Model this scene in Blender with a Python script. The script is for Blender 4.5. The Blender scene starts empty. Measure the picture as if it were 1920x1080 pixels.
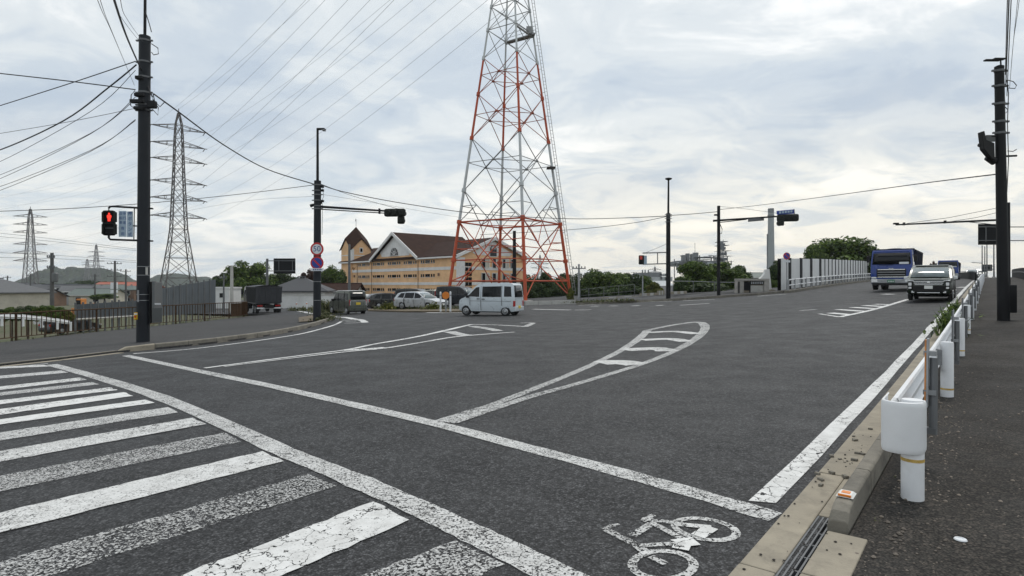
import bpy, bmesh, math, random
from mathutils import Vector, Matrix
from math import sin, cos, pi, tan, atan2, exp, log, sqrt
R = math.radians
random.seed(11)
S = bpy.context.scene
COL = S.collection

# ---------------------------------------------------------------- camera
F, CX, HY, CH = 1100.0, 960.0, 533.0, 1.6       # focal length in photo pixels, centre column, horizon row, eye height
cam = bpy.data.cameras.new('camera')
cam.sensor_width = 36.0
cam.lens = F / 1920 * 36
cam.shift_y = -(540 - HY) / 1920
cam.clip_start, cam.clip_end = 0.05, 20000
camo = bpy.data.objects.new('camera', cam); COL.objects.link(camo)
camo.location = (0, 0, CH); camo.rotation_euler = (R(90), 0, 0)
S.camera = camo

# ---------------------------------------------------------------- sky: bright overcast with broken layers
SUN_AZ, SUN_EL = 40.0, 62.0                      # azimuth clockwise from +Y
W = bpy.data.worlds.new('World'); S.world = W; W.use_nodes = True
nt = W.node_tree; nt.nodes.clear()
def wn(t, **k):
    n = nt.nodes.new(t)
    for a, b in k.items(): setattr(n, a, b)
    return n
def wm(op, a, b=None, c=None):
    n = wn('ShaderNodeMath', operation=op)
    for i, v in enumerate((a, b, c)):
        if v is None: continue
        if isinstance(v, (int, float)): n.inputs[i].default_value = v
        else: nt.links.new(v, n.inputs[i])
    return n.outputs[0]
sky = wn('ShaderNodeTexSky', sky_type='NISHITA', sun_disc=False)
sky.sun_elevation = R(SUN_EL); sky.sun_rotation = R(SUN_AZ)
sky.air_density = 1.3; sky.dust_density = 3.0
tc = wn('ShaderNodeTexCoord')
sep = wn('ShaderNodeSeparateXYZ'); nt.links.new(tc.outputs['Generated'], sep.inputs[0])
zz = wm('MAXIMUM', sep.outputs[2], 0.0)
den = wm('ADD', zz, 0.22)
cmb = wn('ShaderNodeCombineXYZ')
nt.links.new(wm('DIVIDE', sep.outputs[0], den), cmb.inputs[0])
nt.links.new(wm('DIVIDE', sep.outputs[1], den), cmb.inputs[1])
mp = wn('ShaderNodeMapping'); mp.inputs['Rotation'].default_value = (0, 0, R(-28)); mp.inputs['Scale'].default_value = (1.15, 1.45, 1)
mp.inputs['Location'].default_value = (3.1, 1.7, 0)
nt.links.new(cmb.outputs[0], mp.inputs[0])
def wnoise(sc, det, rough, dist, loc=0):
    n = wn('ShaderNodeTexNoise'); n.inputs['Scale'].default_value = sc; n.inputs['Detail'].default_value = det
    n.inputs['Roughness'].default_value = rough; n.inputs['Distortion'].default_value = dist
    nt.links.new(mp.outputs[0], n.inputs['Vector']); return n.outputs[0]
def wramp(fac, *stops):
    r = wn('ShaderNodeValToRGB'); nt.links.new(fac, r.inputs[0])
    el = r.color_ramp.elements
    while len(el) < len(stops): el.new(0.5)
    for e, (p, c) in zip(el, stops): e.position = p; e.color = (*c, 1) if len(c) == 3 else c
    r.color_ramp.interpolation = 'EASE'
    return r.outputs[0]
def wmix(fac, a, b):
    m = wn('ShaderNodeMix', data_type='RGBA')
    for sck, v in ((m.inputs[0], fac), (m.inputs[6], a), (m.inputs[7], b)):
        if isinstance(v, (int, float)): sck.default_value = v
        elif isinstance(v, tuple): sck.default_value = v
        else: nt.links.new(v, sck)
    return m.outputs[2]
big = wnoise(0.75, 7, 0.55, 0.5)
mid = wnoise(2.6, 8, 0.6, 0.6)
comb = wm('ADD', wm('MULTIPLY', big, 0.68), wm('MULTIPLY', mid, 0.32))
cl = wramp(comb, (0.37, (4.7, 5.5, 6.5)), (0.45, (5.8, 6.5, 7.2)), (0.52, (7.1, 7.6, 7.9)), (0.60, (9.7, 9.8, 9.7)))
# thin veil near the horizon, a little warmer
hz = wramp(zz, (0.0, (1, 1, 1)), (0.34, (0, 0, 0)))
glow = wramp(wm('ADD', wm('MULTIPLY', sep.outputs[0], 0.42), wm('MULTIPLY', sep.outputs[1], 0.91)), (0.80, (0, 0, 0)), (1.0, (1, 1, 1)))
hzcol0 = wramp(mid, (0.38, (7.0, 7.6, 7.9)), (0.60, (9.4, 9.3, 8.7)))
hzwarm = wramp(mid, (0.36, (7.4, 7.5, 7.2)), (0.56, (11.2, 10.3, 8.5)))
hzcol = wmix(glow, hzcol0, hzwarm)
cl2 = wmix(wm('MULTIPLY', hz, 0.75), cl, hzcol)
tot = wmix(0.93, sky.outputs[0], cl2)
bg = wn('ShaderNodeBackground'); bg.inputs['Strength'].default_value = 0.112
nt.links.new(tot, bg.inputs[0])
wo = wn('ShaderNodeOutputWorld'); nt.links.new(bg.outputs[0], wo.inputs[0])

sl = bpy.data.lights.new('sun', 'SUN'); sl.energy = 1.4; sl.angle = R(14); sl.color = (1.0, 0.95, 0.88)
slo = bpy.data.objects.new('sun', sl); COL.objects.link(slo)
slo.rotation_euler = (R(90 - SUN_EL), 0, R(180 - SUN_AZ)); slo.location = (0, 0, 60)

S.view_settings.view_transform = 'Standard'; S.view_settings.look = 'None'
S.view_settings.exposure = 0.0; S.view_settings.gamma = 1.0; S.view_settings.use_curve_mapping = False
S.render.engine = 'CYCLES'
S.cycles.use_denoising = True
S.cycles.denoising_prefilter = 'ACCURATE'
S.cycles.max_bounces = 6; S.cycles.transparent_max_bounces = 12; S.cycles.volume_bounces = 0
S.cycles.use_adaptive_sampling = True; S.cycles.adaptive_threshold = 0.006
S.cycles.sample_clamp_indirect = 6.0

# ---------------------------------------------------------------- materials
def nodes_of(m):
    m.use_nodes = True
    return m.node_tree, m.node_tree.nodes['Principled BSDF']
def L(nt, a, b): nt.links.new(a, b)
def N(nt, t, **k):
    n = nt.nodes.new(t)
    for a, b in k.items():
        if hasattr(n, a): setattr(n, a, b)
        else: n.inputs[a].default_value = b
    return n
def ramp(nt, fac, stops, interp='LINEAR'):
    r = nt.nodes.new('ShaderNodeValToRGB'); L(nt, fac, r.inputs[0])
    el = r.color_ramp.elements
    while len(el) < len(stops): el.new(0.5)
    for e, (p, c) in zip(el, stops):
        e.position = p; e.color = (c, c, c, 1) if isinstance(c, (int, float)) else (*c, 1)
    r.color_ramp.interpolation = interp
    return r.outputs[0]
def mix(nt, fac, a, b, mode='MIX'):
    m = nt.nodes.new('ShaderNodeMix'); m.data_type = 'RGBA'; m.blend_type = mode
    for sck, v in ((m.inputs[0], fac), (m.inputs[6], a), (m.inputs[7], b)):
        if isinstance(v, (int, float)): sck.default_value = v
        elif isinstance(v, tuple): sck.default_value = (*v, 1) if len(v) == 3 else v
        else: L(nt, v, sck)
    return m.outputs[2]
def mth(nt, op, a, b=None, c=None, clamp=False):
    n = nt.nodes.new('ShaderNodeMath'); n.operation = op; n.use_clamp = clamp
    for i, v in enumerate((a, b, c)):
        if v is None: continue
        if isinstance(v, (int, float)): n.inputs[i].default_value = v
        else: L(nt, v, n.inputs[i])
    return n.outputs[0]
def noise(nt, vec, scale, detail=4, rough=0.55, dist=0):
    n = N(nt, 'ShaderNodeTexNoise'); n.inputs['Scale'].default_value = scale; n.inputs['Detail'].default_value = detail
    n.inputs['Roughness'].default_value = rough; n.inputs['Distortion'].default_value = dist
    L(nt, vec, n.inputs['Vector']); return n.outputs[0]
def wpos(nt): return N(nt, 'ShaderNodeNewGeometry').outputs['Position']
def bump(nt, b, h, strength=0.3, dist=0.01):
    n = N(nt, 'ShaderNodeBump'); n.inputs['Strength'].default_value = strength; n.inputs['Distance'].default_value = dist
    L(nt, h, n.inputs['Height']); L(nt, n.outputs[0], b.inputs['Normal'])
def mat(name, col, rough=0.55, metal=0.0, var=0.18, scale=2.5, bumps=0.0, bscale=30, spec=0.5, coat=0.0, dirt=0.0, dirtcol=(0.12, 0.09, 0.06)):
    """plain weathered surface: colour varied by two noise scales, optional grime and relief"""
    m = bpy.data.materials.new(name); nt, b = nodes_of(m)
    p = N(nt, 'ShaderNodeTexCoord').outputs['Object']
    n1 = noise(nt, p, scale, 5, 0.6)
    lo = tuple(c * (1 - var) for c in col); hi = tuple(min(1, c * (1 + var)) for c in col)
    c = ramp(nt, n1, [(0.3, lo), (0.7, hi)])
    if dirt > 0:
        n2 = noise(nt, p, scale * 2.3, 6, 0.7, 0.4)
        f = ramp(nt, n2, [(0.5, 0.0), (0.75, dirt)])
        c = mix(nt, f, c, dirtcol)
    L(nt, c, b.inputs['Base Color'])
    rr = ramp(nt, n1, [(0.3, max(0.02, rough - 0.08)), (0.7, min(1, rough + 0.08))])
    L(nt, rr, b.inputs['Roughness'])
    b.inputs['Metallic'].default_value = metal
    b.inputs['Specular IOR Level'].default_value = spec
    b.inputs['Coat Weight'].default_value = coat
    b.inputs['Coat Roughness'].default_value = 0.06
    if bumps > 0:
        bump(nt, b, noise(nt, p, bscale, 4, 0.6), bumps, 0.01)
    return m
def emat(name, col, strength):
    m = bpy.data.materials.new(name); nt, b = nodes_of(m)
    b.inputs['Base Color'].default_value = (*col, 1)
    b.inputs['Emission Color'].default_value = (*col, 1); b.inputs['Emission Strength'].default_value = strength
    return m

MT = {}
# coarse drainage asphalt
def asphalt(name, base, contrast, warm=0.0, patch=0.25, sheen=0.62, spec=0.3):
    m = bpy.data.materials.new(name); nt, b = nodes_of(m)
    p = wpos(nt)
    v = N(nt, 'ShaderNodeTexVoronoi'); v.inputs['Scale'].default_value = 70; L(nt, p, v.inputs['Vector'])
    v2 = N(nt, 'ShaderNodeTexVoronoi'); v2.inputs['Scale'].default_value = 32; L(nt, p, v2.inputs['Vector'])
    sepc = N(nt, 'ShaderNodeSeparateColor'); L(nt, v.outputs['Color'], sepc.inputs[0])
    sepc2 = N(nt, 'ShaderNodeSeparateColor'); L(nt, v2.outputs['Color'], sepc2.inputs[0])
    g = mth(nt, 'ADD', mth(nt, 'MULTIPLY', sepc.outputs[0], 0.58), mth(nt, 'MULTIPLY', sepc2.outputs[1], 0.42))
    gaps = ramp(nt, v.outputs['Distance'], [(0.35, 1.0), (0.75, 0.25)])
    lo, hi = max(0.006, base * (1 - contrast)), base * (1 + 1.7 * contrast)
    c = ramp(nt, g, [(0.12, (lo*(1+warm), lo * 1.02, lo * (1.10-warm))), (0.55, (base*(1+warm*.6), base * 1.02, base * (1.07-warm))), (0.92, (hi * (1 + warm), hi*1.01, hi * (1.04 - warm)))])
    c = mix(nt, 1.0, c, gaps, 'MULTIPLY')
    big = noise(nt, p, 0.16, 4, 0.6, 0.6)
    c = mix(nt, 1.0, c, ramp(nt, big, [(0.3, 1 - patch), (0.7, 1 + patch)]), 'MULTIPLY')
    med = noise(nt, p, 1.3, 5, 0.65)
    c = mix(nt, 1.0, c, ramp(nt, med, [(0.3, 0.93), (0.72, 1.07)]), 'MULTIPLY')
    # tyre-polished streaks along the bridge road
    mpn = N(nt, 'ShaderNodeMapping'); mpn.inputs['Rotation'].default_value = (0, 0, -R(50.9)); mpn.inputs['Scale'].default_value = (0.035, 0.75, 1); L(nt, p, mpn.inputs[0])
    stn = noise(nt, mpn.outputs[0], 1.0, 4, 0.55, 0.3)
    c = mix(nt, 1.0, c, ramp(nt, stn, [(0.32, 0.94), (0.68, 1.07)]), 'MULTIPLY')
    L(nt, c, b.inputs['Base Color'])
    L(nt, ramp(nt, med, [(0.3, sheen - 0.1), (0.7, sheen + 0.12)]), b.inputs['Roughness'])
    b.inputs['Specular IOR Level'].default_value = spec
    hgt = mth(nt, 'ADD', mth(nt, 'MULTIPLY', v.outputs['Distance'], -0.6), mth(nt, 'MULTIPLY', sepc.outputs[1], 0.5))
    bump(nt, b, hgt, 0.55, 0.008)
    return m
MT['asphalt'] = asphalt('coarse_asphalt', 0.038, 1.15, 0.0, 0.10, 0.68, 0.36)
MT['lot'] = asphalt('lot_asphalt', 0.10, 0.4, 0.03)
MT['walk_dark'] = asphalt('sidewalk_brown_asphalt', 0.042, 0.5, 0.20, 0.35, 0.85)
MT['walk_grey'] = asphalt('sidewalk_grey_asphalt', 0.072, 0.35, 0.05, 0.12, 0.85)

def paint(name, col=(0.80, 0.80, 0.78)):
    """thermoplastic road paint worn through to the asphalt; obj['wear'] sets how far"""
    m = bpy.data.materials.new(name); nt, b = nodes_of(m)
    p = wpos(nt)
    at = N(nt, 'ShaderNodeAttribute', attribute_type='OBJECT', attribute_name='wear')
    w = at.outputs['Fac']
    v = N(nt, 'ShaderNodeTexVoronoi'); v.inputs['Scale'].default_value = 80; L(nt, p, v.inputs['Vector'])
    sc = N(nt, 'ShaderNodeSeparateColor'); L(nt, v.outputs['Color'], sc.inputs[0])
    med = noise(nt, p, 2.2, 5, 0.6, 0.5)
    fine = noise(nt, p, 75, 3, 0.75)
    cov = mth(nt, 'ADD', mth(nt, 'MULTIPLY', sc.outputs[0], 0.48), mth(nt, 'ADD', mth(nt, 'MULTIPLY', med, 0.34), mth(nt, 'MULTIPLY', fine, 0.66)))
    thr = mth(nt, 'ADD', mth(nt, 'MULTIPLY', w, 0.62), 0.26)
    a = mth(nt, 'MULTIPLY', mth(nt, 'SUBTRACT', cov, thr), 6.0, clamp=True)
    # shrinkage cracks
    ve = N(nt, 'ShaderNodeTexVoronoi', feature='DISTANCE_TO_EDGE'); ve.inputs['Scale'].default_value = 6.5
    wob = N(nt, 'ShaderNodeTexNoise'); wob.inputs['Scale'].default_value = 14; wob.inputs['Detail'].default_value = 4; L(nt, p, wob.inputs['Vector'])
    vm = N(nt, 'ShaderNodeVectorMath', operation='MULTIPLY_ADD'); L(nt, wob.outputs['Color'], vm.inputs[0]); vm.inputs[1].default_value = (0.16, 0.16, 0.16); L(nt, p, vm.inputs[2])
    L(nt, vm.outputs[0], ve.inputs['Vector'])
    crw = mth(nt, 'MULTIPLY', ramp(nt, noise(nt, p, 0.9, 3), [(0.42, 0.0), (0.62, 1.0)]), 0.035)
    crack = mth(nt, 'GREATER_THAN', ve.outputs['Distance'], crw)
    a = mth(nt, 'MULTIPLY', a, crack)
    a = mth(nt, 'MULTIPLY', a, mth(nt, 'SUBTRACT', 0.97, mth(nt, 'MULTIPLY', w, 0.38)))
    c = mix(nt, ramp(nt, noise(nt, p, 7, 6, 0.7), [(0.4, 0.0), (0.75, 0.55)]), col, (0.36, 0.35, 0.33))
    c = mix(nt, mth(nt, 'MULTIPLY', w, ramp(nt, fine, [(0.35, 0.75), (0.6, 0.0)])), c, (0.2, 0.2, 0.2))
    L(nt, c, b.inputs['Base Color']); b.inputs['Roughness'].default_value = 0.65
    L(nt, a, b.inputs['Alpha'])
    return m
MT['paint'] = paint('road_paint')
MT['concrete'] = mat('weathered_concrete', (0.30, 0.265, 0.205), 0.85, var=0.22, scale=3, bumps=0.35, bscale=60, dirt=0.45, dirtcol=(0.10, 0.09, 0.075))
MT['kerb'] = mat('kerb_concrete', (0.19, 0.175, 0.145), 0.88, var=0.3, scale=2.2, bumps=0.4, bscale=50, dirt=0.75, dirtcol=(0.06, 0.055, 0.045))
MT['concrete_light'] = mat('light_concrete', (0.46, 0.45, 0.42), 0.85, var=0.12, scale=1.2, bumps=0.2, bscale=30, dirt=0.35)
MT['black_pole'] = mat('dark_brown_pole_paint', (0.010, 0.0105, 0.012), 0.6, var=0.3, scale=1.2, spec=0.25, dirt=0.2, dirtcol=(0.03, 0.03, 0.03))
MT['pole_slate'] = mat('slate_pole_paint', (0.018, 0.021, 0.026), 0.6, var=0.25, scale=1.0, spec=0.25, dirt=0.25, dirtcol=(0.04, 0.04, 0.04))
MT['dark_metal'] = mat('dark_metal', (0.014, 0.015, 0.014), 0.6, var=0.2, spec=0.25)
MT['cable'] = mat('cable_sheath', (0.018, 0.018, 0.02), 0.6, var=0.1)
MT['conductor'] = mat('aluminium_conductor', (0.20, 0.21, 0.22), 0.5, 0.3, var=0.1)
MT['galv'] = mat('galvanised_steel', (0.33, 0.34, 0.35), 0.5, 0.55, var=0.2, scale=4, dirt=0.25)
MT['galv_dark'] = mat('aged_galvanised_steel', (0.14, 0.145, 0.15), 0.6, 0.3, var=0.2, scale=2)
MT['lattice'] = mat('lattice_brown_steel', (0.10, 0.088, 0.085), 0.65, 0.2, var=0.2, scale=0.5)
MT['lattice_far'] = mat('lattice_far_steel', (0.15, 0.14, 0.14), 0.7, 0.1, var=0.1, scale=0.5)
MT['red_tower'] = mat('tower_international_orange', (0.47, 0.070, 0.018), 0.5, var=0.15, scale=0.6, dirt=0.3, dirtcol=(0.22, 0.06, 0.03))
MT['white_tower'] = mat('tower_white_paint', (0.52, 0.54, 0.54), 0.5, var=0.1, scale=0.6, dirt=0.3, dirtcol=(0.25, 0.24, 0.23))
MT['grey_tower'] = mat('tower_grey_galvanised', (0.25, 0.25, 0.25), 0.55, 0.3, var=0.15, scale=0.8)
MT['rust_red'] = mat('tower_red_aged', (0.33, 0.085, 0.045), 0.6, var=0.25, scale=0.8, dirt=0.3, dirtcol=(0.16, 0.10, 0.08))
MT['guard_white'] = mat('guardrail_white_powder_coat', (0.74, 0.75, 0.76), 0.42, var=0.05, scale=3, dirt=0.16, dirtcol=(0.40, 0.38, 0.34))
MT['plastic_white'] = mat('white_moulded_plastic', (0.78, 0.79, 0.80), 0.45, var=0.04, bumps=0.03, bscale=150, dirt=0.08, dirtcol=(0.5, 0.48, 0.45))
MT['yellow_tape'] = mat('faded_yellow_tape', (0.55, 0.36, 0.08), 0.6, var=0.25, scale=20, dirt=0.5, dirtcol=(0.6, 0.55, 0.4))
MT['orange'] = mat('orange_reflector', (0.75, 0.22, 0.02), 0.35, var=0.1)
MT['orange_old'] = mat('faded_orange_board', (0.62, 0.24, 0.06), 0.55, var=0.25, scale=8, dirt=0.3)
MT['rusty'] = mat('rusty_brown_rail', (0.060, 0.036, 0.020), 0.85, spec=0.2, var=0.35, scale=6, bumps=0.3, bscale=40, dirt=0.6, dirtcol=(0.16, 0.07, 0.028))
MT['rubber'] = mat('tyre_rubber', (0.016, 0.016, 0.017), 0.85, var=0.2)
MT['black_plastic'] = mat('black_plastic', (0.008, 0.008, 0.009), 0.5, var=0.15, spec=0.3)
MT['void'] = mat('dark_interior', (0.006, 0.006, 0.007), 0.9, var=0.1)
MT['chrome'] = mat('chrome', (0.62, 0.63, 0.64), 0.18, 0.95, var=0.05)
MT['rim'] = mat('alloy_rim', (0.42, 0.43, 0.44), 0.35, 0.7, var=0.1)
MT['lamp_glass'] = mat('headlamp_lens', (0.62, 0.63, 0.64), 0.08, 0.25, var=0.15, scale=9, coat=0.8)
MT['tail_red'] = mat('tail_lamp_red', (0.36, 0.012, 0.012), 0.15, var=0.1, coat=0.6)
MT['plate_white'] = mat('plate_white', (0.72, 0.73, 0.70), 0.5, var=0.04)
MT['plate_yellow'] = mat('plate_yellow', (0.72, 0.52, 0.05), 0.5, var=0.05)
MT['plate_green'] = mat('plate_green', (0.03, 0.16, 0.09), 0.5, var=0.05)
MT['blue_sign'] = mat('sign_blue', (0.015, 0.05, 0.30), 0.45, var=0.1)
MT['blue_text'] = mat('sign_navy_lettering', (0.02, 0.07, 0.24), 0.5, var=0.08)
MT['red_sign'] = mat('sign_red', (0.50, 0.02, 0.025), 0.45, var=0.1)
MT['white_sign'] = mat('sign_white', (0.70, 0.72, 0.74), 0.5, var=0.05)
MT['pale_sign'] = mat('sign_pale_blue', (0.36, 0.46, 0.55), 0.5, var=0.06)
MT['sign_back'] = mat('sign_back_dark', (0.013, 0.014, 0.016), 0.7, var=0.2, spec=0.2)
MT['signal_body'] = mat('signal_dark_brown', (0.015, 0.017, 0.014), 0.6, var=0.15, spec=0.25)
MT['yellow'] = mat('button_box_yellow', (0.72, 0.42, 0.02), 0.45, var=0.08)
MT['box_grey'] = mat('control_box_grey', (0.115, 0.122, 0.125), 0.5, var=0.08, dirt=0.2)
MT['box_grey_dark'] = mat('control_box_grey_dark', (0.075, 0.08, 0.08), 0.5, var=0.08)
MT['red_led'] = emat('red_man_light', (1.0, 0.035, 0.02), 1.6)
MT['dim_red'] = emat('dim_red_light', (0.35, 0.03, 0.02), 0.25)
MT['white_wall'] = mat('white_render', (0.66, 0.66, 0.64), 0.75, var=0.08, scale=0.6, dirt=0.25, dirtcol=(0.42, 0.41, 0.38))
MT['cream_wall'] = mat('cream_render', (0.52, 0.48, 0.40), 0.8, var=0.1, scale=0.6, dirt=0.3)
MT['grey_wall'] = mat('grey_render', (0.36, 0.36, 0.36), 0.8, var=0.12, scale=0.6, dirt=0.3)
MT['brown_wall'] = mat('brown_cladding', (0.19, 0.115, 0.075), 0.8, var=0.2, scale=1)
MT['roof_grey'] = mat('grey_roof_tiles', (0.105, 0.108, 0.112), 0.7, var=0.2, scale=2, bumps=0.4, bscale=8)
MT['roof_dark'] = mat('dark_roof_tiles', (0.045, 0.047, 0.052), 0.6, var=0.2, scale=2, bumps=0.4, bscale=8)
MT['roof_green'] = mat('green_grey_roof', (0.13, 0.155, 0.14), 0.7, var=0.15, scale=1)
MT['window_dark'] = mat('window_glass_dark', (0.012, 0.013, 0.016), 0.12, var=0.3, scale=0.8, spec=0.3)
MT['glass_car'] = mat('car_glass_dark', (0.006, 0.007, 0.008), 0.08, var=0.3, scale=1.5, spec=0.35)
MT['glass_front'] = mat('car_windscreen', (0.13, 0.16, 0.16), 0.06, var=0.45, scale=1.8, spec=0.8, coat=0.3)
MT['soil'] = mat('dry_soil', (0.13, 0.10, 0.065), 0.95, var=0.3, scale=1.0, bumps=0.5, bscale=12, dirt=0.5, dirtcol=(0.07, 0.075, 0.03))
MT['barrier'] = mat('white_steel_sheet', (0.62, 0.63, 0.63), 0.5, var=0.06, scale=1.0, dirt=0.2, dirtcol=(0.42, 0.41, 0.39))
MT['grey_sheet'] = mat('grey_sheet_fence', (0.12, 0.135, 0.15), 0.6, var=0.12, scale=1.0, dirt=0.15)
MT['plant_grey'] = mat('plant_grey_steel', (0.17, 0.18, 0.19), 0.7, var=0.3, scale=0.3)
MT['plant_light'] = mat('plant_pale_steel', (0.42, 0.44, 0.45), 0.7, var=0.2, scale=0.3)
MT['chimney'] = mat('chimney_concrete', (0.30, 0.32, 0.33), 0.85, var=0.08, scale=0.06)
MT['stone'] = mat('monument_stone', (0.36, 0.34, 0.31), 0.8, var=0.2, scale=3, bumps=0.3)
MT['bark'] = mat('bark', (0.075, 0.055, 0.04), 0.95, var=0.3, scale=5, bumps=0.6, bscale=14)
MT['pebble'] = mat('pebble', (0.20, 0.17, 0.14), 0.9, var=0.45, scale=1.0)
MT['crumb'] = mat('dark_crumbs', (0.035, 0.03, 0.026), 0.95, var=0.3)

def leafmat(name, a, b2, c3):
    m = bpy.data.materials.new(name); nt, b = nodes_of(m)
    rp = N(nt, 'ShaderNodeNewGeometry').outputs['Random Per Island']
    c = ramp(nt, rp, [(0.0, a), (0.55, b2), (1.0, c3)])
    big = noise(nt, N(nt, 'ShaderNodeTexCoord').outputs['Object'], 0.6, 3)
    c = mix(nt, 1.0, c, ramp(nt, big, [(0.3, 0.65), (0.7, 1.3)]), 'MULTIPLY')
    L(nt, c, b.inputs['Base Color']); b.inputs['Roughness'].default_value = 0.6
    b.inputs['Specular IOR Level'].default_value = 0.3
    tr = N(nt, 'ShaderNodeBsdfTranslucent'); L(nt, c, tr.inputs[0])
    ms = N(nt, 'ShaderNodeMixShader'); ms.inputs[0].default_value = 0.22
    out = nt.nodes['Material Output']
    L(nt, b.outputs[0], ms.inputs[1]); L(nt, tr.outputs[0], ms.inputs[2]); L(nt, ms.outputs[0], out.inputs[0])
    return m
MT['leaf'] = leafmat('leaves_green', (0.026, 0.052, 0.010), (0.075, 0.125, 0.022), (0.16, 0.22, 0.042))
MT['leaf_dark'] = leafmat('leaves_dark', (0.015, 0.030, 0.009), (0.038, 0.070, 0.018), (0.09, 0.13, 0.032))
MT['leaf_yellow'] = leafmat('leaves_yellow_green', (0.05, 0.07, 0.012), (0.11, 0.125, 0.022), (0.20, 0.19, 0.04))
MT['leaf_red'] = leafmat('leaves_copper', (0.03, 0.018, 0.014), (0.06, 0.028, 0.02), (0.09, 0.045, 0.03))
MT['weed'] = leafmat('weed_leaves', (0.04, 0.055, 0.018), (0.085, 0.10, 0.035), (0.17, 0.155, 0.07))

def carpaint(name, col, metal=0.35, rough=0.28):
    m = bpy.data.materials.new(name); nt, b = nodes_of(m)
    p = N(nt, 'ShaderNodeTexCoord').outputs['Object']
    z = N(nt, 'ShaderNodeSeparateXYZ'); L(nt, p, z.inputs[0])
    n = noise(nt, p, 3, 5, 0.6)
    dust = mth(nt, 'MULTIPLY', ramp(nt, z.outputs[2], [(0.15, 0.22), (0.7, 0.0)]), ramp(nt, n, [(0.3, 0.7), (0.7, 1.0)]))
    c = mix(nt, dust, col, (0.15, 0.13, 0.11))
    L(nt, c, b.inputs['Base Color']); b.inputs['Metallic'].default_value = metal
    L(nt, ramp(nt, n, [(0.3, rough - 0.05), (0.7, rough + 0.1)]), b.inputs['Roughness'])
    b.inputs['Coat Weight'].default_value = 0.35; b.inputs['Coat Roughness'].default_value = 0.08
    return m
# ---------------------------------------------------------------- mesh helpers
class MB:
    """collects faces; build() links them as ONE mesh object"""
    def __init__(s): s.v = []; s.f = []
    def add(s, vs, fs):
        o = len(s.v); s.v += [tuple(v) for v in vs]; s.f += [tuple(i + o for i in f) for f in fs]; return s
    def box(s, c, d, rz=0.0):
        x, y, z = (k / 2 for k in d); ca, sa = cos(rz), sin(rz); vs = []
        for a, b, e in ((-x,-y,-z),(x,-y,-z),(x,y,-z),(-x,y,-z),(-x,-y,z),(x,-y,z),(x,y,z),(-x,y,z)):
            vs.append((c[0] + a*ca - b*sa, c[1] + a*sa + b*ca, c[2] + e))
        return s.add(vs, [(3,2,1,0),(4,5,6,7),(0,1,5,4),(1,2,6,5),(2,3,7,6),(3,0,4,7)])
    def bb(s, a, b):
        return s.box([(a[i]+b[i])/2 for i in range(3)], [abs(b[i]-a[i]) for i in range(3)])
    def tube(s, p0, p1, r0, r1=None, n=8, cap=True):
        r1 = r0 if r1 is None else r1
        p0, p1 = Vector(p0), Vector(p1); d = (p1 - p0).normalized()
        up = Vector((0,0,1)) if abs(d.z) < 0.95 else Vector((1,0,0))
        a = d.cross(up).normalized(); b = d.cross(a)
        vs = [p + (a*cos(2*pi*k/n) + b*sin(2*pi*k/n)) * r for p, r in ((p0,r0),(p1,r1)) for k in range(n)]
        fs = [(k, n+k, n+(k+1)%n, (k+1)%n) for k in range(n)]
        if cap: fs += [tuple(range(n)), tuple(range(2*n-1, n-1, -1))]
        return s.add(vs, fs)
    def path(s, pts, r, n=6):
        pts = [Vector(p) for p in pts]; vs = []; fs = []
        for i, p in enumerate(pts):
            d = (pts[min(i+1, len(pts)-1)] - pts[max(i-1, 0)]).normalized()
            up = Vector((0,0,1)) if abs(d.z) < 0.95 else Vector((1,0,0))
            a = d.cross(up).normalized(); b = d.cross(a)
            rr = r[i] if isinstance(r, (list, tuple)) else r
            vs += [p + (a*cos(2*pi*k/n) + b*sin(2*pi*k/n)) * rr for k in range(n)]
        for i in range(len(pts)-1):
            fs += [(i*n+k, (i+1)*n+k, (i+1)*n+(k+1)%n, i*n+(k+1)%n) for k in range(n)]
        fs += [tuple(range(n)), tuple(range(len(vs)-1, len(vs)-n-1, -1))]
        return s.add(vs, fs)
    def lathe(s, prof, c=(0,0,0), n=16, axis='z'):
        vs = []
        for r, h in prof:
            for k in range(n):
                a = 2*pi*k/n; q = (r*cos(a), r*sin(a), h)
                if axis == 'y': q = (q[0], q[2], q[1])
                if axis == 'x': q = (q[2], q[0], q[1])
                vs.append((c[0]+q[0], c[1]+q[1], c[2]+q[2]))
        fs = []
        for i in range(len(prof)-1):
            fs += [(i*n+k, i*n+(k+1)%n, (i+1)*n+(k+1)%n, (i+1)*n+k) for k in range(n)]
        fs += [tuple(range(n-1,-1,-1)), tuple(range((len(prof)-1)*n, len(prof)*n))]
        return s.add(vs, fs)
    def prism(s, poly, off):
        n = len(poly); o = Vector(off)
        vs = [Vector(p) for p in poly] + [Vector(p)+o for p in poly]
        return s.add(vs, [tuple(range(n-1,-1,-1)), tuple(range(n,2*n))] + [(k,(k+1)%n,n+(k+1)%n,n+k) for k in range(n)])
    def build(s, name, m, parent=None, smooth=False, bevel=0.0, world=False, rel=None):
        off = Vector((0,0,0)); q = parent if world else None
        while q is not None: off = off + q.location; q = q.parent
        me = bpy.data.meshes.new(name); me.from_pydata([Vector(v)-off for v in s.v], [], s.f)
        me.materials.append(MT[m] if isinstance(m, str) else m)
        if smooth: me.polygons.foreach_set('use_smooth', [True]*len(me.polygons))
        me.validate(); me.update()
        return link(name, me, parent, bevel, smooth)
def link(name, me, parent=None, bevel=0.0, smooth=False):
    o = bpy.data.objects.new(name, me); COL.objects.link(o)
    if parent is not None: o.parent = parent
    if bevel > 0:
        b = o.modifiers.new('bevel', 'BEVEL'); b.width = bevel; b.segments = 2; b.limit_method = 'ANGLE'; b.angle_limit = R(35)
    if smooth:
        me.set_sharp_from_angle(angle=R(38))
    return o
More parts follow.
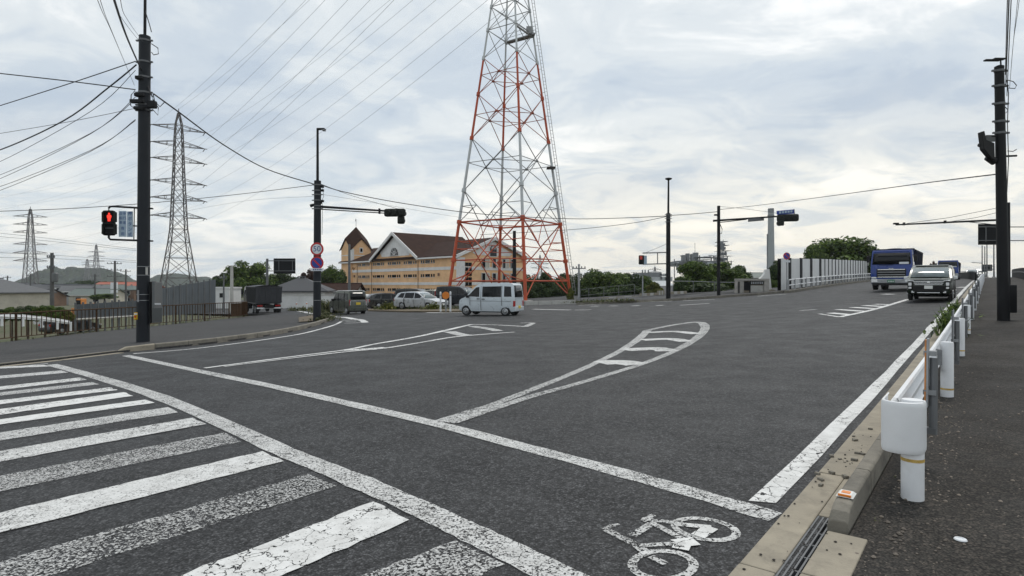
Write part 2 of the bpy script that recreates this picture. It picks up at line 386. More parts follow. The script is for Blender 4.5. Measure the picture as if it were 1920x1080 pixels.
def tag(o, label=None, cat=None, group=None, kind=None):
    for k, v in (('label', label), ('category', cat), ('group', group), ('kind', kind)):
        if v: o[k] = v
    return o
def thing(name, label, cat, loc=(0,0,0), rz=0.0, group=None):
    o = bpy.data.objects.new(name, None); COL.objects.link(o); o.empty_display_size = 0.2
    o.location = loc; o.rotation_euler = (0,0,rz)
    return tag(o, label, cat, group)
def copy_tree(o, parent=None):
    c = o.copy(); COL.objects.link(c)
    if parent is not None: c.parent = parent
    for ch in list(o.children): copy_tree(ch, c)
    return c
def textmesh(txt, size, spacing=1.0):
    cu = bpy.data.curves.new('lettering', 'FONT'); cu.body = txt; cu.size = size
    cu.align_x = 'CENTER'; cu.align_y = 'CENTER'; cu.space_line = spacing; cu.resolution_u = 3
    o = bpy.data.objects.new('lettering', cu); COL.objects.link(o)
    bpy.context.view_layer.update()
    me = bpy.data.meshes.new_from_object(o.evaluated_get(bpy.context.evaluated_depsgraph_get()))
    COL.objects.unlink(o); bpy.data.objects.remove(o)
    return me
def put_text(txt, size, m, parent, loc, rot, name='lettering', bold=0.0):
    """flat letters; rot is an Euler tuple; letters are a few millimetres proud"""
    me = textmesh(txt, size)
    me.materials.clear(); me.materials.append(MT[m] if isinstance(m, str) else m)
    o = bpy.data.objects.new(name, me); COL.objects.link(o); o.parent = parent; o.location = loc; o.rotation_euler = rot
    if bold:
        o.scale = (1, 1, 1)
    return o

# ---------------------------------------------------------------- the lie of the land
def sp(t, w):
    t = t / w
    return w * t if t > 30 else w * log(1 + exp(t)) if t > -30 else 0.0
def rz(x, y):
    """height of the paved surface: rises along the road to the bridge (right), falls gently to the left and back"""
    h = 0.05 * sp(x - 4, 2)
    if x > 20:
        q = min(x, 150) - 20; h -= 0.05 / 160 * q * q
        if x > 150: h -= (x - 150) * 0.08125
    h -= 0.045 * (sp(-x - 3, 2) - sp(-x - 40, 4))
    h -= 0.008 * (sp(y - 15, 4) - sp(y - 90, 5)) / (1 + exp(max(-30, min(30, (x - 12) / 5))))
    return h
def P(px, py, dz=0.0):
    """where the ray through a photo pixel meets the paved surface (+dz)"""
    dx, dzv = (px - CX) / F, -(py - HY) / F
    y, st = 1.0, 0.05
    prev = y
    while y < 400:
        if CH + dzv * y < rz(dx * y, y) + dz: break
        prev = y; y *= 1.02
    a, b = prev, y
    for _ in range(30):
        m = (a + b) / 2
        if CH + dzv * m < rz(dx * m, m) + dz: b = m
        else: a = m
    y = (a + b) / 2
    return Vector((dx * y, y, rz(dx * y, y) + dz))
def at(px, py, D):
    return Vector(((px - CX) / F * D, D, CH - (py - HY) / F * D))
RA = math.atan2(1855 - CX, F)                    # azimuth of the bridge road
UD = Vector((sin(RA), cos(RA))); VD = Vector((cos(RA), -sin(RA)))
def uv(u, v, dz=0.0):
    x, y = UD.x*u + VD.x*v, UD.y*u + VD.y*v
    return Vector((x, y, rz(x, y) + dz))
def to_uv(p): return p[0]*UD.x + p[1]*UD.y, p[0]*VD.x + p[1]*VD.y

def drape_bm(poly, step, dz, zf=None, thick=0.0):
    zf = zf or rz
    bm = bmesh.new()
    vs = [bm.verts.new((p[0], p[1], 0)) for p in poly]
    bm.faces.new(vs)
    bmesh.ops.triangulate(bm, faces=bm.faces[:])
    xs = [p[0] for p in poly]; ys = [p[1] for p in poly]
    for ax, lo, hi in ((0, min(xs), max(xs)), (1, min(ys), max(ys))):
        k = math.floor(lo / step) + 1
        while k * step < hi:
            co = (k*step, 0, 0) if ax == 0 else (0, k*step, 0); no = (1,0,0) if ax == 0 else (0,1,0)
            bmesh.ops.bisect_plane(bm, geom=bm.verts[:]+bm.edges[:]+bm.faces[:], plane_co=co, plane_no=no)
            k += 1
    bmesh.ops.recalc_face_normals(bm, faces=bm.faces[:])
    if bm.faces and sum(f.normal.z for f in bm.faces) < 0:
        bmesh.ops.reverse_faces(bm, faces=bm.faces[:])
    for v in bm.verts: v.co.z = zf(v.co.x, v.co.y) + dz
    if thick > 0:
        be = [e for e in bm.edges if len(e.link_faces) == 1]
        ex = bmesh.ops.extrude_edge_only(bm, edges=be)
        for g in ex['geom']:
            if isinstance(g, bmesh.types.BMVert): g.co.z -= thick
    return bm
def drape(name, poly, step, dz, m, parent=None, zf=None, thick=0.0):
    bm = drape_bm(poly, step, dz, zf, thick)
    me = bpy.data.meshes.new(name); bm.to_mesh(me); bm.free()
    me.materials.append(MT[m] if isinstance(m, str) else m)
    return link(name, me, parent)
def ribbon(pts, w, taper=None):
    """polygon of width w (metres) around a ground polyline"""
    pts = [Vector((p[0], p[1])) for p in pts]; l, r = [], []
    for i, p in enumerate(pts):
        d = (pts[min(i+1, len(pts)-1)] - pts[max(i-1, 0)]).normalized(); n = Vector((-d.y, d.x))
        ww = w[i] if isinstance(w, (list, tuple)) else w
        l.append(p + n*ww/2); r.append(p - n*ww/2)
    return l + r[::-1]
def ribbon_mesh(name, pts, w, dz, m, parent=None, seg=0.6):
    """draped strip following a polyline (built as quads)"""
    q = [Vector((p[0], p[1])) for p in pts]; ws = list(w) if isinstance(w, (list, tuple)) else [w]*len(q)
    if len(ws) != len(q):
        o_ = ws; ws = []
        for i in range(len(q)):
            t = i/(len(q)-1)*(len(o_)-1); k = min(int(t), len(o_)-2); ws.append(o_[k] + (o_[k+1]-o_[k])*(t-k))
    pp, pw = [], []
    for i in range(len(q)-1):
        n = max(1, int((q[i+1]-q[i]).length / seg))
        for k in range(n): pp.append(q[i].lerp(q[i+1], k/n)); pw.append(ws[i] + (ws[i+1]-ws[i])*k/n)
    pp.append(q[-1]); pw.append(ws[-1])
    if len(pw) > 4: pw = [a*(1+random.gauss(0, 0.045)) for a in pw]
    mb = MB(); vs = []; fs = []
    for i, p in enumerate(pp):
        d = (pp[min(i+1, len(pp)-1)] - pp[max(i-1, 0)]).normalized(); n = Vector((-d.y, d.x))
        for sgn in (1, 0, -1):
            x, y = p.x + n.x*pw[i]/2*sgn, p.y + n.y*pw[i]/2*sgn
            vs.append((x, y, rz(x, y) + dz))
    for i in range(len(pp)-1):
        for j in (0, 1):
            a = i*3 + j; fs.append((a+1, a+4, a+3, a))
    mb.add(vs, fs)
    return mb.build(name, m, parent)
def smooth_line(px, n=6):
    """Catmull-Rom through photo pixels -> ground points"""
    g = [P(a, b) for a, b in px]; out = []
    for i in range(len(g)-1):
        p0, p1, p2, p3 = g[max(i-1,0)], g[i], g[i+1], g[min(i+2,len(g)-1)]
        for k in range(n):
            t = k/n
            out.append(0.5*((2*p1) + (p2-p0)*t + (2*p0-5*p1+4*p2-p3)*t*t + (3*p1-p0-3*p2+p3)*t**3))
    out.append(g[-1]); return out

# ---------------------------------------------------------------- paved area and ground
FENCE_PX = [(-420, 690), (-150, 661), (30, 641), (181, 624), (368, 605), (410, 600.5), (435, 598), (453, 596), (463, 593.5)]
fence_line = [P(a, b, 0.0) for a, b in FENCE_PX]
KERB_PX = [(-420, 742), (-150, 705), (0, 687), (110, 675), (222, 661.5)]
LKERB_PX = [(222, 661.5), (262, 657.5), (300, 654.5), (350, 649.5), (400, 644), (450, 637.5), (500, 630.5), (545, 622.5), (580, 614.5), (606, 606.5), (622, 600), (624, 595.5), (612, 592), (590, 590.5)]
def pl(l): return [P(a, b) for a, b in l]
paved = [uv(-25, -0.85), uv(190, -0.85), uv(190, -18.5), uv(78, -18.5), P(1475, 549), P(1420, 554), P(1347, 559), P(1253, 565), P(1100, 571.5), P(1030, 573), P(985, 574.5), Vector((-6, 68, 0)),
         Vector((-12, 94, 0)), Vector((-44, 140, 0)), Vector((-90, 150, 0)), Vector((-58, 92, 0))]
paved += [fence_line[-1] + Vector((0.4, 4, 0))] + [p + Vector((-0.25, 0.45, 0)) for p in fence_line[::-1]] + [Vector((-30, -25, 0))]
PV = [(p[0], p[1]) for p in paved]
def inside(x, y, poly):
    c = False; j = len(poly) - 1
    for i in range(len(poly)):
        xi, yi = poly[i]; xj, yj = poly[j]
        if (yi > y) != (yj > y) and x < (xj-xi)*(y-yi)/(yj-yi) + xi: c = not c
        j = i
    return c
def pdist(x, y, poly):
    best = 1e9
    for i in range(len(poly)):
        ax, ay = poly[i-1]; bx, by = poly[i]; dx, dy = bx-ax, by-ay
        t = max(0, min(1, ((x-ax)*dx + (y-ay)*dy) / (dx*dx + dy*dy + 1e-12)))
        best = min(best, (ax+t*dx-x)**2 + (ay+t*dy-y)**2)
    return sqrt(best)
SIDE = [(p[0], p[1]) for p in (uv(-25, -0.85), uv(190, -0.85), uv(190, 5.2), uv(-25, 5.2))]
def gz(x, y):
    """natural ground: level with the roads at their edge, a few metres lower away from them"""
    if inside(x, y, PV) or inside(x, y, SIDE): return rz(x, y) - 0.3
    d = min(pdist(x, y, PV), pdist(x, y, SIDE))
    t = min(1.0, d / 90.0); t = t*t*(3-2*t)
    h = rz(x, y) - 0.16 - min(2.6, 0.055*d)
    n = 0.12*sin(x*0.7+y*0.31)*min(1, d/3)
    return (h + n)*(1-t) + (-4.6)*t
def axis_ticks(lo, hi, fine_lo, fine_hi, st):
    t = []; v = fine_lo
    while v <= fine_hi: t.append(v); v += st
    g = st; v = fine_hi
    while v < hi: g *= 1.22; v += g; t.append(min(v, hi))
    g = st; v = fine_lo; a = []
    while v > lo: g *= 1.22; v -= g; a.append(max(v, lo))
    return a[::-1] + t
gx = axis_ticks(-2600, 2600, -60, 130, 2.5); gy = axis_ticks(-300, 2600, -28, 170, 2.5)
mb = MB(); nx = len(gx)
mb.v = [(x, y, gz(x, y)) for y in gy for x in gx]
mb.f = [(j*nx+i, j*nx+i+1, (j+1)*nx+i+1, (j+1)*nx+i) for j in range(len(gy)-1) for i in range(nx-1)]
def groundmat():
    m = bpy.data.materials.new('ground_scrub'); nt, b = nodes_of(m); p = wpos(nt)
    n1 = noise(nt, p, 0.22, 6, 0.65, 0.5); n2 = noise(nt, p, 3.0, 6, 0.7)
    c = ramp(nt, n1, [(0.32, (0.10, 0.085, 0.055)), (0.48, (0.075, 0.08, 0.035)), (0.62, (0.055, 0.07, 0.03)), (0.75, (0.15, 0.135, 0.10))])
    c = mix(nt, 1.0, c, ramp(nt, n2, [(0.3, 0.7), (0.7, 1.25)]), 'MULTIPLY')
    L(nt, c, b.inputs['Base Color']); b.inputs['Roughness'].default_value = 0.95
    bump(nt, b, n2, 0.6, 0.05); return m
MT['ground'] = groundmat()
tag(mb.build('ground', 'ground', smooth=False), kind='structure')
road = drape('road', [(p[0], p[1]) for p in paved], 2.5, 0.0, 'asphalt'); tag(road, kind='structure')

# ---------------------------------------------------------------- painted markings (parts of the road)
MK = 0.007
mrnd = random.Random(5)
def ragged(poly, step=0.10, amp=0.007):
    out = []
    for i in range(len(poly)):
        a, b = Vector((poly[i][0], poly[i][1])), Vector((poly[(i+1) % len(poly)][0], poly[(i+1) % len(poly)][1]))
        d = b-a; n = min(80, max(1, int(d.length/step))); nn = Vector((-d.y, d.x)).normalized()
        out += [a + d*(k/n) + nn*(mrnd.gauss(0, amp) if k else 0) for k in range(n)]
    return out
def mark(name, poly, wear, step=0.5, dz=MK):
    poly = ragged(poly)
    o = drape(name, poly, step, dz, 'paint', road); o['wear'] = wear; return o
def mline(name, px, w, wear, dz=MK, sm=True):
    pts = smooth_line(px) if sm else [P(a, b) for a, b in px]
    o = ribbon_mesh(name, pts, w, dz, 'paint', road, 0.35); o['wear'] = wear; return o
stripes = [  # top-right, bottom-right, left row of bottom edge, left row of top edge (photo rows at column 0)
    ((855,1015),(947,1060),None,None,0.62), ((700,942),(767,976),None,None,0.15), ((577,890),(632,912),None,None,0.72),
    ((492,847),(532,866),1002,962,0.25), ((420,812),(452,829),925,892,0.62), ((362,784),(387,796),869,845,0.32),
    ((315,764),(334,774),827,812,0.42), ((272,750),(290,756),797,787,0.12), ((232,736),(250,743),778,768,0.10),
    ((205,727),(220,732),759,751,0.15), ((172,717),(187,721),742,737,0.5), ((148,708.5),(163,712.5),731,726,0.2),
    ((115,695),(128,699),710.5,705,0.35), ((82,684.5),(94,687.5),691.5,688,0.3)]
low = {0: ((700,1085),(790,1120)), 1: ((330,1078),(545,1080)), 2: ((0,1047),(125,1080))}
for i, (tr, br, bl, tl, wr) in enumerate(stripes):
    T, B = P(*tr), P(*br)
    if bl is None: TL, BL = P(*low[i][0]), P(*low[i][1])
    else: TL, BL = P(0, tl), P(0, bl)
    dT, dB = (TL-T).normalized(), (BL-B).normalized(); d = (dT+dB).normalized()
    ln = 4.2 if i < 9 else 4.6
    mark('crosswalk_stripe', [T, T + d*ln, B + d*ln, B], wr)
mline('crossing_edge_line', [(97,684),(180,707),(300,745),(452,810),(532,847),(632,887),(767,945),(860,989),(960,1037),(1110,1112)], 0.225, 0.42)
mline('crossing_edge_line', [(236,667),(330,687),(415,705),(500,722.5),(640,754),(820,796),(960,833),(1090,867),(1275,918),(1454,971)], 0.20, 0.40)
# right edge line
mark('edge_line', [uv(4.40, -1.36), uv(120, -1.36), uv(120, -1.19), uv(4.47, -1.19)], 0.12, 2.5)
# far-left gutter edge lines
mline('edge_line', [(-150,707),(0,691),(90,682)], 0.12, 0.25)
mline('edge_line', [(250,663.5),(350,655.5),(430,646),(500,636.5),(560,627),(600,617.5),(628,609),(640,603)], 0.16, 0.12)
# turning islands
MK2 = MK + 0.003
mline('island_line', [(384,690.5),(560,667.5),(650,656),(700,646),(780,632),(830,621),(862,613.5),(884,608.5)], [0.15,0.15,0.16,0.17,0.2,0.25,0.22,0.2], 0.18)
mline('island_line', [(420,688),(560,670.5),(650,660),(720,653.5),(790,642.5),(850,632.5),(905,627.5),(965,623)], [0.1,0.12,0.2,0.2,0.14,0.22,0.2,0.14], 0.3, MK2)
mline('island_patch', [(645,657.5),(690,655),(722,652.5)], 0.32, 0.12, MK2+0.003)
mline('hatch_bar', [(842,622),(868,628.5),(884,629)], 0.45, 0.4, MK2)
mline('hatch_bar', [(884,612),(915,616.5),(935,621)], 0.4, 0.45, MK2)
mline('island_line', [(884,608.5),(930,609.5),(985,612.5)], 0.3, 0.45)
mline('island_line', [(975,606),(1002,605)], 0.3, 0.55)
mline('island_line', [(985,613),(1000,606)], 0.25, 0.4, MK2)
mline('island_line', [(832,792),(880,775.5),(925,759),(1000,730),(1060,706),(1115,682),(1165,657),(1197,636),(1214,620)], [0.3,0.25,0.15,0.15,0.15,0.16,0.19,0.24,0.28], 0.48)
mline('island_line', [(850,793),(930,766),(1000,743),(1080,721),(1150,700),(1210,681),(1270,656),(1308,633),(1322,616),(1316,606),(1298,604)], [0.14,0.15,0.15,0.15,0.15,0.16,0.19,0.24,0.3,0.34,0.28], 0.5, MK2)
mline('island_line', [(1298,604.5),(1260,610),(1214,619.5)], [0.3,0.22,0.22], 0.5)
for q, w in (([(1215,624),(1265,622),(1307,626.5)], 0.42), ([(1204,638),(1255,636),(1288,641)], 0.46), ([(1172,657),(1230,654),(1253,659)], 0.54), ([(1125,681.5),(1160,679.5),(1195,684)], 0.60)):
    mline('hatch_bar', q, w, 0.30, MK2)
# hatched taper on the bridge road
mline('hatch_line', [(1574,594.5),(1640,580),(1702,561.5)], 0.22, 0.05)
mline('hatch_line', [(1536,588.5),(1574,594.5)], 0.16, 0.3)
for a, b in (((1556,587),(1596,590.5)), ((1570,580.5),(1618,584)), ((1597,576.5),(1640,579)), ((1620,573),(1655,575)), ((1640,570.5),(1668,571.5))):
    mline('hatch_bar', [a, b], 0.35, 0.08, MK2, False)
mline('lane_dash', [(1500,582.5),(1530,580.5)], 0.25, 0.45)
for a, b in (((1800,539.5),(1809,538)), ((1826,529.5),(1831,528.5)), ((1655,551.5),(1675,552))):
    mline('lane_arrow', [a, b], 0.5, 0.25, MK, False)
mline('lane_line', [(1786,552.5),(1828,553)], 0.2, 0.2)
# far side of the junction
mline('lane_line', [(1000,579.8),(1070,581.3)], 0.45, 0.15)
mline('lane_line', [(1078,581.5),(1108,580.8)], 0.4, 0.3)
mline('edge_line', [(1085,572.5),(1150,568.8),(1210,566.5),(1260,564.6)], 0.3, 0.2)
mline('edge_line', [(1280,564),(1340,561.5)], 0.3, 0.3)
for x0 in (1108, 1143, 1185, 1230): mline('lane_dash', [(x0,574.3-(x0-1108)*.011),(x0+14,574-(x0-1108)*.011)], 0.5, 0.25, MK, False)
mline('lane_line', [(1275,572.5),(1330,569)], 0.35, 0.3)
mline('edge_line', [(800,586.2),(835,586.6),(875,585.5)], 0.35, 0.1)
mline('edge_line', [(1420,555.5),(1475,551.5)], 0.25, 0.3)
mline('edge_line', [(560,583.5),(618,593.2),(645,595),(665,598.5)], 0.4, 0.1)
for q in ([(640,600.8),(672,600)], [(648,603.6),(668,602.4)], [(645,606.5),(676,605.2)]): mline('hatch_bar', q, 0.22, 0.1, MK2)
mline('island_line', [(668,598.8),(678,600.5),(685,605)], 0.35, 0.25)
# bicycle symbol
def bike():
    o = P(1270, 1030); ux = Vector((P(1352, 978).x, P(1352, 978).y)) - Vector((P(1244, 1058).x, P(1244, 1058).y))
    seg = []
    def ring(cpx, ax1, ax2):
        c = P(*cpx); e1 = P(*ax1) - c; e2 = P(*ax2) - c
        return [c + e1*cos(2*pi*k/36) + e2*sin(2*pi*k/36) for k in range(37)]
    for r in (ring((1322,993),(1380,998),(1330,1014)), ring((1243,1060),(1300,1066),(1230,1087))):
        w_ = ribbon_mesh('bicycle_wheel_mark', r, 0.052, MK, 'paint', road, 0.2); w_['wear'] = 0.45
    for a, b, w, wr in (((1136,995),(1196,1026),.07,.6), ((1196,1026),(1290,1020),.055,.45), ((1220,981),(1285,1016),.06,.5), ((1184,1008),(1222,984),.07,.6),
                    ((1203,975),(1262,982),.06,.62), ((1205,980),(1226,967),.05,.62), ((1132,995),(1158,984),.05,.6), ((1196,1026),(1215,1042),.08,.4), ((1220,1046),(1248,1060),.06,.5),
                    ((1270,985),(1334,991),.07,.25), ((1334,991),(1308,1008),.11,.15), ((1265,1022),(1305,1017),.13,.1), ((1262,1024),(1294,1030),.1,.15)):
        l_ = ribbon_mesh('bicycle_frame_mark', [P(*a), P(*b)], w*0.85, MK2, 'paint', road, 0.2); l_['wear'] = wr
bike()
# ---------------------------------------------------------------- right pavement, gutter, kerb
SW = 0.05
def su(u): return max(0.0, min(1.0, (u - 3.2) / 2.0))
walk = drape('sidewalk_right', [uv(-25, -0.66), uv(190, -0.66), uv(190, 2.7), uv(-25, 2.7)], 2.5, SW, 'walk_dark', thick=0.4); tag(walk, kind='structure')
gut = thing('gutter', None, None, uv(0, -0.8)); tag(gut, kind='structure')
def ubox(mb, u0, u1, v0, v1, z0, z1, n=1):
    """box following the road slope between u0..u1"""
    for k in range(n):
        a, b = u0 + (u1-u0)*k/n, u0 + (u1-u0)*(k+1)/n
        vs = [uv(a, v0, z0), uv(b, v0, z0), uv(b, v1, z0), uv(a, v1, z0), uv(a, v0, z1), uv(b, v0, z1), uv(b, v1, z1), uv(a, v1, z1)]
        mb.add(vs, [(0,1,2,3),(7,6,5,4),(4,5,1,0),(5,6,2,1),(6,7,3,2),(7,4,0,3)])
    return mb
# concrete gutter slabs, 1.2 m long (left of the slot) with open joints
u = -0.58; k = 0
while u < 30:
    ln = 1.99
    v1 = -0.905 if u < 4.3 else -0.805
    ubox(MB(), u, u+ln-0.012, -1.10, v1, -0.2, 0.010 + 0.003*(k % 2)).build('gutter_slab', 'concrete', gut, world=True, bevel=0.008)
    u += ln; k += 1
ubox(MB(), 4.41, 5.385, -0.903, -0.803, -0.2, 0.008).build('gutter_slab', 'concrete', gut, world=True, bevel=0.008)
ubox(MB(), 30, 150, -1.10, -0.79, -0.2, 0.010, 40).build('gutter_slab', 'concrete', gut, world=True)
u = -0.6
while u < 3.9:
    e = min(u + 1.99, 4.05)
    ubox(MB(), u, e-0.01, -0.775, -0.56, -0.2, 0.06).build('gutter_slab', 'concrete', gut, world=True, bevel=0.008)
    u += 1.99
ubox(MB(), -0.6, 4.4, -0.902, -0.778, -0.2, -0.10).build('gutter_bed', 'void', gut, world=True)
for v in (-0.897, -0.868, -0.840, -0.812, -0.784):
    ubox(MB(), -0.6, 4.4, v-0.005, v+0.005, -0.06, 0.004, 3).build('grate_bar', 'galv_dark', gut, world=True)
u = -0.5
while u < 4.5:
    ubox(MB(), u, u+0.012, -0.899, -0.781, -0.03, 0.000).build('grate_bar', 'galv_dark', gut, world=True); u += 0.2
# kerb stones; the first one has the rounded, battered end
def kerb_stone(u0, u1, h0, h1, end=False):
    mb = MB(); n = 4
    us = [u0 + (u1-u0)*t/n for t in range(n+1)] if not end else [u0, u0+0.04, u0+0.11, u0+0.3, u1]
    hs = [h0 + (h1-h0)*t/n for t in range(n+1)] if not end else [0.10, 0.155, 0.185, 0.20, h1]
    prof = lambda h: [(-0.80, -0.2), (-0.793, h*0.55), (-0.778, h*0.93), (-0.762, h), (-0.690, h), (-0.675, h*0.93), (-0.662, -0.2)]
    vs = []
    for a, h in zip(us, hs): vs += [uv(a, v, z) for v, z in prof(h)]
    m = 7; fs = []
    for i in range(n):
        for j in range(m-1): fs.append((i*m+j, i*m+j+1, (i+1)*m+j+1, (i+1)*m+j))
    fs += [tuple(range(m-1, -1, -1)), tuple(range(n*m, n*m+m))]
    return mb.add(vs, fs).build('kerb_stone', 'kerb', walk, world=True, bevel=0.006)
kerb_stone(4.12, 5.0, 0.19, 0.20, True)
u = 5.012
while u < 60:
    kerb_stone(u, u+0.98, 0.2, 0.2); u += 1.0
# kerb reflector on the end block
kp = uv(4.36, -0.727, 0.197)
kr = thing('kerb_reflector', 'small orange and white reflector fixed on the rounded end of the kerb', 'reflector', kp, pi/2-RA)
MB().add([(-.065,-.05,0),(.065,-.05,0),(.065,.05,0),(-.065,.05,0),(-.045,-.035,.016),(.045,-.035,.016),(.045,.035,.016),(-.045,.035,.016)], [(0,1,5,4),(1,2,6,5),(2,3,7,6),(3,0,4,7),(4,5,6,7)]).build('housing', 'plate_white', kr)
MB().box((-0.058,0,0.011),(0.012,0.075,0.012)).build('lens', 'orange', kr)
MB().box((0,0,0.0175),(0.05,0.05,0.003)).build('top_lens', 'orange', kr)
# broken mortar and rubble along the gutter
mb = MB()
for i in range(26):
    a, v = random.uniform(5.0, 7.2), random.uniform(-1.12, -0.83); s_ = random.uniform(0.008, 0.032)
    c = uv(a, v, 0.012 + s_*0.3); mb.box(c, (s_*1.6, s_, s_*0.7), random.uniform(0, 3))
tag(mb.build('mortar_rubble', 'kerb'), 'broken crumbs of mortar lying in the gutter', 'rubble', kind='stuff')
mb = MB()
for i in range(900):
    a = random.gauss(4.6, 3.2); a = a if a > 1.2 else random.uniform(1.2, 9); v = random.choice((random.uniform(-0.58, -0.2), random.uniform(-0.55, 1.6)))
    s_ = random.choice((0.004, 0.006, 0.008, 0.012)) * random.uniform(0.7, 1.4)
    c = uv(a, v, SW + s_*0.25); mb.lathe([(s_*0.6, -s_*0.3), (s_, 0.1*s_), (s_*0.45, s_*0.55)], c, 5)
tag(mb.build('pebbles', 'pebble'), 'loose pebbles scattered on the dark pavement', 'pebbles', kind='stuff')
mb = MB()
for i in range(150):
    a = random.uniform(0.8, 7); v = random.uniform(-1.09, -0.6); s_ = random.uniform(0.004, 0.011)
    mb.lathe([(s_*0.6, -s_*0.2), (s_, 0.1*s_), (s_*0.4, s_*0.5)], uv(a, v, 0.016 if v < -0.9 else 0.063 if v > -0.77 and a < 4 else 0.01), 5)
tag(mb.build('dark_crumbs', 'crumb'), 'dark crumbs of asphalt on the gutter slabs', 'crumbs', kind='stuff')
c = P(1801, 1013, SW)
MB().lathe([(0.0,0.0),(0.030,0.001),(0.034,0.004),(0.030,0.010),(0.018,0.012),(0.016,0.008),(0.0,0.008)][1:], c, 20).build('bottle_cap', 'white_sign', smooth=True)
tag(bpy.data.objects['bottle_cap'], 'round white cap lying on the dark pavement', 'cap')

# ---------------------------------------------------------------- guard rail beside the pavement
gr0 = uv(5.05, -0.40)
gr = thing('guardrail', 'long white corrugated guard rail on round white posts along the kerb', 'guard rail', gr0)
PO = []
for px, py in ((1711, 935), (1784, 729), (1818, 662), (1835, 626)):
    a, v = to_uv(P(px, py, SW)); PO.append((a, v))
VP_ = sum(v for _, v in PO)/4; U0 = PO[0][0]; DU = (PO[3][0]-PO[0][0])/3
PV0 = PO[0][1]
GV = lambda a: PV0
NPO = 16
for k in range(NPO):
    a = U0 + DU*k
    b = uv(a, GV(a), SW)
    lean = Vector((random.uniform(-.008,.008), random.uniform(-.008,.008), 0))
    H = 0.70
    pt = MB(); pt.lathe([(0.07, -0.1), (0.07, H-0.012), (0.064, H), (0.03, H+0.004)], b, 20); po = pt.build('post', 'guard_white', gr, smooth=True, world=True)
    if k in (0, 1, 2, 3): MB().lathe([(0.0712, 0), (0.0712, 0.022)], b + Vector((0,0,0.27 if k == 0 else 0.09)), 20).build('tape_band', 'yellow_tape', po, world=True, smooth=True)
    if k: # block that holds the beam off the post
        q = uv(a, GV(a)-0.08, SW+0.50); MB().box(q, (0.10, 0.07, 0.2), pi/2-RA).build('spacer', 'galv', po, world=True)
# corrugated beam (two waves), one length per bay
bprof = [(0.0,-0.175),(0.020,-0.172),(0.030,-0.15),(-0.045,-0.105),(-0.052,-0.06),(0.020,-0.022),(0.022,0.022),(-0.052,0.06),(-0.045,0.105),(0.030,0.15),(0.020,0.172),(0.0,0.175)]
GB = PV0 - 0.125; ZB = SW + 0.51
for k in range(NPO-1):
    a0, a1 = U0 + DU*k + (0.10 if k == 0 else 0), U0 + DU*(k+1)
    vs = []; fs = []; m = len(bprof); ns = 4
    for j in range(ns+1):
        a = a0 + (a1-a0)*j/ns
        vs += [uv(a, GB+o, ZB+z) for o, z in bprof] + [uv(a, GB+o+0.006, ZB+z) for o, z in bprof]
    for j in range(ns):
        for i in range(m-1):
            s0 = j*2*m + i; t0 = (j+1)*2*m + i
            fs += [(s0, s0+1, t0+1, t0), (s0+m, t0+m, t0+m+1, s0+m+1)]
        for i in (0, m-1):
            s0 = j*2*m + i; t0 = (j+1)*2*m + i; fs.append((s0, t0, t0+m, s0+m))
    MB().add(vs, fs).build('beam', 'guard_white', gr, smooth=True, world=True)
# wrapped end sleeve
vs = []; fs = []; rad = 0.10
arc = []
for k in range(13):
    t = pi*k/12
    arc.append((-rad*sin(t)*1.0, 0.0 + 0.135 - 0.135*(1-cos(t))))
path = [(U0+0.30, GB-0.060)] + [(U0-0.02 - 0.10*sin(pi*k/10), (GB-0.062) + (PV0+0.074-(GB-0.062))*(1-cos(pi*k/10))/2) for k in range(11)] + [(U0+0.06, PV0+0.078)]
zz_ = [(-0.182, 0.90), (-0.178, 0.955), (-0.165, 0.99), (-0.14, 1.0), (0.14, 1.0), (0.165, 0.99), (0.178, 0.955), (0.182, 0.90)]
cu_, cv_ = U0+0.03, (GB+PV0)/2
for a, v in path:
    for z, s_ in zz_: vs.append(uv(cu_+(a-cu_)*s_, cv_+(v-cv_)*s_, ZB+z))
m = len(zz_)
for i in range(len(path)-1):
    for j in range(m-1): fs.append((i*m+j, i*m+j+1, (i+1)*m+j+1, (i+1)*m+j))
# inner skin
o = len(vs)
for a, v in path:
    for z, s_ in zz_: vs.append(uv(cu_+(a-cu_)*(s_-0.05), cv_+(v-cv_)*(s_-0.05), ZB+z*0.98))
for i in range(len(path)-1):
    for j in range(m-1): fs.append((o+i*m+j, o+(i+1)*m+j, o+(i+1)*m+j+1, o+i*m+j+1))
    fs += [(i*m+m-1, o+i*m+m-1, o+(i+1)*m+m-1, (i+1)*m+m-1), (i*m, (i+1)*m, o+(i+1)*m, o+i*m)]
MB().add(vs, fs).build('end_sleeve', 'plastic_white', gr, smooth=True, world=True)
MB().box(uv(U0+0.02, GB+0.03, ZB+0.12), (0.10,0.02,0.05), 0.4).build('end_bracket', 'galv_dark', gr, world=True)
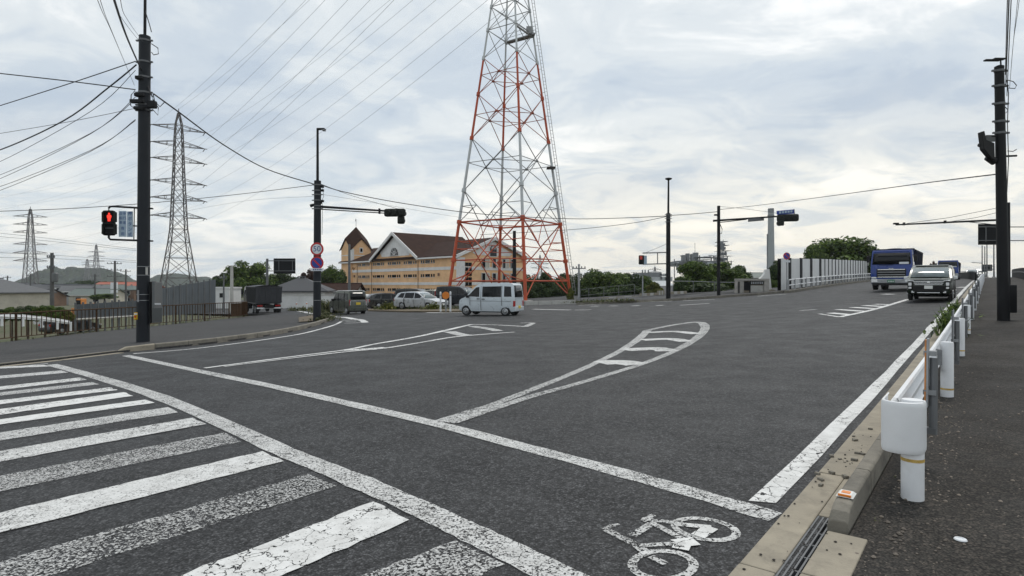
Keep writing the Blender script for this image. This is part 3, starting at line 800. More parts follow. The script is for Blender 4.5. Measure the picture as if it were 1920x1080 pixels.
# delineator boards clamped to the rail, edge-on to us
def vec3(x,y,z): return Vector((x,y,z))
def delineator(a, tilt, lab, first):
    d = thing('delineator', lab, 'delineator', uv(a, PV0+0.06, SW+0.26), pi/2-RA, 'edge marker boards clamped to the guard rail')
    tl = tilt
    MB().tube((0,0,0), (tl*0.62,0,0.62), 0.030, n=10).build('stem', 'galv_dark', d)
    b0 = Vector((tl*0.24, 0.034, 0.22)); b1 = Vector((tl*0.78, 0.034, 0.78)); hx_ = Vector((0.05,0,0))
    MB().prism([b0-hx_, b0+hx_, b1+hx_, b1-hx_], (0,0.014,0)).build('board', 'galv', d)
    MB().prism([b0-hx_*0.9+vec3(0,0.015,0.01), b0+hx_*0.9+vec3(0,0.015,0.01), b1+hx_*0.9+vec3(0,0.015,-0.01), b1-hx_*0.9+vec3(0,0.015,-0.01)], (0,0.012,0)).build('reflective_face', 'orange_old' if first else 'galv_dark', d)
    for t in (0.34, 0.66): MB().box((tl*t, 0.025, t), (0.085,0.09,0.04)).build('clamp', 'galv', d)
    MB().box((0.0,0.03,0.03), (0.06,0.10,0.05)).build('foot_bracket', 'galv_dark', d)
    return d
delineator(U0+0.95, 0.16, 'leaning orange faced marker board clamped to the first bay of the guard rail', True)
delineator(U0+DU*1.28, 0.03, 'upright grey marker board clamped beside the second post of the guard rail', False)
delineator(U0+DU*2.2, 0.02, 'grey edge marker board next to weeds on the third bay of the guard rail', False)
for k in (3.3, 4.3, 5.3, 6.4): delineator(U0+DU*k, 0.0, 'small marker board on the far bays of the guard rail', False)

# ---------------------------------------------------------------- left pavement, kerb stones and gutter strip
LW = 0.13
lk = pl(LKERB_PX); gl = pl(KERB_PX)
poly = [(p.x, p.y) for p in gl[:-1]] + [(p.x, p.y) for p in lk] + [(P(560,590.5).x, P(560,590.5).y), (P(520,592).x, P(520,592).y)] + [(p.x, p.y) for p in fence_line[::-1]]
def lwz(x, y): return rz(x, y)
lwalk = drape('sidewalk_left', poly, 2.0, 0.055, 'walk_grey', thick=0.3); tag(lwalk, kind='structure')
# pale gutter strip by the dropped kerb
for a, b in zip(gl[:-1], gl[1:]):
    n = max(1, int((b-a).length/1.2))
    for k in range(n):
        p, q = a.lerp(b, k/n), a.lerp(b, (k+0.985)/n)
        d = (q-p).normalized(); nn = Vector((-d.y, d.x, 0))
        for o_, w_, h_ in ((-0.16, 0.26, 0.012), (0.09, 0.16, 0.075)):
            vs = []
            for s_ in (0, 1):
                for e in (p, q):
                    for sd in (-1, 1):
                        x, y = (e + nn*(o_ + sd*w_/2)).xy; vs.append((x, y, rz(x, y) + (h_ if s_ else -0.15)))
            MB().add(vs, [(4,6,7,5),(0,1,3,2),(0,4,5,1),(2,3,7,6),(0,2,6,4),(1,5,7,3)]).build('gutter_slab' if o_ < 0 else 'kerb_stone', 'concrete' if o_ < 0 else 'kerb', lwalk, world=True, bevel=0.01)
# raised kerb stones
dense = smooth_line(LKERB_PX, 8)
acc = [0.0]
for a, b in zip(dense[:-1], dense[1:]): acc.append(acc[-1] + (b-a).length)
def along(s_):
    for i in range(len(acc)-1):
        if acc[i+1] >= s_: return dense[i].lerp(dense[i+1], (s_-acc[i])/max(1e-6, acc[i+1]-acc[i]))
    return dense[-1]
s_ = 0.0; first = True
while s_ < acc[-1] - 0.5:
    ln = 0.97; p, q = along(s_), along(min(acc[-1], s_+ln-0.015))
    d = (q-p).normalized(); nn = Vector((-d.y, d.x, 0))
    vs = []
    for e, h in ((p, 0.06 if first else 0.18), (along(s_+0.2), 0.15 if first else 0.18), (q, 0.18)):
        for o_, z_ in ((0.0, -0.15), (0.02, h*0.85), (0.045, h), (0.17, h), (0.19, -0.1)):
            x, y = (e + nn*o_).xy; vs.append((x, y, rz(x, y)+z_))
    fs = []
    for i in (0, 1):
        for j in range(4): fs.append((i*5+j, i*5+j+1, i*5+6+j, i*5+5+j))
    fs += [(4,3,2,1,0), (10,11,12,13,14)]
    MB().add(vs, fs).build('kerb_stone', 'kerb' if (int(s_*3) % 3) else 'concrete', lwalk, world=True, bevel=0.008)
    s_ += ln; first = False
# soil strip with weeds behind the far kerb
drape('planting_strip', [(p.x, p.y) for p in (P(560,607), P(590,605), P(612,599), P(614,595), P(590,592.5), P(560,598))], 1.0, 0.10, 'soil', lwalk)
drape('verge', [(p.x+0.05, p.y+0.1) for p in fence_line] + [(p.x-0.5, p.y+1.4) for p in fence_line[::-1]], 1.5, 0.02, 'soil'); tag(bpy.data.objects['verge'], kind='structure')
# concrete edging under the fence
# ---------------------------------------------------------------- rusty railing on the left
fr = thing('railing', 'rusty brown pedestrian railing with vertical bars along the left pavement', 'railing', fence_line[2])
dn = []
for i in range(len(fence_line)-1):
    a, b = fence_line[i], fence_line[i+1]; n = max(1, int((b-a).length/0.5))
    for k in range(n): dn.append(a.lerp(b, k/n))
dn.append(fence_line[-1])
# curve the end of the railing back from the road
e = dn[-1]
ac = [0.0]
for a, b in zip(dn[:-1], dn[1:]): ac.append(ac[-1] + (b-a).length)
def fal(s_):
    s_ = max(0, min(ac[-1], s_))
    for i in range(len(ac)-1):
        if ac[i+1] >= s_: 
            p = dn[i].lerp(dn[i+1], (s_-ac[i])/max(1e-6, ac[i+1]-ac[i])); return Vector((p.x, p.y, rz(p.x, p.y)+0.05))
    return dn[-1]
FH = 1.22
sp_post = 3.05
def near_s(px, py):
    q = P(px, py); return min(((Vector((p.x-q.x, p.y-q.y)).length, s2) for p, s2 in zip(dn, ac)))[1]
ps = [near_s(30,641), near_s(181,624)]; stp = ps[1]-ps[0]
posts = [ps[0]-stp, ps[0], ps[1]] ; 
while posts[-1] + stp*0.9 < ac[-1]: posts.append(posts[-1] + min(stp, 3.4))
posts.append(ac[-1])
posts = sorted(set(max(0.01, p) for p in posts))
for a in posts:
    b = fal(a); MB().box(b + Vector((0,0,FH/2-0.1)), (0.09,0.09,FH+0.2), 0.6).build('post', 'rusty', fr, world=True)
for a, b in zip(posts[:-1], posts[1:]):
    n = max(2, int((b-a)/0.8))
    for h, r_, nm in ((FH, 0.034, 'top_rail'), (0.16, 0.022, 'bottom_rail')):
        MB().path([fal(a+(b-a)*k/n)+Vector((0,0,h)) for k in range(n+1)], r_, 6).build(nm, 'rusty', fr, world=True)
    n = max(3, int((b-a)/0.30))
    for k in range(1, n):
        q = fal(a+(b-a)*k/n); MB().tube(q+Vector((0,0,0.16)), q+Vector((0,0,FH)), 0.020, n=5).build('bar', 'rusty', fr, world=True)
# brown sheet infill at the far end of the railing
for a in (ac[-1]-5.2, ac[-1]-3.5, ac[-1]-1.8):
    p, q = fal(a), fal(a+1.62)
    d = (q-p).normalized(); nn = Vector((-d.y, d.x, 0))*0.06
    MB().prism([p+nn+Vector((0,0,0.12)), q+nn+Vector((0,0,0.12)), q+nn+Vector((0,0,FH-0.08)), p+nn+Vector((0,0,FH-0.08))], nn*0.2).build('infill_sheet', 'rusty', fr, world=True)
# ---------------------------------------------------------------- poles, signals and signs
def vec(x, y, z): return Vector((x, y, z))
def disc(mb, c, r, t, n=28):
    """round plate facing the viewer (-Y)"""
    return mb.lathe([(r, -t), (r, 0)], c, n, 'y')
def signal_head(parent, c, L_, facing, vert=False, sub=None, visor=True):
    """three-lamp signal in local metres about c; facing = unit vector of the lamp side"""
    f = Vector(facing).normalized(); side = Vector((-f.y, f.x, 0)); up = Vector((0,0,1))
    ax = up if vert else side; bx = side if vert else up
    c = Vector(c); h = L_*0.18
    ring = []
    for k in range(16):
        t = 2*pi*k/16
        x = max(-1, min(1, 1.25*cos(t)))*h*1.0; y = max(-1, min(1, 1.25*sin(t)))*h
        ring.append((x + (L_/2-h)*(1 if cos(t) > 0 else -1), y))
    hd = MB().prism([c + ax*x + bx*y - f*0.09 for x, y in ring], f*0.18).build('signal_housing', 'signal_body', parent, world=True, bevel=0.02)
    for k in (-1, 0, 1):
        q = c + ax*(k*L_*0.31)
        MB().tube(q - f*0.15, q - f*0.09, h*0.62, h*0.8, 14).build('back_cap', 'signal_body', hd, world=True)
        MB().tube(q + f*0.09, q + f*0.10, h*0.78, n=16).build('lens', 'void', hd, world=True)
        vs = []; fs = []
        for j in range(13):
            t = pi*(-0.15 + 1.3*j/12); d = bx*0 + (side*cos(t) + up*sin(t))*h*0.86
            vs += [q + f*0.09 + d, q + f*0.36 + d*0.97 + up*-0.02]
        fs = [(2*j, 2*j+1, 2*j+3, 2*j+2) for j in range(12)]
        if visor: MB().add(vs, fs).build('visor', 'signal_body', hd, world=True)
    return hd
def sub_signal(parent, c, w, h):
    o = MB().bb(c - vec(w/2,0.1,h/2), c + vec(w/2,0.1,h/2)).build('arrow_signal', 'signal_body', parent, world=True, bevel=w*0.2)
    MB().lathe([(w*0.34,-0.05),(w*0.42,0)], c - vec(0,0.1,0), 14, 'y').build('back_cap', 'signal_body', o, world=True)
    MB().lathe([(w*0.44,0),(w*0.44,0.25)], c + vec(0,0.1,0), 14, 'y').build('visor', 'signal_body', o, world=True)
    MB().tube(c + vec(0,0,h/2), c + vec(0,0,h/2+0.12), 0.05, n=8).build('neck', 'signal_body', o, world=True)
    return o
def clamp_bands(parent, base, top, r0, r1, ys, m='galv_dark'):
    for t in ys:
        c = base.lerp(top, t); r = r0 + (r1-r0)*t
        MB().lathe([(r+0.012, -0.03), (r+0.012, 0.03)], c, 16).build('clamp_band', m, parent, world=True)
        MB().box(c + vec(r+0.06, -0.02, 0), (0.10, 0.06, 0.05)).build('clamp_bracket', m, parent, world=True)
        MB().box(c + vec(-r-0.06, -0.02, 0), (0.10, 0.06, 0.05)).build('clamp_bracket', m, parent, world=True)

# --- left pole with the pedestrian signal
b1 = P(268, 641, 0.055); D1 = b1.y; s1 = D1/F
t1 = at(271.5, 68, D1)
p1 = thing('signal_pole', 'thick dark slate pole with red pedestrian signal, button box and grey control cabinet', 'signal pole', b1)
MB().tube(b1 - vec(0,0,0.2), t1, 11.1*s1, 9.7*s1, 24).build('pole', 'pole_slate', p1, smooth=True, world=True)
MB().tube(t1 - vec(0,0,0.4), at(272.5, -60, D1), 0.052, 0.045, 10).build('mast', 'black_pole', p1, smooth=True, world=True)
MB().box(at(281,-62,D1), (0.5,0.2,0.1)).build('street_lamp', 'black_pole', p1, world=True, bevel=0.03)
clamp_bands(p1, b1, t1, 11.1*s1, 9.7*s1, [0.985, 0.915, 0.865, 0.815, 0.775, 0.757])
for yy, w in ((178, 0.20), (190, 0.30), (203, 0.22), (146, 0.16)):
    MB().box(at(262 if yy != 190 else 258, yy, D1-0.2), (w*1.6, 0.18, 0.12)).build('splice_box', 'black_pole', p1, world=True, bevel=0.02)
MB().box(at(285, 196, D1-0.15), (0.28, 0.2, 0.26)).build('splice_box', 'black_pole', p1, world=True, bevel=0.03)
for pts in ([(284,82),(296,90),(297,101),(288,103),(284,98)], [(287,175),(290,190),(300,200),(308,192)], [(286,185),(297,202),(296,216),(286,205)], [(253,170),(246,178),(245,198),(252,203)], [(284,60),(280,45),(272,20)]):
    MB().path([at(a, b, D1-0.1) for a, b in pts], 0.016, 5).build('jumper_cable', 'cable', p1, world=True)
for yy in (500, 516, 552, 563): MB().lathe([(11.0*s1+0.004, -0.009), (11.0*s1+0.004, 0.009)], vec(b1.x+0.012, D1, at(0, yy, D1).z), 20).build('steel_band', 'galv', p1, world=True)
MB().box(at(275, 508, D1-0.27), (0.07, 0.02, 0.26)).build('number_plate', 'concrete_light', p1, world=True)
MB().box(at(259.5, 555, D1-0.2), (0.05, 0.05, 0.42)).build('cable_cover', 'galv', p1, world=True)
MB().tube(at(257.5, 622, D1-0.1), at(257.5, 535, D1-0.1), 0.032, n=8).build('conduit', 'black_pole', p1, world=True)
cb = MB().bb(at(284.5, 529, D1-0.12), at(304.5, 604, D1+0.36)).build('control_cabinet', 'box_grey', p1, world=True, bevel=0.015)
MB().bb(at(284.8, 577.5, D1-0.126), at(304.2, 603.5, D1-0.1)).build('cabinet_panel', 'box_grey_dark', cb, world=True)
MB().bb(at(282.2, 528, D1-0.02), at(284.3, 605, D1+0.3)).build('cabinet_mount', 'black_pole', cb, world=True)
for k in range(6): MB().bb(at(290.2+k*2.0, 568.3, D1-0.125), at(291.6+k*2.0, 571.2, D1-0.115)).build('cabinet_lettering', 'white_sign', cb, world=True)
bb_ = MB().bb(at(250.5, 586, D1-0.42), at(258.8, 599.5, D1-0.25)).build('push_button_box', 'yellow', p1, world=True, bevel=0.02)
MB().lathe([(0.03, -0.03), (0.03, 0)], at(254, 594, D1-0.425), 14, 'y').build('button', 'red_sign', bb_, world=True)
MB().bb(at(251.5, 587.5, D1-0.43), at(257.5, 590, D1-0.40)).build('button_label', 'white_sign', bb_, world=True)
# pedestrian head
c0, c1 = at(190.5, 394, D1-0.25), at(218.5, 442, D1-0.05)
hd = MB().bb(c0, c1).build('pedestrian_signal', 'signal_body', p1, world=True, bevel=0.055)
for y0, y1, m_ in ((397.5, 416.5, 'void'), (420, 439.5, 'void')):
    MB().bb(at(194.5, y0, D1-0.262), at(215.5, y1, D1-0.25)).build('lens', m_, hd, world=True, bevel=0.01)
    vs = MB()
    for a, b in (((193.5, y0-1), (216.5, y0)), ((193.5, y0), (194.4, y1)), ((215.6, y0), (216.5, y1))):
        vs.bb(at(*a, D1-0.36), at(*b, D1-0.25))
    vs.build('hood', 'signal_body', hd, world=True)
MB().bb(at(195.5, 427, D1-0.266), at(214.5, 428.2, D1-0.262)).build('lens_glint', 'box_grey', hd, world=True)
mm = MB(); q = D1-0.266
disc(mm, at(204.6, 400.8, q), 0.034, 0.006, 14)
def sil(pts): mm.prism([at(a, b, q) for a, b in pts], (0,-0.005,0))
sil([(201.7,403),(207.5,403),(208.8,404.5),(208.3,409),(206.9,409),(207,414.8),(205,414.8),(204.7,410.5),(204.3,414.8),(202.2,414.8),(202.4,409),(201,409),(200.5,404.5)])
mm.build('red_walking_man', 'red_led', hd, world=True)
MB().path([at(a, b, D1-0.15) for a, b in ((204,395),(204,390),(206.5,387.5),(212,387),(262,390))], 0.035, 8).build('bracket', 'black_pole', p1, world=True, smooth=True)
MB().path([at(a, b, D1-0.15) for a, b in ((204,441),(204,446),(207,449),(213,449.3),(262,451))], 0.035, 8).build('bracket', 'black_pole', p1, world=True, smooth=True)
MB().tube(at(252, 389.5, D1-0.15), at(251, 450, D1-0.15), 0.016, n=6).build('bracket_tie', 'black_pole', p1, world=True)
MB().tube(at(250, 423.5, D1-0.15), at(262, 424, D1-0.15), 0.025, n=6).build('bracket_tie', 'black_pole', p1, world=True)
for yy in (390.5, 451.3): MB().box(at(282.5, yy+0.5, D1-0.15), (0.12, 0.12, 0.05)).build('bracket_bolt', 'black_pole', p1, world=True)
# notice board: push-button type / pedestrians and bicycles only
def board(parent, x0, x1, y0, y1, D, m='pale_sign'):
    o = MB().bb(at(x0, y0, D), at(x1, y1, D+0.03)).build('notice_board', m, parent, world=True, bevel=0.004)
    return o
nb = board(p1, 222.5, 237.3, 395.4, 444, D1-0.22); nb2 = board(p1, 237.7, 249.6, 396.3, 444.5, D1-0.215)
for brd, col, size, xs in ((nb, '\u81ea\u8ee2\u8eca', 0.122, 226.6), (nb, '\u6b69\u884c\u8005', 0.122, 233.2), (nb, '  \u5c02\u7528', 0.135, 230.0), (nb2, '\u62bc\u30dc\u30bf\u30f3\u5f0f', 0.15, 243.6)):
    for k, ch in enumerate(col):
        if ch == ' ': continue
        yk = 400.6 + k*(39.5/4 if brd is nb2 else 8.6)
        if col.startswith(' '): yk = 402 + (k+1)*10.2 - 4.0
        t = put_text(ch, size, 'blue_text', brd, at(xs, yk, D1-0.224) - b1, (R(90), 0, 0))
        t.modifiers.new('bold', 'SOLIDIFY').thickness = 0.004

# --- second pole with the signal mast arm and the round signs
b2 = P(594.5, 601, 0.1); D2 = b2.y; s2 = D2/F; t2 = at(595.5, 339, D2)
p2 = thing('signal_pole', 'dark pole with 50 speed sign, no parking sign, lamp mast and long signal arm', 'signal pole', b2)
MB().tube(b2 - vec(0,0,0.2), t2, 7.2*s2, 6.3*s2, 20).build('pole', 'pole_slate', p2, smooth=True, world=True)
MB().tube(t2 - vec(0,0,0.3), at(595.5, 242, D2), 0.075, 0.06, 10).build('lamp_mast', 'black_pole', p2, world=True, smooth=True)
MB().bb(at(593, 239.5, D2-0.15), at(612, 244.5, D2+0.2)).build('street_lamp', 'dark_metal', p2, world=True, bevel=0.05)
MB().bb(at(603, 243.8, D2-0.12), at(611.5, 245.2, D2+0.17)).build('lamp_glass', 'galv', p2, world=True)
clamp_bands(p2, b2, t2, 7.2*s2, 6.3*s2, [0.97, 0.93, 0.90, 0.86, 0.82, 0.80])
for yy in (350, 357, 377): MB().box(at(604.5, yy, D2), (0.14,0.14,0.12)).build('insulator', 'black_pole', p2, world=True)
MB().path([at(a, b, D2) for a, b in ((605,352),(607,368),(603,378),(605,388),(604,440))], 0.012, 5).build('drop_cable', 'cable', p2, world=True)
MB().tube(at(582, 386, D2-0.05), at(604, 380, D2-0.05), 0.09, 0.05, 8).build('arm_strut', 'black_pole', p2, world=True)
A0, A1 = at(600, 387.5, D2), at(722, 395.5, D2-1.0)
MB().tube(A0, A1, 0.07, 0.05, 10).build('signal_arm', 'black_pole', p2, world=True, smooth=True)
MB().tube(A0 + vec(0,0,-0.14), A1 + vec(0,0,-0.12), 0.03, 0.03, 6).build('signal_arm_tie', 'black_pole', p2, world=True)
MB().box(at(711.5, 396, D2-0.95), (0.08,0.16,0.28)).build('arm_clamp', 'black_pole', p2, world=True)
signal_head(p2, at(740.5, 398.8, D2-1.1), 39*s2, (0.12, 1, 0))
sub_signal(p2, at(752, 412.7, D2-1.1), 13*s2, 14*s2)
MB().box(at(755,398.8,D2-1.15), (0.3,0.26,0.36)).build('end_hood', 'signal_body', p2, world=True, bevel=0.05)
c = at(594.5, 467, D2-0.42)
disc(MB(), c, 12.2*s2, 0.02).build('speed_sign', 'red_sign', p2, world=True)
sg = bpy.data.objects['speed_sign']
disc(MB(), c + vec(0,-0.021,0), 9.0*s2, 0.006).build('sign_face', 'white_sign', sg, world=True)
t = put_text('50', 0.42, 'blue_text', sg, c + vec(0.0,-0.032,0) - b2, (R(90),0,0)); t.modifiers.new('bold', 'SOLIDIFY').thickness = 0.01
c = at(594.5, 493, D2-0.42)
ns = disc(MB(), c, 12.2*s2, 0.02).build('no_parking_sign', 'red_sign', p2, world=True)
disc(MB(), c + vec(0,-0.021,0), 9.3*s2, 0.006).build('sign_face', 'blue_sign', ns, world=True)
dd = 8.6*s2/1.414
MB().prism([c+vec(-dd-0.03,-0.03,dd-0.03), c+vec(-dd+0.03,-0.03,dd+0.03), c+vec(dd+0.03,-0.03,-dd+0.03), c+vec(dd-0.03,-0.03,-dd-0.03)], (0,-0.005,0)).build('red_bar', 'red_sign', ns, world=True)
sb = MB().bb(at(582.5, 503, D2-0.45), at(607, 508, D2-0.42)).build('plate', 'white_sign', p2, world=True)
for k in range(5): MB().bb(at(587+k*3.4, 504.3, D2-0.455), at(589.2+k*3.4, 506.7, D2-0.45)).build('plate_lettering', 'blue_text', sb, world=True)
for yy in (528, 563): MB().lathe([(7*s2+0.01,-0.012),(7*s2+0.01,0.012)], vec(b2.x, D2, at(0,yy,D2).z), 18).build('steel_band', 'galv', p2, world=True)

# --- third pole across the junction
b3 = P(1253, 560.5, 0.1); D3 = b3.y; s3 = D3/F; t3 = at(1253, 400, D3)
p3 = thing('signal_pole', 'dark pole with round topped lamp mast and small red pedestrian signal on a frame', 'signal pole', b3)
MB().tube(b3 - vec(0,0,0.2), t3, 4.3*s3, 3.9*s3, 16).build('pole', 'black_pole', p3, smooth=True, world=True)
MB().tube(t3 - vec(0,0,0.3), at(1253.5, 338, D3), 0.09, 0.07, 8).build('lamp_mast', 'black_pole', p3, smooth=True, world=True)
MB().lathe([(0.06,-0.1),(0.27,0.0),(0.27,0.07),(0.1,0.12)], at(1253.5, 336, D3), 16).build('street_lamp', 'dark_metal', p3, world=True, smooth=True)
clamp_bands(p3, b3, t3, 4.3*s3, 3.9*s3, [0.985, 0.965, 0.94, 0.9])
for y0 in (474.5, 495.5): MB().tube(at(1205, y0, D3-0.1), at(1252, y0-1.2, D3), 0.05, n=6).build('bracket', 'galv_dark', p3, world=True)
MB().tube(at(1233, 474, D3), at(1233, 495, D3), 0.04, n=6).build('bracket_tie', 'galv_dark', p3, world=True)
hd = MB().bb(at(1199, 478.5, D3-0.25), at(1206, 496, D3+0.1)).build('pedestrian_signal', 'signal_body', p3, world=True, bevel=0.04)
MB().bb(at(1199.7, 480, D3-0.27), at(1204.4, 486.5, D3-0.25)).build('lens', 'dim_red', hd, world=True)
MB().bb(at(1199.7, 488.5, D3-0.27), at(1204.4, 495, D3-0.25)).build('lens', 'void', hd, world=True)
MB().bb(at(1206.6, 479.3, D3-0.15), at(1212.6, 495.5, D3-0.1)).build('notice_board', 'pale_sign', p3, world=True)

# --- fourth pole with the far signal arm
b4 = P(1347.5, 554.5, 0.1); D4 = b4.y; s4 = D4/F; t4 = at(1347.5, 386, D4)
p4 = thing('signal_pole', 'slim dark pole by the stone name wall carrying an arm with a black signal', 'signal pole', b4)
MB().tube(b4 - vec(0,0,0.2), t4, 3.2*s4, 2.8*s4, 14).build('pole', 'black_pole', p4, smooth=True, world=True)
A0, A1 = at(1337, 414, D4+0.3), at(1462, 405.5, D4-2)
MB().tube(A0, A1, 0.085, 0.06, 8).build('signal_arm', 'dark_metal', p4, world=True, smooth=True)
MB().tube(at(1350, 417, D4), at(1400, 411.5, D4-0.9), 0.035, n=6).build('signal_arm_tie', 'dark_metal', p4, world=True)
MB().path([at(a, b, D4-0.1) for a, b in ((1350,420),(1354,430),(1353,438),(1350,438))], 0.03, 5).build('drop_cable', 'cable', p4, world=True)
for xx, yy in ((1343, 403),): MB().box(at(xx, yy, D4-0.1), (0.3,0.2,0.12)).build('splice_box', 'black_pole', p4, world=True)
nbd = MB().prism([at(1403, 410, D4-1.3), at(1432.5, 407.7, D4-1.4), at(1432.5, 413.5, D4-1.4), at(1403, 416, D4-1.3)], (0,0.06,0)).build('name_board', 'galv_dark', p4, world=True)
nb4 = MB().prism([at(1456.5, 395.5, D4-2.1), at(1489, 392.5, D4-2.3), at(1489.5, 400.5, D4-2.3), at(1457, 402.5, D4-2.1)], (0,0.06,0)).build('name_board', 'blue_sign', p4, world=True)
for k in range(5):
    x0 = 1461+k*5.3; y0 = 396.4-k*0.5
    MB().prism([at(x0,y0,D4-2.36), at(x0+3.6,y0-0.35,D4-2.36), at(x0+3.6,y0+3.6,D4-2.36), at(x0,y0+4,D4-2.36)], (0,0.02,0)).build('board_lettering', 'pale_sign', nb4, world=True)
MB().tube(at(1489,392,D4-2.3), at(1490,406,D4-2.3), 0.03, n=5).build('board_bracket', 'galv_dark', p4, world=True)
signal_head(p4, at(1477, 408.5, D4-2.3), 36*s4, (0.25, 1, 0))
sub_signal(p4, at(1464.5, 418, D4-2.3), 11*s4, 10*s4)

# --- right-hand pole on the pavement
b5 = P(1882, 601, SW); D5 = b5.y; s5 = D5/F; t5 = at(1873.5, 126, D5)
p5 = thing('signal_pole', 'thick near black pole on the right pavement with camera and side mounted signal', 'signal pole', b5)
MB().tube(b5 - vec(0,0,0.2), t5, 9.7*s5, 7.4*s5, 24).build('pole', 'black_pole', p5, smooth=True, world=True)
MB().lathe([(7.7*s5,-0.05),(7.7*s5,0.02),(4*s5,0.05)], t5, 16).build('cap', 'black_pole', p5, world=True)
clamp_bands(p5, b5, t5, 9.7*s5, 7.4*s5, [0.985, 0.925, 0.855, 0.785, 0.74])
MB().tube(at(1877, 126, D5), at(1876, 112, D5), 0.02, n=6).build('camera_stem', 'black_pole', p5, world=True)
cm = MB().bb(at(1849, 110, D5-0.06), at(1872, 116, D5+0.06)).build('camera', 'black_plastic', p5, world=True, bevel=0.02)
MB().bb(at(1866, 108, D5-0.07), at(1880, 113.5, D5+0.07)).build('camera_hood', 'black_plastic', cm, world=True)
# signal hung on the road side, seen edge on: slanted housing with two hoods
sg = MB().prism([at(1841, 247, D5-0.1), at(1846, 245, D5-0.1), at(1850, 262, D5-0.1), at(1865, 268, D5-0.1), at(1866, 300, D5-0.1), at(1860, 297, D5-0.1), at(1845, 279, D5-0.1)], (0,0.16,0)).build('side_signal', 'black_plastic', p5, world=True, bevel=0.01)
for a, b in (((1858,275),(1835,272)), ((1864,302),(1848,297))):
    MB().tube(at(*a, D5+0.06), at(*b, D5+0.06), 0.12, 0.05, 12).build('visor', 'black_plastic', sg, world=True)
MB().bb(at(1850,253,D5-0.02), at(1864,266,D5+0.02)).build('back_board', 'box_grey_dark', sg, world=True)
for yy in (256, 300): MB().tube(at(1858, yy, D5), at(1872, yy, D5), 0.03, n=6).build('bracket', 'black_pole', p5, world=True)
for yy in (292,): MB().tube(at(1882, yy+1, D5), at(1906, yy, D5), 0.03, n=6).build('side_rod', 'black_pole', p5, world=True)
for pts in ([(1889,150),(1900,153),(1906,160),(1903,166),(1891,165)], [(1889,283),(1899,284),(1906,280)], [(1888,150),(1891,175),(1889,230),(1891,300),(1888,360)], [(1884,200),(1890,206),(1886,212)]):
    MB().path([at(a, b, D5-0.05) for a, b in pts], 0.012, 5).build('jumper_cable', 'cable', p5, world=True)
MB().bb(at(1892.5, 534, D5-0.1), at(1896.5, 586, D5+0.1)).build('control_box', 'black_plastic', p5, world=True, bevel=0.02)
# long thin sensor arm reaching over the road, from a pole behind
DA = 30.0
sa = thing('sensor_arm', 'thin horizontal mast arm with a small sensor reaching over the bridge road', 'mast arm', vec(at(1889,540,DA).x, DA, rz(at(1889,540,DA).x, DA)+SW))
MB().tube(vec(sa.location.x, DA, sa.location.z), at(1889, 380, DA), 0.13, 0.11, 12).build('pole', 'black_pole', sa, world=True)
MB().tube(at(1889, 411.5, DA), at(1680, 421.5, DA-1.5), 0.055, 0.035, 8).build('arm', 'dark_metal', sa, world=True)
MB().path([at(1889,386,DA), at(1780,408,DA-0.8), at(1700,419,DA-1.4)], 0.012, 5).build('stay_wire', 'cable', sa, world=True)
MB().path([at(1889,394,DA), at(1830,408,DA-0.5), at(1772,417,DA-0.8)], 0.012, 5).build('stay_wire', 'cable', sa, world=True)
MB().path([at(1889,424,DA), at(1850,419.5,DA-0.3), at(1815,416,DA-0.5)], 0.02, 5).build('brace', 'dark_metal', sa, world=True)
MB().bb(at(1678,417.5,DA-1.55), at(1682,421,DA-1.4)).build('sensor', 'dark_metal', sa, world=True)
for xx in (1695, 1772): MB().box(at(xx, 420.6-(xx-1680)*0.048, DA-1.2), (0.06,0.12,0.14)).build('arm_clamp', 'dark_metal', sa, world=True)

def back_sign(label, x0, x1, y0, y1, D, px_pole, arms, pole_px, base_z=None, nstr=8):
    bx = (px_pole-CX)/F*D
    bz = rz(bx, D) - 0.1 if base_z is None else base_z
    o = thing('direction_sign', label, 'road sign', vec(bx, D, bz))
    MB().tube(vec(bx, D, bz), at(px_pole, min(arms)-4, D), pole_px/2*D/F, pole_px/2.3*D/F, 12).build('post', 'galv_dark', o, world=True)
    pn = MB().bb(at(x0, y0, D-0.14), at(x1, y1, D-0.10)).build('panel', 'sign_back', o, world=True)
    for k in range(nstr):
        yy = y0 + (y1-y0)*(k+0.5)/nstr
        MB().bb(at(x0+1, yy-(y1-y0)/nstr*0.12, D-0.17), at(x1-1, yy+(y1-y0)/nstr*0.12, D-0.14)).build('panel_rib', 'sign_back', pn, world=True)
    for yy in arms:
        MB().tube(at(px_pole, yy, D-0.1), at(x0+1 if px_pole > x1 else x1-1, yy, D-0.22), max(0.035, 0.75*D/F), n=8).build('arm', 'galv_dark', o, world=True)
    for xx in (x0+(x1-x0)*0.24, x0+(x1-x0)*0.86): MB().bb(at(xx-0.6, y0+(y1-y0)*0.12, D-0.20), at(xx+0.6, y1-(y1-y0)*0.15, D-0.17)).build('stiffener', 'galv_dark', pn, world=True)
    return o
back_sign('dark back of a direction sign on two horizontal arms above the right pavement', 1834.5, 1893, 420, 459, 44.0, 2003, (425.5, 451), 9)
back_sign('small dark back of a direction sign far along the bridge road', 1841, 1860, 496, 508, 110.0, 1864, (499, 505), 2.2)
back_sign('dark back of a direction sign on a grey post before the round tree', 513, 554, 484.5, 513, 78.0, 501, (489, 508), 5, base_z=-2.2)

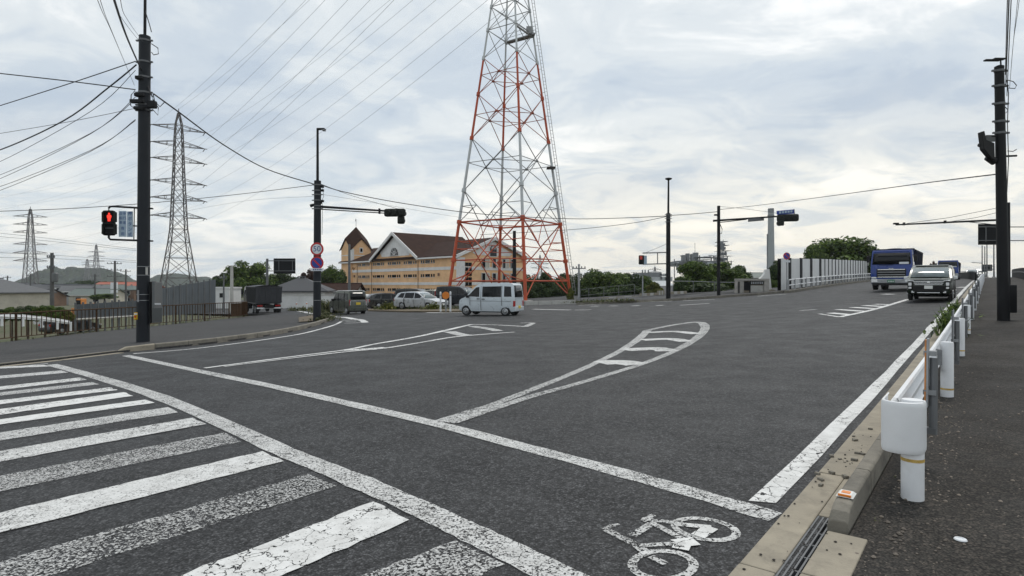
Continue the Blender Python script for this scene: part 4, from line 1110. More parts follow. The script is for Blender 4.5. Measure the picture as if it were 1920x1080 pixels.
# slender posts along the bridge road
for px, y0, D in ((1841.5, 460, 96), (1846.5, 462, 104), (1850.5, 458, 92), (1863.5, 456, 80)):
    x = (px-CX)/F*D; o = thing('bridge_lamp_post', 'slender grey post rising behind the sign on the bridge road', 'post', vec(x, D, rz(x, D)), group='slender posts on the bridge road')
    MB().tube((0,0,-0.1), at(px, y0, D) - o.location, 0.09, 0.07, 8).build('shaft', 'galv_dark', o)
    MB().box((0,0,0.1), (0.3,0.3,0.2)).build('foot', 'concrete_light', o)
x = (1833-CX)/F*150
o = thing('bridge_lamp', 'far thin arm lamp over the bridge road', 'lamp post', vec((1842-CX)/F*150, 150, rz((1842-CX)/F*150, 150)))
MB().tube((0,0,0), at(1842, 493, 150) - o.location, 0.12, 0.09, 8).build('shaft', 'galv', o)
MB().tube(at(1842, 493.5, 150) - o.location, at(1822, 492, 150) - o.location, 0.12, 0.1, 6).build('arm', 'galv', o)
# ---------------------------------------------------------------- lattice towers
def member(mb, a, b, r): mb.tube(a, b, r, r, 6, False)
TZ = rz(0, 75) - 0.2
tc_ = at(957.5, 533, 75.0)
red = thing('transmission_tower', 'huge red and white tubular lattice tower rising out of the picture behind the van', 'tower', vec(tc_.x, 75.0, TZ))
rot = atan2(-6.4, 1.4)
def tr(z):
    if z < 40: return 8.1 - 0.149*(z - TZ)
    return max(1.5, 8.1 - 0.149*(40 - TZ) - 0.03*(z-40))
def leg(k, z):
    a = rot + k*pi/2; return vec(tc_.x + tr(z)*cos(a), 75 + tr(z)*sin(a), z)
levels = [TZ, 4.6, 9.4, 13.4, 20.0, 25.6, 30.2, 33.8, 36.8, 39.6, 43.5, 47.5, 52, 57, 62]
def band(z):
    return 0 if z < 9.4 else 1 if z < 19.9 else 2 if z < 29.9 else 3 if z < 39.5 else 4 if z < 50 else 5
legm = ['red_tower', 'white_tower', 'red_tower', 'white_tower', 'red_tower', 'white_tower']
brm = ['red_tower', 'grey_tower', 'rust_red', 'grey_tower', 'rust_red', 'grey_tower']
cuts = sorted(set(levels + [9.4, 19.9, 29.9, 39.5, 50]))
lr = lambda z: max(0.09, 0.215 - 0.0029*z)
for k in range(4):
    for a, b in zip(cuts[:-1], cuts[1:]):
        if b - a < 0.05: continue
        MB().tube(leg(k, a), leg(k, b), lr(a), lr(b), 10).build('leg', legm[band((a+b)/2)], red, smooth=True, world=True)
    for z in levels[1:]:
        d = (leg(k, z+0.2)-leg(k, z-0.2)).normalized()
        MB().tube(leg(k, z) - d*0.22, leg(k, z) + d*0.22, lr(z)*1.65, n=10).build('flange', legm[band(z-0.1)], red, world=True)
    MB().box(leg(k, TZ) + vec(0,0,0.1), (1.4,1.4,0.6), rot).build('footing', 'concrete_light', red, world=True)
def X(a, b, t): return a.lerp(b, t)
for k in range(4):
    # foot panel: inverted V from the ring middle to the feet, with secondary members
    j = (k+1) % 4
    zr = 9.4
    A0, B0, A1, B1 = leg(k, TZ+0.6), leg(j, TZ+0.6), leg(k, zr), leg(j, zr)
    br = lambda a, b, r, m='red_tower', nm='brace': MB().tube(a, b, r, r, 7).build(nm, m, red, world=True)
    br(A1, B1, 0.10, nm='ring_beam')
    mid = A1.lerp(B1, 0.5)
    br(A1, B0, 0.075); br(B1, A0, 0.075)
    cx = (A0+B0+A1+B1)/4
    q0, q1 = leg(k, 4.6), leg(j, 4.6)
    br(q0, A1.lerp(B0, 0.5), 0.06); br(q1, A1.lerp(B0, 0.5), 0.06)
    br(leg(k, 2.0), leg(j, 2.0), 0.085)
    br(leg(k, 2.0), A0.lerp(B1, 0.3), 0.05); br(leg(j, 2.0), B0.lerp(A1, 0.3), 0.05)
    br(leg(k, 7.0), A1.lerp(B0, 0.27), 0.05); br(leg(j, 7.0), B1.lerp(A0, 0.27), 0.05)
    br(leg(k, 6.0), leg(k, 6.0).lerp(leg(j, 6.0), 0.36), 0.05); br(leg(j, 6.0), leg(j, 6.0).lerp(leg(k, 6.0), 0.36), 0.05)
    br(mid, A1.lerp(B0, 0.3), 0.05); br(mid, B1.lerp(A0, 0.3), 0.05)
    br(A1.lerp(B1, 0.5), leg(j, zr).lerp(leg((j+1)%4, zr), 0.5), 0.06)
    # half panel above the ring (K form) then X panels
    for i in range(2, len(levels)-1):
        a, b = levels[i], levels[i+1]; m = brm[band((a+b)/2)]
        la, lb, ua, ub = leg(k, a), leg(j, a), leg(k, b), leg(j, b); r = max(0.038, 0.066 - 0.0008*a)
        if i == 2:
            mm_ = la.lerp(lb, 0.5); br(mm_, ua, r, m); br(mm_, ub, r, m)
            h1, h2 = leg(k, (a+b)/2), leg(j, (a+b)/2)
            br(h1, mm_.lerp(ua, 0.5), 0.045, m); br(h2, mm_.lerp(ub, 0.5), 0.045, m)
            br(la, mm_.lerp(ua, 0.5), 0.045, m); br(lb, mm_.lerp(ub, 0.5), 0.045, m)
            continue
        br(la, ub, r, m); br(lb, ua, r, m)
        if b - a > 4:
            z = a + (b-a)*0.53
            h1, h2 = leg(k, z), leg(j, z); c_ = h1.lerp(h2, 0.5)
            br(h1, c_, 0.045, m, 'strut'); br(h2, c_, 0.045, m, 'strut')
            br(c_, h2.lerp(leg((j+1)%4, z), 0.5), 0.045, m, 'strut')
            MB().lathe([(0.16,-0.12),(0.2,0),(0.16,0.12)], c_, 8).build('gusset', m, red, world=True)
        else:
            br(ua, ub, 0.05, m, 'strut')
# ladder on the right leg
kR = max(range(4), key=lambda k: leg(k, 20).x)
o1 = vec(0.42, -0.1, 0)
for side_ in (0, 0.32):
    MB().path([leg(kR, z) + o1 + vec(side_, 0, 0) for z in (TZ+1, 20, 40, 61)], 0.035, 5).build('ladder_rail', 'grey_tower', red, world=True)
mb = MB(); z = TZ+1
while z < 42: mb.tube(leg(kR, z)+o1, leg(kR, z)+o1+vec(0.32,0,0), 0.02, n=4); z += 0.45
mb.build('ladder_rungs', 'grey_tower', red, world=True)['kind'] = 'stuff'
z = TZ+3
while z < 42:
    MB().tube(leg(kR, z), leg(kR, z)+o1, 0.03, n=5).build('ladder_bracket', 'grey_tower', red, world=True); z += 3.0
# maintenance platform near the top of the view
kN = min(range(4), key=lambda k: leg(k, 20).y)
pz = 33.4
pA, pB, pC = leg(kN, pz), leg(kR, pz), leg((kR+1)%4 if (kR+1)%4 != kN else (kR+3)%4, pz)
MB().prism([pB, pC, pC+vec(0.2,-1.0,0), pB+vec(0.2,-1.2,0)], (0,0,0.14)).build('platform', 'grey_tower', red, world=True)
for t in (0, 0.33, 0.66, 1.0):
    q = (pB+vec(0.2,-1.2,0)).lerp(pC+vec(0.2,-1.0,0), t); MB().tube(q, q+vec(0,0,1.0), 0.03, n=5).build('platform_post', 'grey_tower', red, world=True)
for h in (0.5, 1.0): MB().tube(pB+vec(0.2,-1.2,h), pC+vec(0.2,-1.0,h), 0.03, n=5).build('platform_rail', 'grey_tower', red, world=True)
MB().box(pB+vec(-0.6,-0.8,0.6), (0.7,0.4,0.9)).build('equipment_box', 'grey_tower', red, world=True)
for a_, b_ in ((pA, pB), (pA, pC)): MB().box((a_+b_)/2, (0.1,0.1,0.1)).build('clip', 'grey_tower', red, world=True)
MB().tube(pA, pB, 0.12, n=6).build('walkway_beam', 'grey_tower', red, world=True)
MB().bb(at(1026,312,74), at(1040,318,76)).build('small_platform', 'grey_tower', red, world=True)
# cross arms above the frame carry the conductors
adir = vec(0.744, 0.667, 0)
RARM = [45, 48.3, 51.5, 54.5, 57.5, 60.5]
for z in RARM:
    for sgn in (-1, 1):
        tip = vec(tc_.x, 75, z) + adir*7.4*sgn
        for k in range(4):
            q = leg(k, z + (1.2 if k % 2 else -0.3))
            if (q - vec(tc_.x, 75, z)).dot(adir)*sgn > -0.2: MB().tube(q, tip, 0.07, n=5).build('cross_arm', brm[band(z)], red, world=True)

def pylon(label, px, D, ytop, arm_rows, arm_len, wprof, base_z, rmem, m='lattice', npan=14, split=True, group=None, arot=None):
    x = (px-CX)/F*D
    o = thing('lattice_pylon', label, 'pylon', vec(x, D, base_z), group=group)
    ztop = at(px, ytop, D).z
    def hw(z):
        y = HY - (z-CH)*F/D
        for (ya, wa), (yb, wb) in zip(wprof[:-1], wprof[1:]):
            if y >= yb: return max(0.1, (wa + (wb-wa)*(ya-y)/(ya-yb))*D/F/1.414)
        return max(0.1, wprof[-1][1]*D/F/1.414)
    ar = R(30) if arot is None else arot
    def lg(k, z):
        a = ar + pi/4 + k*pi/2; return vec(x + hw(z)*1.414*cos(a), D + hw(z)*1.414*sin(a), z)
    zs = [base_z]; g = (ztop-base_z)
    while zs[-1] < ztop - 1.0:
        zs.append(min(ztop, zs[-1] + max(1.9*rmem*18, hw(zs[-1])*1.55)))
    for k in range(4):
        mb = MB()
        for a, b in zip(zs[:-1], zs[1:]): mb.tube(lg(k, a), lg(k, b), rmem*1.5, rmem*1.4, 5)
        mb.build('leg', m, o, world=True)
    for a, b in zip(zs[:-1], zs[1:]):
        mb = MB()
        for k in range(4):
            j = (k+1) % 4
            member(mb, lg(k, a), lg(j, b), rmem*0.7); member(mb, lg(j, a), lg(k, b), rmem*0.7); member(mb, lg(k, b), lg(j, b), rmem*0.7)
        mb.build('brace_panel', m, o, world=True)
    tips = []
    d = vec(cos(ar), sin(ar), 0)
    for yy in arm_rows:
        z = at(px, yy, D).z
        for sgn in (-1, 1):
            tip = vec(x, D, z+0.3) + d*arm_len*sgn
            mb = MB(); near = [lg(k, z) for k in range(4) if (lg(k, z)-vec(x,D,z)).dot(d)*sgn > 0]
            up = [lg(k, z+1.6) for k in range(4) if (lg(k, z)-vec(x,D,z)).dot(d)*sgn > 0]
            for q in near + up: member(mb, q, tip, rmem*0.8)
            for t in (0.33, 0.66):
                member(mb, near[0].lerp(tip, t), near[1].lerp(tip, t), rmem*0.6)
                member(mb, near[0].lerp(tip, t), up[0].lerp(tip, t), rmem*0.6); member(mb, near[1].lerp(tip, t), up[1].lerp(tip, t), rmem*0.6)
            ao = mb.build('cross_arm', m, o, world=True)
            tips.append((yy, sgn, tip))
            if split:
                for e in (vec(112,-125,0).normalized(), -vec(112,-125,0).normalized()):
                    MB().tube(tip, tip + e*2.4 + vec(0,0,-0.5), rmem*1.1, n=5).build('insulator', 'lattice', ao, world=True)
    MB().tube(vec(x, D, ztop-0.5), vec(x, D, ztop+1.5), rmem, n=5).build('peak', m, o, world=True)
    return o, tips
AR = atan2(0.667, 0.744)
WP = [(560,42),(520,34),(437,18),(320,11.5),(240,8.5),(222,5),(208,1.0)]
main_p, tipsM = pylon('tall brown lattice pylon with six pairs of arms beside the slate signal pole', 335, 200.0, 212, [243, 274, 303, 344, 375, 408], 8.2, WP, -5.0, 0.13, arot=AR)
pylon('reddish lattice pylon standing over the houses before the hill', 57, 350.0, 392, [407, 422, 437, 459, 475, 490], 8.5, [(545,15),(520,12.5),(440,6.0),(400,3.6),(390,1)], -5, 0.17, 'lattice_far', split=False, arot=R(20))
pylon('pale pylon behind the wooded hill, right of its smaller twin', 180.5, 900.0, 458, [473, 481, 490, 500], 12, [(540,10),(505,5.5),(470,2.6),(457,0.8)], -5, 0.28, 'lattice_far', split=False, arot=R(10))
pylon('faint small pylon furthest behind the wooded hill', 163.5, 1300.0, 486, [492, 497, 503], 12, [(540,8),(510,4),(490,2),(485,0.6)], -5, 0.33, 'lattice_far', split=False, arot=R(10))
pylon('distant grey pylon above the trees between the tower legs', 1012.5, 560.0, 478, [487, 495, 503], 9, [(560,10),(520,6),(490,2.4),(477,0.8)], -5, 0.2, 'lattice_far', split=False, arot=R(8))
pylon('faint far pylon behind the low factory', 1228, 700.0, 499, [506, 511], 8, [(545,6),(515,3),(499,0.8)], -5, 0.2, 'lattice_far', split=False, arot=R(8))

# conductors from the brown pylon to the red tower
def cable(label, pts3, r, m='cable', group=None, sag=0.0, n=16, cat='cable', name='overhead_cable'):
    a, b = Vector(pts3[0]), Vector(pts3[-1])
    if len(pts3) == 2: pts = [a.lerp(b, k/n) - vec(0,0,sag*4*(k/n)*(1-k/n)) for k in range(n+1)]
    else: pts = [Vector(p) for p in pts3]
    o = thing(name, label, cat, (0,0,0), group=group)
    bpy.data.objects.remove(o)
    mo = MB().path(pts, r, 5).build(name, m)
    return tag(mo, label, cat, group)
rows = sorted(set(t[0] for t in tipsM))
for yy, sgn, tip in tipsM:
    z = RARM[::-1][rows.index(yy)]
    e = vec(tc_.x, 75, z-0.6) + adir*7.4*sgn
    cable('thin power line climbing from the brown pylon to the red and white tower', [tip + vec(112,-125,0).normalized()*2.4 - vec(0,0,0.5), e], 0.024, 'conductor', 'power lines from the brown pylon', sag=3.5, cat='power line', name='power_line')
cable('thin earth wire from the peak of the brown pylon to the red and white tower', [vec(main_p.location.x, 200, at(335,212,200).z+1.4), vec(tc_.x, 75, 63)], 0.025, 'conductor', sag=2.5, cat='power line', name='power_line')
for yy, sgn, tip in tipsM:
    e = tip + vec(-190, 120, -4)
    cable('faint power line running from the brown pylon away to the left', [tip + vec(-112,125,0).normalized()*2.4 - vec(0,0,0.5), e], 0.022, 'conductor', 'power lines beyond the brown pylon', sag=6, cat='power line', name='power_line')

# street cables; pixels give direction, depth comes from the poles they hang on
def pcable(label, pts, r, m='cable', group=None, n=6):
    """pts: (px, py, depth); Catmull-Rom smoothed"""
    g = [at(*p) for p in pts]; out = []
    for i in range(len(g)-1):
        p0, p1_, p2_, p3_ = g[max(i-1,0)], g[i], g[i+1], g[min(i+2,len(g)-1)]
        for k in range(n):
            t = k/n; out.append(0.5*((2*p1_) + (p2_-p0)*t + (2*p0-5*p1_+4*p2_-p3_)*t*t + (3*p1_-p0-3*p2_+p3_)*t**3))
    out.append(g[-1])
    return cable(label, out, r, m, group)
c_ = D1
pcable('thick black cable rising overhead from the slate signal pole', [(286,182,c_-.3),(262,125,c_-.4),(236,65,15),(205,-30,10),(150,-220,6.5)], 0.024)
for a, b, e in ((250,183,120), (246,188,135), (262,215,205), (268,226,215)): pcable('thin wire rising overhead left of the slate signal pole', [(a if a > 255 else 252,160 if a < 255 else 78,c_-.2),((a+b)/2-6,62 if a < 255 else 40,15),(b,0 if a < 255 else 0,11),(e,-200,7)], 0.006, group='thin wires overhead by the slate pole')
pcable('cable rising to the left edge from the slate pole, upper straight one', [(254,115,c_),(120,160,23),(-60,217,27)], 0.018)
pcable('nearly level cable reaching the slate pole from the left edge', [(254,168,c_),(120,151,21),(-60,131,22)], 0.020)
pcable('thick sagging cable from the slate pole down to the left edge', [(256,121,c_),(205,163,21),(120,226,23),(0,281,26),(-80,300,28)], 0.026)
for k, (ya, yb) in enumerate(((132,303),(182,335),(186,328),(224,357),(226,350))): pcable('thin cable fanning out from the slate pole to the left edge', [(254,ya,c_),(170,ya+(yb-ya)*0.45,23),(0,yb,28),(-70,yb+18,30)], 0.011, group='cables fanning out from the slate pole')
pcable('thin rising cable from left edge to the lower clamp of the slate pole', [(254,203,c_),(120,230,23),(-60,260,26)], 0.010)
pcable('thick black cable sagging between the slate pole and the 50 sign pole', [(288,176,c_),(335,210,22),(420,272,27),(500,317,32),(588,345,D2)], 0.028)
pcable('thin cable from the left edge to the 50 sign pole', [(-60,398,30),(130,391,32),(300,379,34),(450,364,36),(588,347,D2)], 0.018)
pcable('faint cable from the left to the clamp of the 50 sign pole', [(300,405,50),(450,378,44),(588,368,D2)], 0.008, 'conductor')
pcable('black cable sagging from the 50 sign pole across to the far lamp pole', [(600,346,D2),(650,361,40),(760,382,44),(900,401,48),(1060,410,52),(1160,409,54),(1250,405,D3)], 0.030)
pcable('thin cable dropping from the 50 sign pole to its signal head', [(602,345,D2),(660,367,D2-.5),(748,392,D2-1)], 0.010)
pcable('faint lower cable from the 50 sign pole towards the red tower', [(602,364,D2),(700,380,42),(900,412,48),(1060,416,52)], 0.010, 'conductor')
pcable('cable from the far lamp pole running down behind the red tower', [(1250,406,D3),(1180,419,56),(1065,431,62),(900,440,75)], 0.026)
pcable('cable between the far lamp pole and the slim signal pole', [(1256,404,D3),(1300,401,D3),(1345,397,D4)], 0.026)
pcable('bundled cable from the slim signal pole to the right pavement pole', [(1349,393,D4),(1430,384,50),(1560,367,38),(1720,345,26),(1874,326,D5)], 0.020)
pcable('thin wire from the top of the slim signal pole to its arm', [(1349,387,D4),(1400,392,D4-1),(1458,400,D4-2)], 0.012)
pcable('thin wire from the far lamp pole to its pedestrian signal', [(1251,457,D3),(1225,468,D3),(1207,475,D3)], 0.012)
for k, (a, b) in enumerate(((1889,1885),(1892,1886),(1896,1888))): pcable('black cable hanging above the right pavement pole', [(b,140+k*20,D5),(a,0,13),(a+8,-160,10)], 0.010+0.004*(k == 1), group='cables above the right pavement pole')
for a in (1908, 1911): pcable('thin wire beside the right pavement pole', [(1893,165,D5),(1900,80,14),(a,0,12),(a+12,-160,9)], 0.005, group='thin wires above the right pavement pole')
for k, (ya, yb) in enumerate(((433,467),(440,470),(472,489),(482,492))): pcable('slack service wire between the utility poles over the houses', [(-40,ya,60),(100,(ya+yb)/2-2,64),(255,yb,70)], 0.016, 'cable', 'service wires over the houses')
# ---------------------------------------------------------------- the orange hotel-like building
def tilewall(name, a, b2, mortar, sx=0.6, sz=0.2):
    m = bpy.data.materials.new(name); nt, b = nodes_of(m)
    g = N(nt, 'ShaderNodeTexCoord').outputs['Object']; s_ = N(nt, 'ShaderNodeSeparateXYZ'); L(nt, g, s_.inputs[0])
    cx = N(nt, 'ShaderNodeCombineXYZ'); L(nt, mth(nt, 'ADD', s_.outputs[0], s_.outputs[1]), cx.inputs[0]); L(nt, s_.outputs[2], cx.inputs[1])
    br = N(nt, 'ShaderNodeTexBrick'); L(nt, cx.outputs[0], br.inputs['Vector'])
    br.inputs['Color1'].default_value = (*a, 1); br.inputs['Color2'].default_value = (*b2, 1); br.inputs['Mortar'].default_value = (*mortar, 1)
    br.inputs['Scale'].default_value = 1.0; br.inputs['Brick Width'].default_value = sx; br.inputs['Row Height'].default_value = sz; br.inputs['Mortar Size'].default_value = 0.012
    n = noise(nt, g, 0.5, 5, 0.65)
    c = mix(nt, 1.0, br.outputs['Color'], ramp(nt, n, [(0.3, 0.82), (0.7, 1.12)]), 'MULTIPLY')
    L(nt, c, b.inputs['Base Color']); b.inputs['Roughness'].default_value = 0.75
    return m
MT['hotel_wall'] = tilewall('orange_tile_wall', (0.88, 0.55, 0.29), (0.84, 0.51, 0.265), (0.74, 0.49, 0.31))
def roofmat(name, c1, c2):
    m = bpy.data.materials.new(name); nt, b = nodes_of(m); p = N(nt, 'ShaderNodeTexCoord').outputs['Object']
    s_ = N(nt, 'ShaderNodeSeparateXYZ'); L(nt, p, s_.inputs[0])
    w = N(nt, 'ShaderNodeTexWave', bands_direction='Z'); w.inputs['Scale'].default_value = 1.6; L(nt, p, w.inputs['Vector'])
    n = noise(nt, p, 0.8, 5, 0.7)
    c = ramp(nt, n, [(0.3, c1), (0.7, c2)]); c = mix(nt, 1.0, c, ramp(nt, w.outputs[1], [(0.2, 0.72), (0.8, 1.1)]), 'MULTIPLY')
    L(nt, c, b.inputs['Base Color']); b.inputs['Roughness'].default_value = 0.9; b.inputs['Specular IOR Level'].default_value = 0.15
    bump(nt, b, w.outputs[1], 0.5, 0.05); return m
MT['hotel_roof'] = roofmat('brown_shingle_roof', (0.030, 0.015, 0.011), (0.055, 0.028, 0.020))
MT['hotel_white'] = mat('hotel_white_trim', (0.76, 0.75, 0.73), 0.7, var=0.08, scale=0.5, dirt=0.3, dirtcol=(0.3, 0.28, 0.25))
MT['script'] = mat('brown_script_sign', (0.25, 0.13, 0.06), 0.6, var=0.1)
BC = vec(-9.3, 100, -1.5); hx = Vector((-0.677, 0.736)); HR = atan2(hx.y, hx.x)
ho = thing('hotel_building', 'orange tiled three storey building with brown gabled roofs and a corner turret', 'building', BC, HR)
Z0 = -BC.z
def fx(px):
    k = (px-CX)/F   # BC.x + t*hx.x = k*(BC.y + t*hx.y)
    return (k*BC.y - BC.x) / (hx.x - k*hx.y)
def gx_(px):       # along the gable end (local -y)
    k = (px-CX)/F; g = Vector((0.736, 0.677)); return (k*BC.y - BC.x) / (g.x - k*g.y)
LEN, DEP = 42.0, 16.0
zE = 6.6 + Z0; zR = 9.8 + Z0
# walls: facade (y=0), gable end (x=0), back and far end as one shell
wl = MB().bb((0.0,-DEP,0), (LEN,0,zE)); wl.build('wall', 'hotel_wall', ho)
MB().prism([(0.01,-DEP+0.01,zE), (0.01,-0.01,zE), (0.01,-DEP/2,zR-0.15)], (0.3,0,0)).build('gable_wall', 'hotel_wall', ho)
MB().prism([(0.0,-DEP*0.80,zE+0.55), (0.0,-DEP*0.74,zE+0.15), (0.0,-DEP*0.26,zE+0.15), (0.0,-DEP*0.20,zE+0.55), (0.0,-DEP*0.44,zR-0.9), (0.0,-DEP/2,zR-0.35), (0.0,-DEP*0.56,zR-0.9)], (-0.06,0,0)).build('gable_panel', 'hotel_white', ho)
# main roof (two slopes with thickness, overhanging)
ov = 0.7
def slope(name, pts, th=0.22, m='hotel_roof'):
    return MB().prism(pts, (0,0,th)).build(name, m, ho)
k_ = (zR-zE)/(DEP/2)
rf = slope('roof', [(-ov,ov,zE-ov*k_), (LEN+ov,ov,zE-ov*k_), (LEN+ov,-DEP/2,zR), (-ov,-DEP/2,zR)])
slope('roof', [(-ov,-DEP-ov,zE-ov*k_), (-ov,-DEP/2,zR), (LEN+ov,-DEP/2,zR), (LEN+ov,-DEP-ov,zE-ov*k_)])
for y0, y1, z0, z1 in ((ov, -DEP/2, zE-ov*k_, zR), (-DEP-ov, -DEP/2, zE-ov*k_, zR)):
    MB().prism([(-ov-0.03,y0,z0-0.28), (-ov-0.03,y1,z1-0.28), (-ov-0.03,y1,z1+0.26), (-ov-0.03,y0,z0+0.26)], (0.22,0,0)).build('verge_board', 'hotel_white', ho)
# cross gable towards the road
ga, gb, gm = fx(786), fx(701), fx(738); zA = 11.5 + Z0; hwg = (gb-ga)/2; gm = (ga+gb)/2
MB().prism([(ga+0.4,0.05,zE-0.05), (gb-0.4,0.05,zE-0.05), (gm,0.05,zA-0.3)], (0,-0.4,0)).build('gable_wall', 'hotel_wall', ho)
def gy(t): return zE + (zA-zE)*t
MB().prism([(gm-hwg*0.68,0.06,gy(0.27)), (gm-hwg*0.60,0.06,gy(0.10)), (gm+hwg*0.60,0.06,gy(0.10)), (gm+hwg*0.68,0.06,gy(0.27)), (gm,0.06,zA-0.42)], (0,0.05,0)).build('gable_panel', 'hotel_white', ho)
kg = (zA-zE)/hwg
MB().prism([(ga-0.5,0.7,zE-0.5*kg), (gm,0.7,zA), (gm,-DEP-0.5,zA), (ga-0.5,-DEP-0.5,zE-0.5*kg)], (0,0,0.25)).build('roof', 'hotel_roof', ho)
MB().prism([(gb+0.5,0.7,zE-0.5*kg), (gb+0.5,-DEP-0.5,zE-0.5*kg), (gm,-DEP-0.5,zA), (gm,0.7,zA)], (0,0,0.25)).build('roof', 'hotel_roof', ho)
for xa in (ga-0.5, gb+0.5):
    MB().prism([(xa,0.72,zE-0.5*kg-0.28), (gm,0.72,zA-0.30), (gm,0.72,zA+0.32), (xa,0.72,zE-0.5*kg+0.34)], (0,0.16,0)).build('verge_board', 'hotel_white', ho)
def arch_window(c, r, ax, m='window_dark', full=False):
    """half-round fanlight with white bars"""
    pts = []
    n = 14
    base = -0.15 if not full else -1.3
    pts = [(-r, base)] + [(-r*cos(pi*k/n), r*sin(pi*k/n)) for k in range(n+1)] + [(r, base)]
    def W_(a, b, o): return (c[0]+a, c[1]+o, c[2]+b) if ax == 'x' else (c[0]-o, c[1]+a, c[2]+b)
    w = MB().prism([W_(a, b, 0.02) for a, b in pts], (0,0.04,0) if ax == 'x' else (-0.04,0,0)).build('arched_window', m, ho)
    for k in range(1, 6):
        a = pi*k/6; e = Vector(W_(r*cos(a), r*sin(a), 0.08)); MB().tube(W_(0.0,0,0.08), e, 0.05, n=4).build('glazing_bar', 'hotel_white', w)
    MB().path([W_(0.5*r*cos(pi*k/8), 0.5*r*sin(pi*k/8), 0.08) for k in range(9)], 0.05, 4).build('glazing_bar', 'hotel_white', w)
    MB().path([W_(a, b, 0.06) for a, b in pts + [pts[0]]], 0.07, 4).build('frame', 'hotel_white', w)
arch_window((gm+0.1, 0.11, gy(0.14)), 1.5, 'x')
arch_window((-0.06, -DEP/2, zE+1.25), 0.85, 'y', full=True)
# white bands, eaves and a darker foot
for z, h in ((4.40+Z0, 0.55), (1.72+Z0, 0.5)):
    MB().bb((-0.07,-DEP-0.05,z-h/2), (LEN+0.05,0.07,z+h/2)).build('band', 'hotel_white', ho)
MB().bb((-0.1,0.0,zE-0.42), (ga-0.4,0.75,zE-0.16)).build('eaves', 'hotel_white', ho); MB().bb((gb+0.4,0.0,zE-0.42), (LEN+0.75,0.75,zE-0.16)).build('eaves', 'hotel_white', ho)
MB().bb((-0.05,-DEP,0), (LEN+0.03,0.04,0.35)).build('plinth', 'concrete_light', ho)
# expansion joints / downpipes
for px in (670.5, 697.5, 784.5): MB().tube((fx(px),0.10,0), (fx(px),0.10,zE-0.6), 0.06, n=6).build('downpipe', 'brown_wall', ho)
for px in (665, 823):
    for z in (3.35+Z0, 0.62+Z0): MB().box((fx(px),0.1,z), (0.45,0.12,0.5)).build('vent_hood', 'brown_wall', ho)
# window rows: small square lights with a wide one in the middle
groups = [(672,693),(699.5,720.5),(727.5,751),(757,781.5),(789,815.5)]
for z in (5.72+Z0, 3.2+Z0, 0.55+Z0):
    for a, b in groups:
        xa, xb = fx(b), fx(a); w = xb-xa
        for t, ww in ((0.06,0.09),(0.22,0.09),(0.42,0.15),(0.59,0.15),(0.79,0.09),(0.94,0.09)):
            x = xa + w*t; pane = MB().bb((x-w*ww/2, 0.0, z-0.26), (x+w*ww/2, 0.05, z+0.26)).build('window', 'window_dark', ho)
            MB().bb((x-w*ww/2-0.05, 0.0, z-0.34), (x+w*ww/2+0.05, 0.10, z-0.27)).build('sill', 'hotel_white', pane)
# near corner: white pilaster and glazed stair strip on the gable end
MB().bb((-0.35,-1.35,0), (0.15,0.12,zE-0.4)).build('pilaster', 'hotel_white', ho)
zc = 0.3
while zc < zE-1.3:
    for dy in (0, 0.75):
        MB().bb((-0.14,-1.65-dy-0.62,zc), (-0.02,-1.65-dy,zc+0.62)).build('stair_window', 'window_dark', ho)
    zc += 0.85
for z in (5.35+Z0, 2.75+Z0):
    for a, b in ((902.5,916.5),(922.5,936),(941.5,953),(957,966)):
        ya, yb = -gx_(a), -gx_(b)
        w = MB().bb((-0.03,yb,z-0.85), (-0.13,ya,z+0.85)).build('window', 'window_dark', ho)
        for t in (0.0, 0.5, 1.0): MB().box((-0.15, ya+(yb-ya)*t, z), (0.06,0.09,1.75)).build('window_frame', 'hotel_white', w)
        for dz in (-0.85, 0.85): MB().box((-0.15, (ya+yb)/2, z+dz), (0.06,abs(yb-ya)+0.1,0.09)).build('window_frame', 'hotel_white', w)
        MB().bb((-0.14, ya+(yb-ya)*0.55, z-0.8), (-0.13, ya+(yb-ya)*0.95, z+0.8)).build('curtain', 'cream_wall', w)
# corner turret with four gablets and steep roof
ts = 4.7; tx0, tx1 = LEN-ts+0.25, LEN+0.25; ty0, ty1 = -ts+0.25, 0.25; zt = 9.4+Z0; zg = 11.6+Z0; za = 14.4+Z0
MB().bb((tx0,ty0,0), (tx1,ty1,zt)).build('turret_wall', 'hotel_wall', ho)
tm = ((tx0+tx1)/2, (ty0+ty1)/2)
for pts, off in (([(tx0,ty1,zt),(tx1,ty1,zt),(tm[0],ty1,zg)], (0,-0.3,0)), ([(tx0,ty0,zt),(tm[0],ty0,zg),(tx1,ty0,zt)], (0,0.3,0)), ([(tx0,ty1,zt),(tx0,tm[1],zg),(tx0,ty0,zt)], (0.3,0,0)), ([(tx1,ty1,zt),(tx1,ty0,zt),(tx1,tm[1],zg)], (-0.3,0,0))):
    MB().prism(pts, off).build('turret_gable', 'hotel_wall', ho)
ap = (tm[0], tm[1], za); e = 0.35
cs = [(tx0-e,ty0-e,zt-0.35),(tx1+e,ty0-e,zt-0.35),(tx1+e,ty1+e,zt-0.35),(tx0-e,ty1+e,zt-0.35)]
ms = [(tm[0],ty0-e,zg+0.1),(tx1+e,tm[1],zg+0.1),(tm[0],ty1+e,zg+0.1),(tx0-e,tm[1],zg+0.1)]
mb = MB()
for i in range(4): mb.add([ap, ms[i], cs[(i+1)%4], ms[(i+1)%4]], [(0,1,2),(0,2,3)])
tr_ = mb.build('turret_roof', 'hotel_roof', ho); tr_.modifiers.new('thick', 'SOLIDIFY').thickness = 0.15
MB().bb((tx0-0.08,ty1-0.6,zE), (tx0+0.5,ty1+0.08,zt-0.1)).build('turret_corner', 'hotel_white', ho)
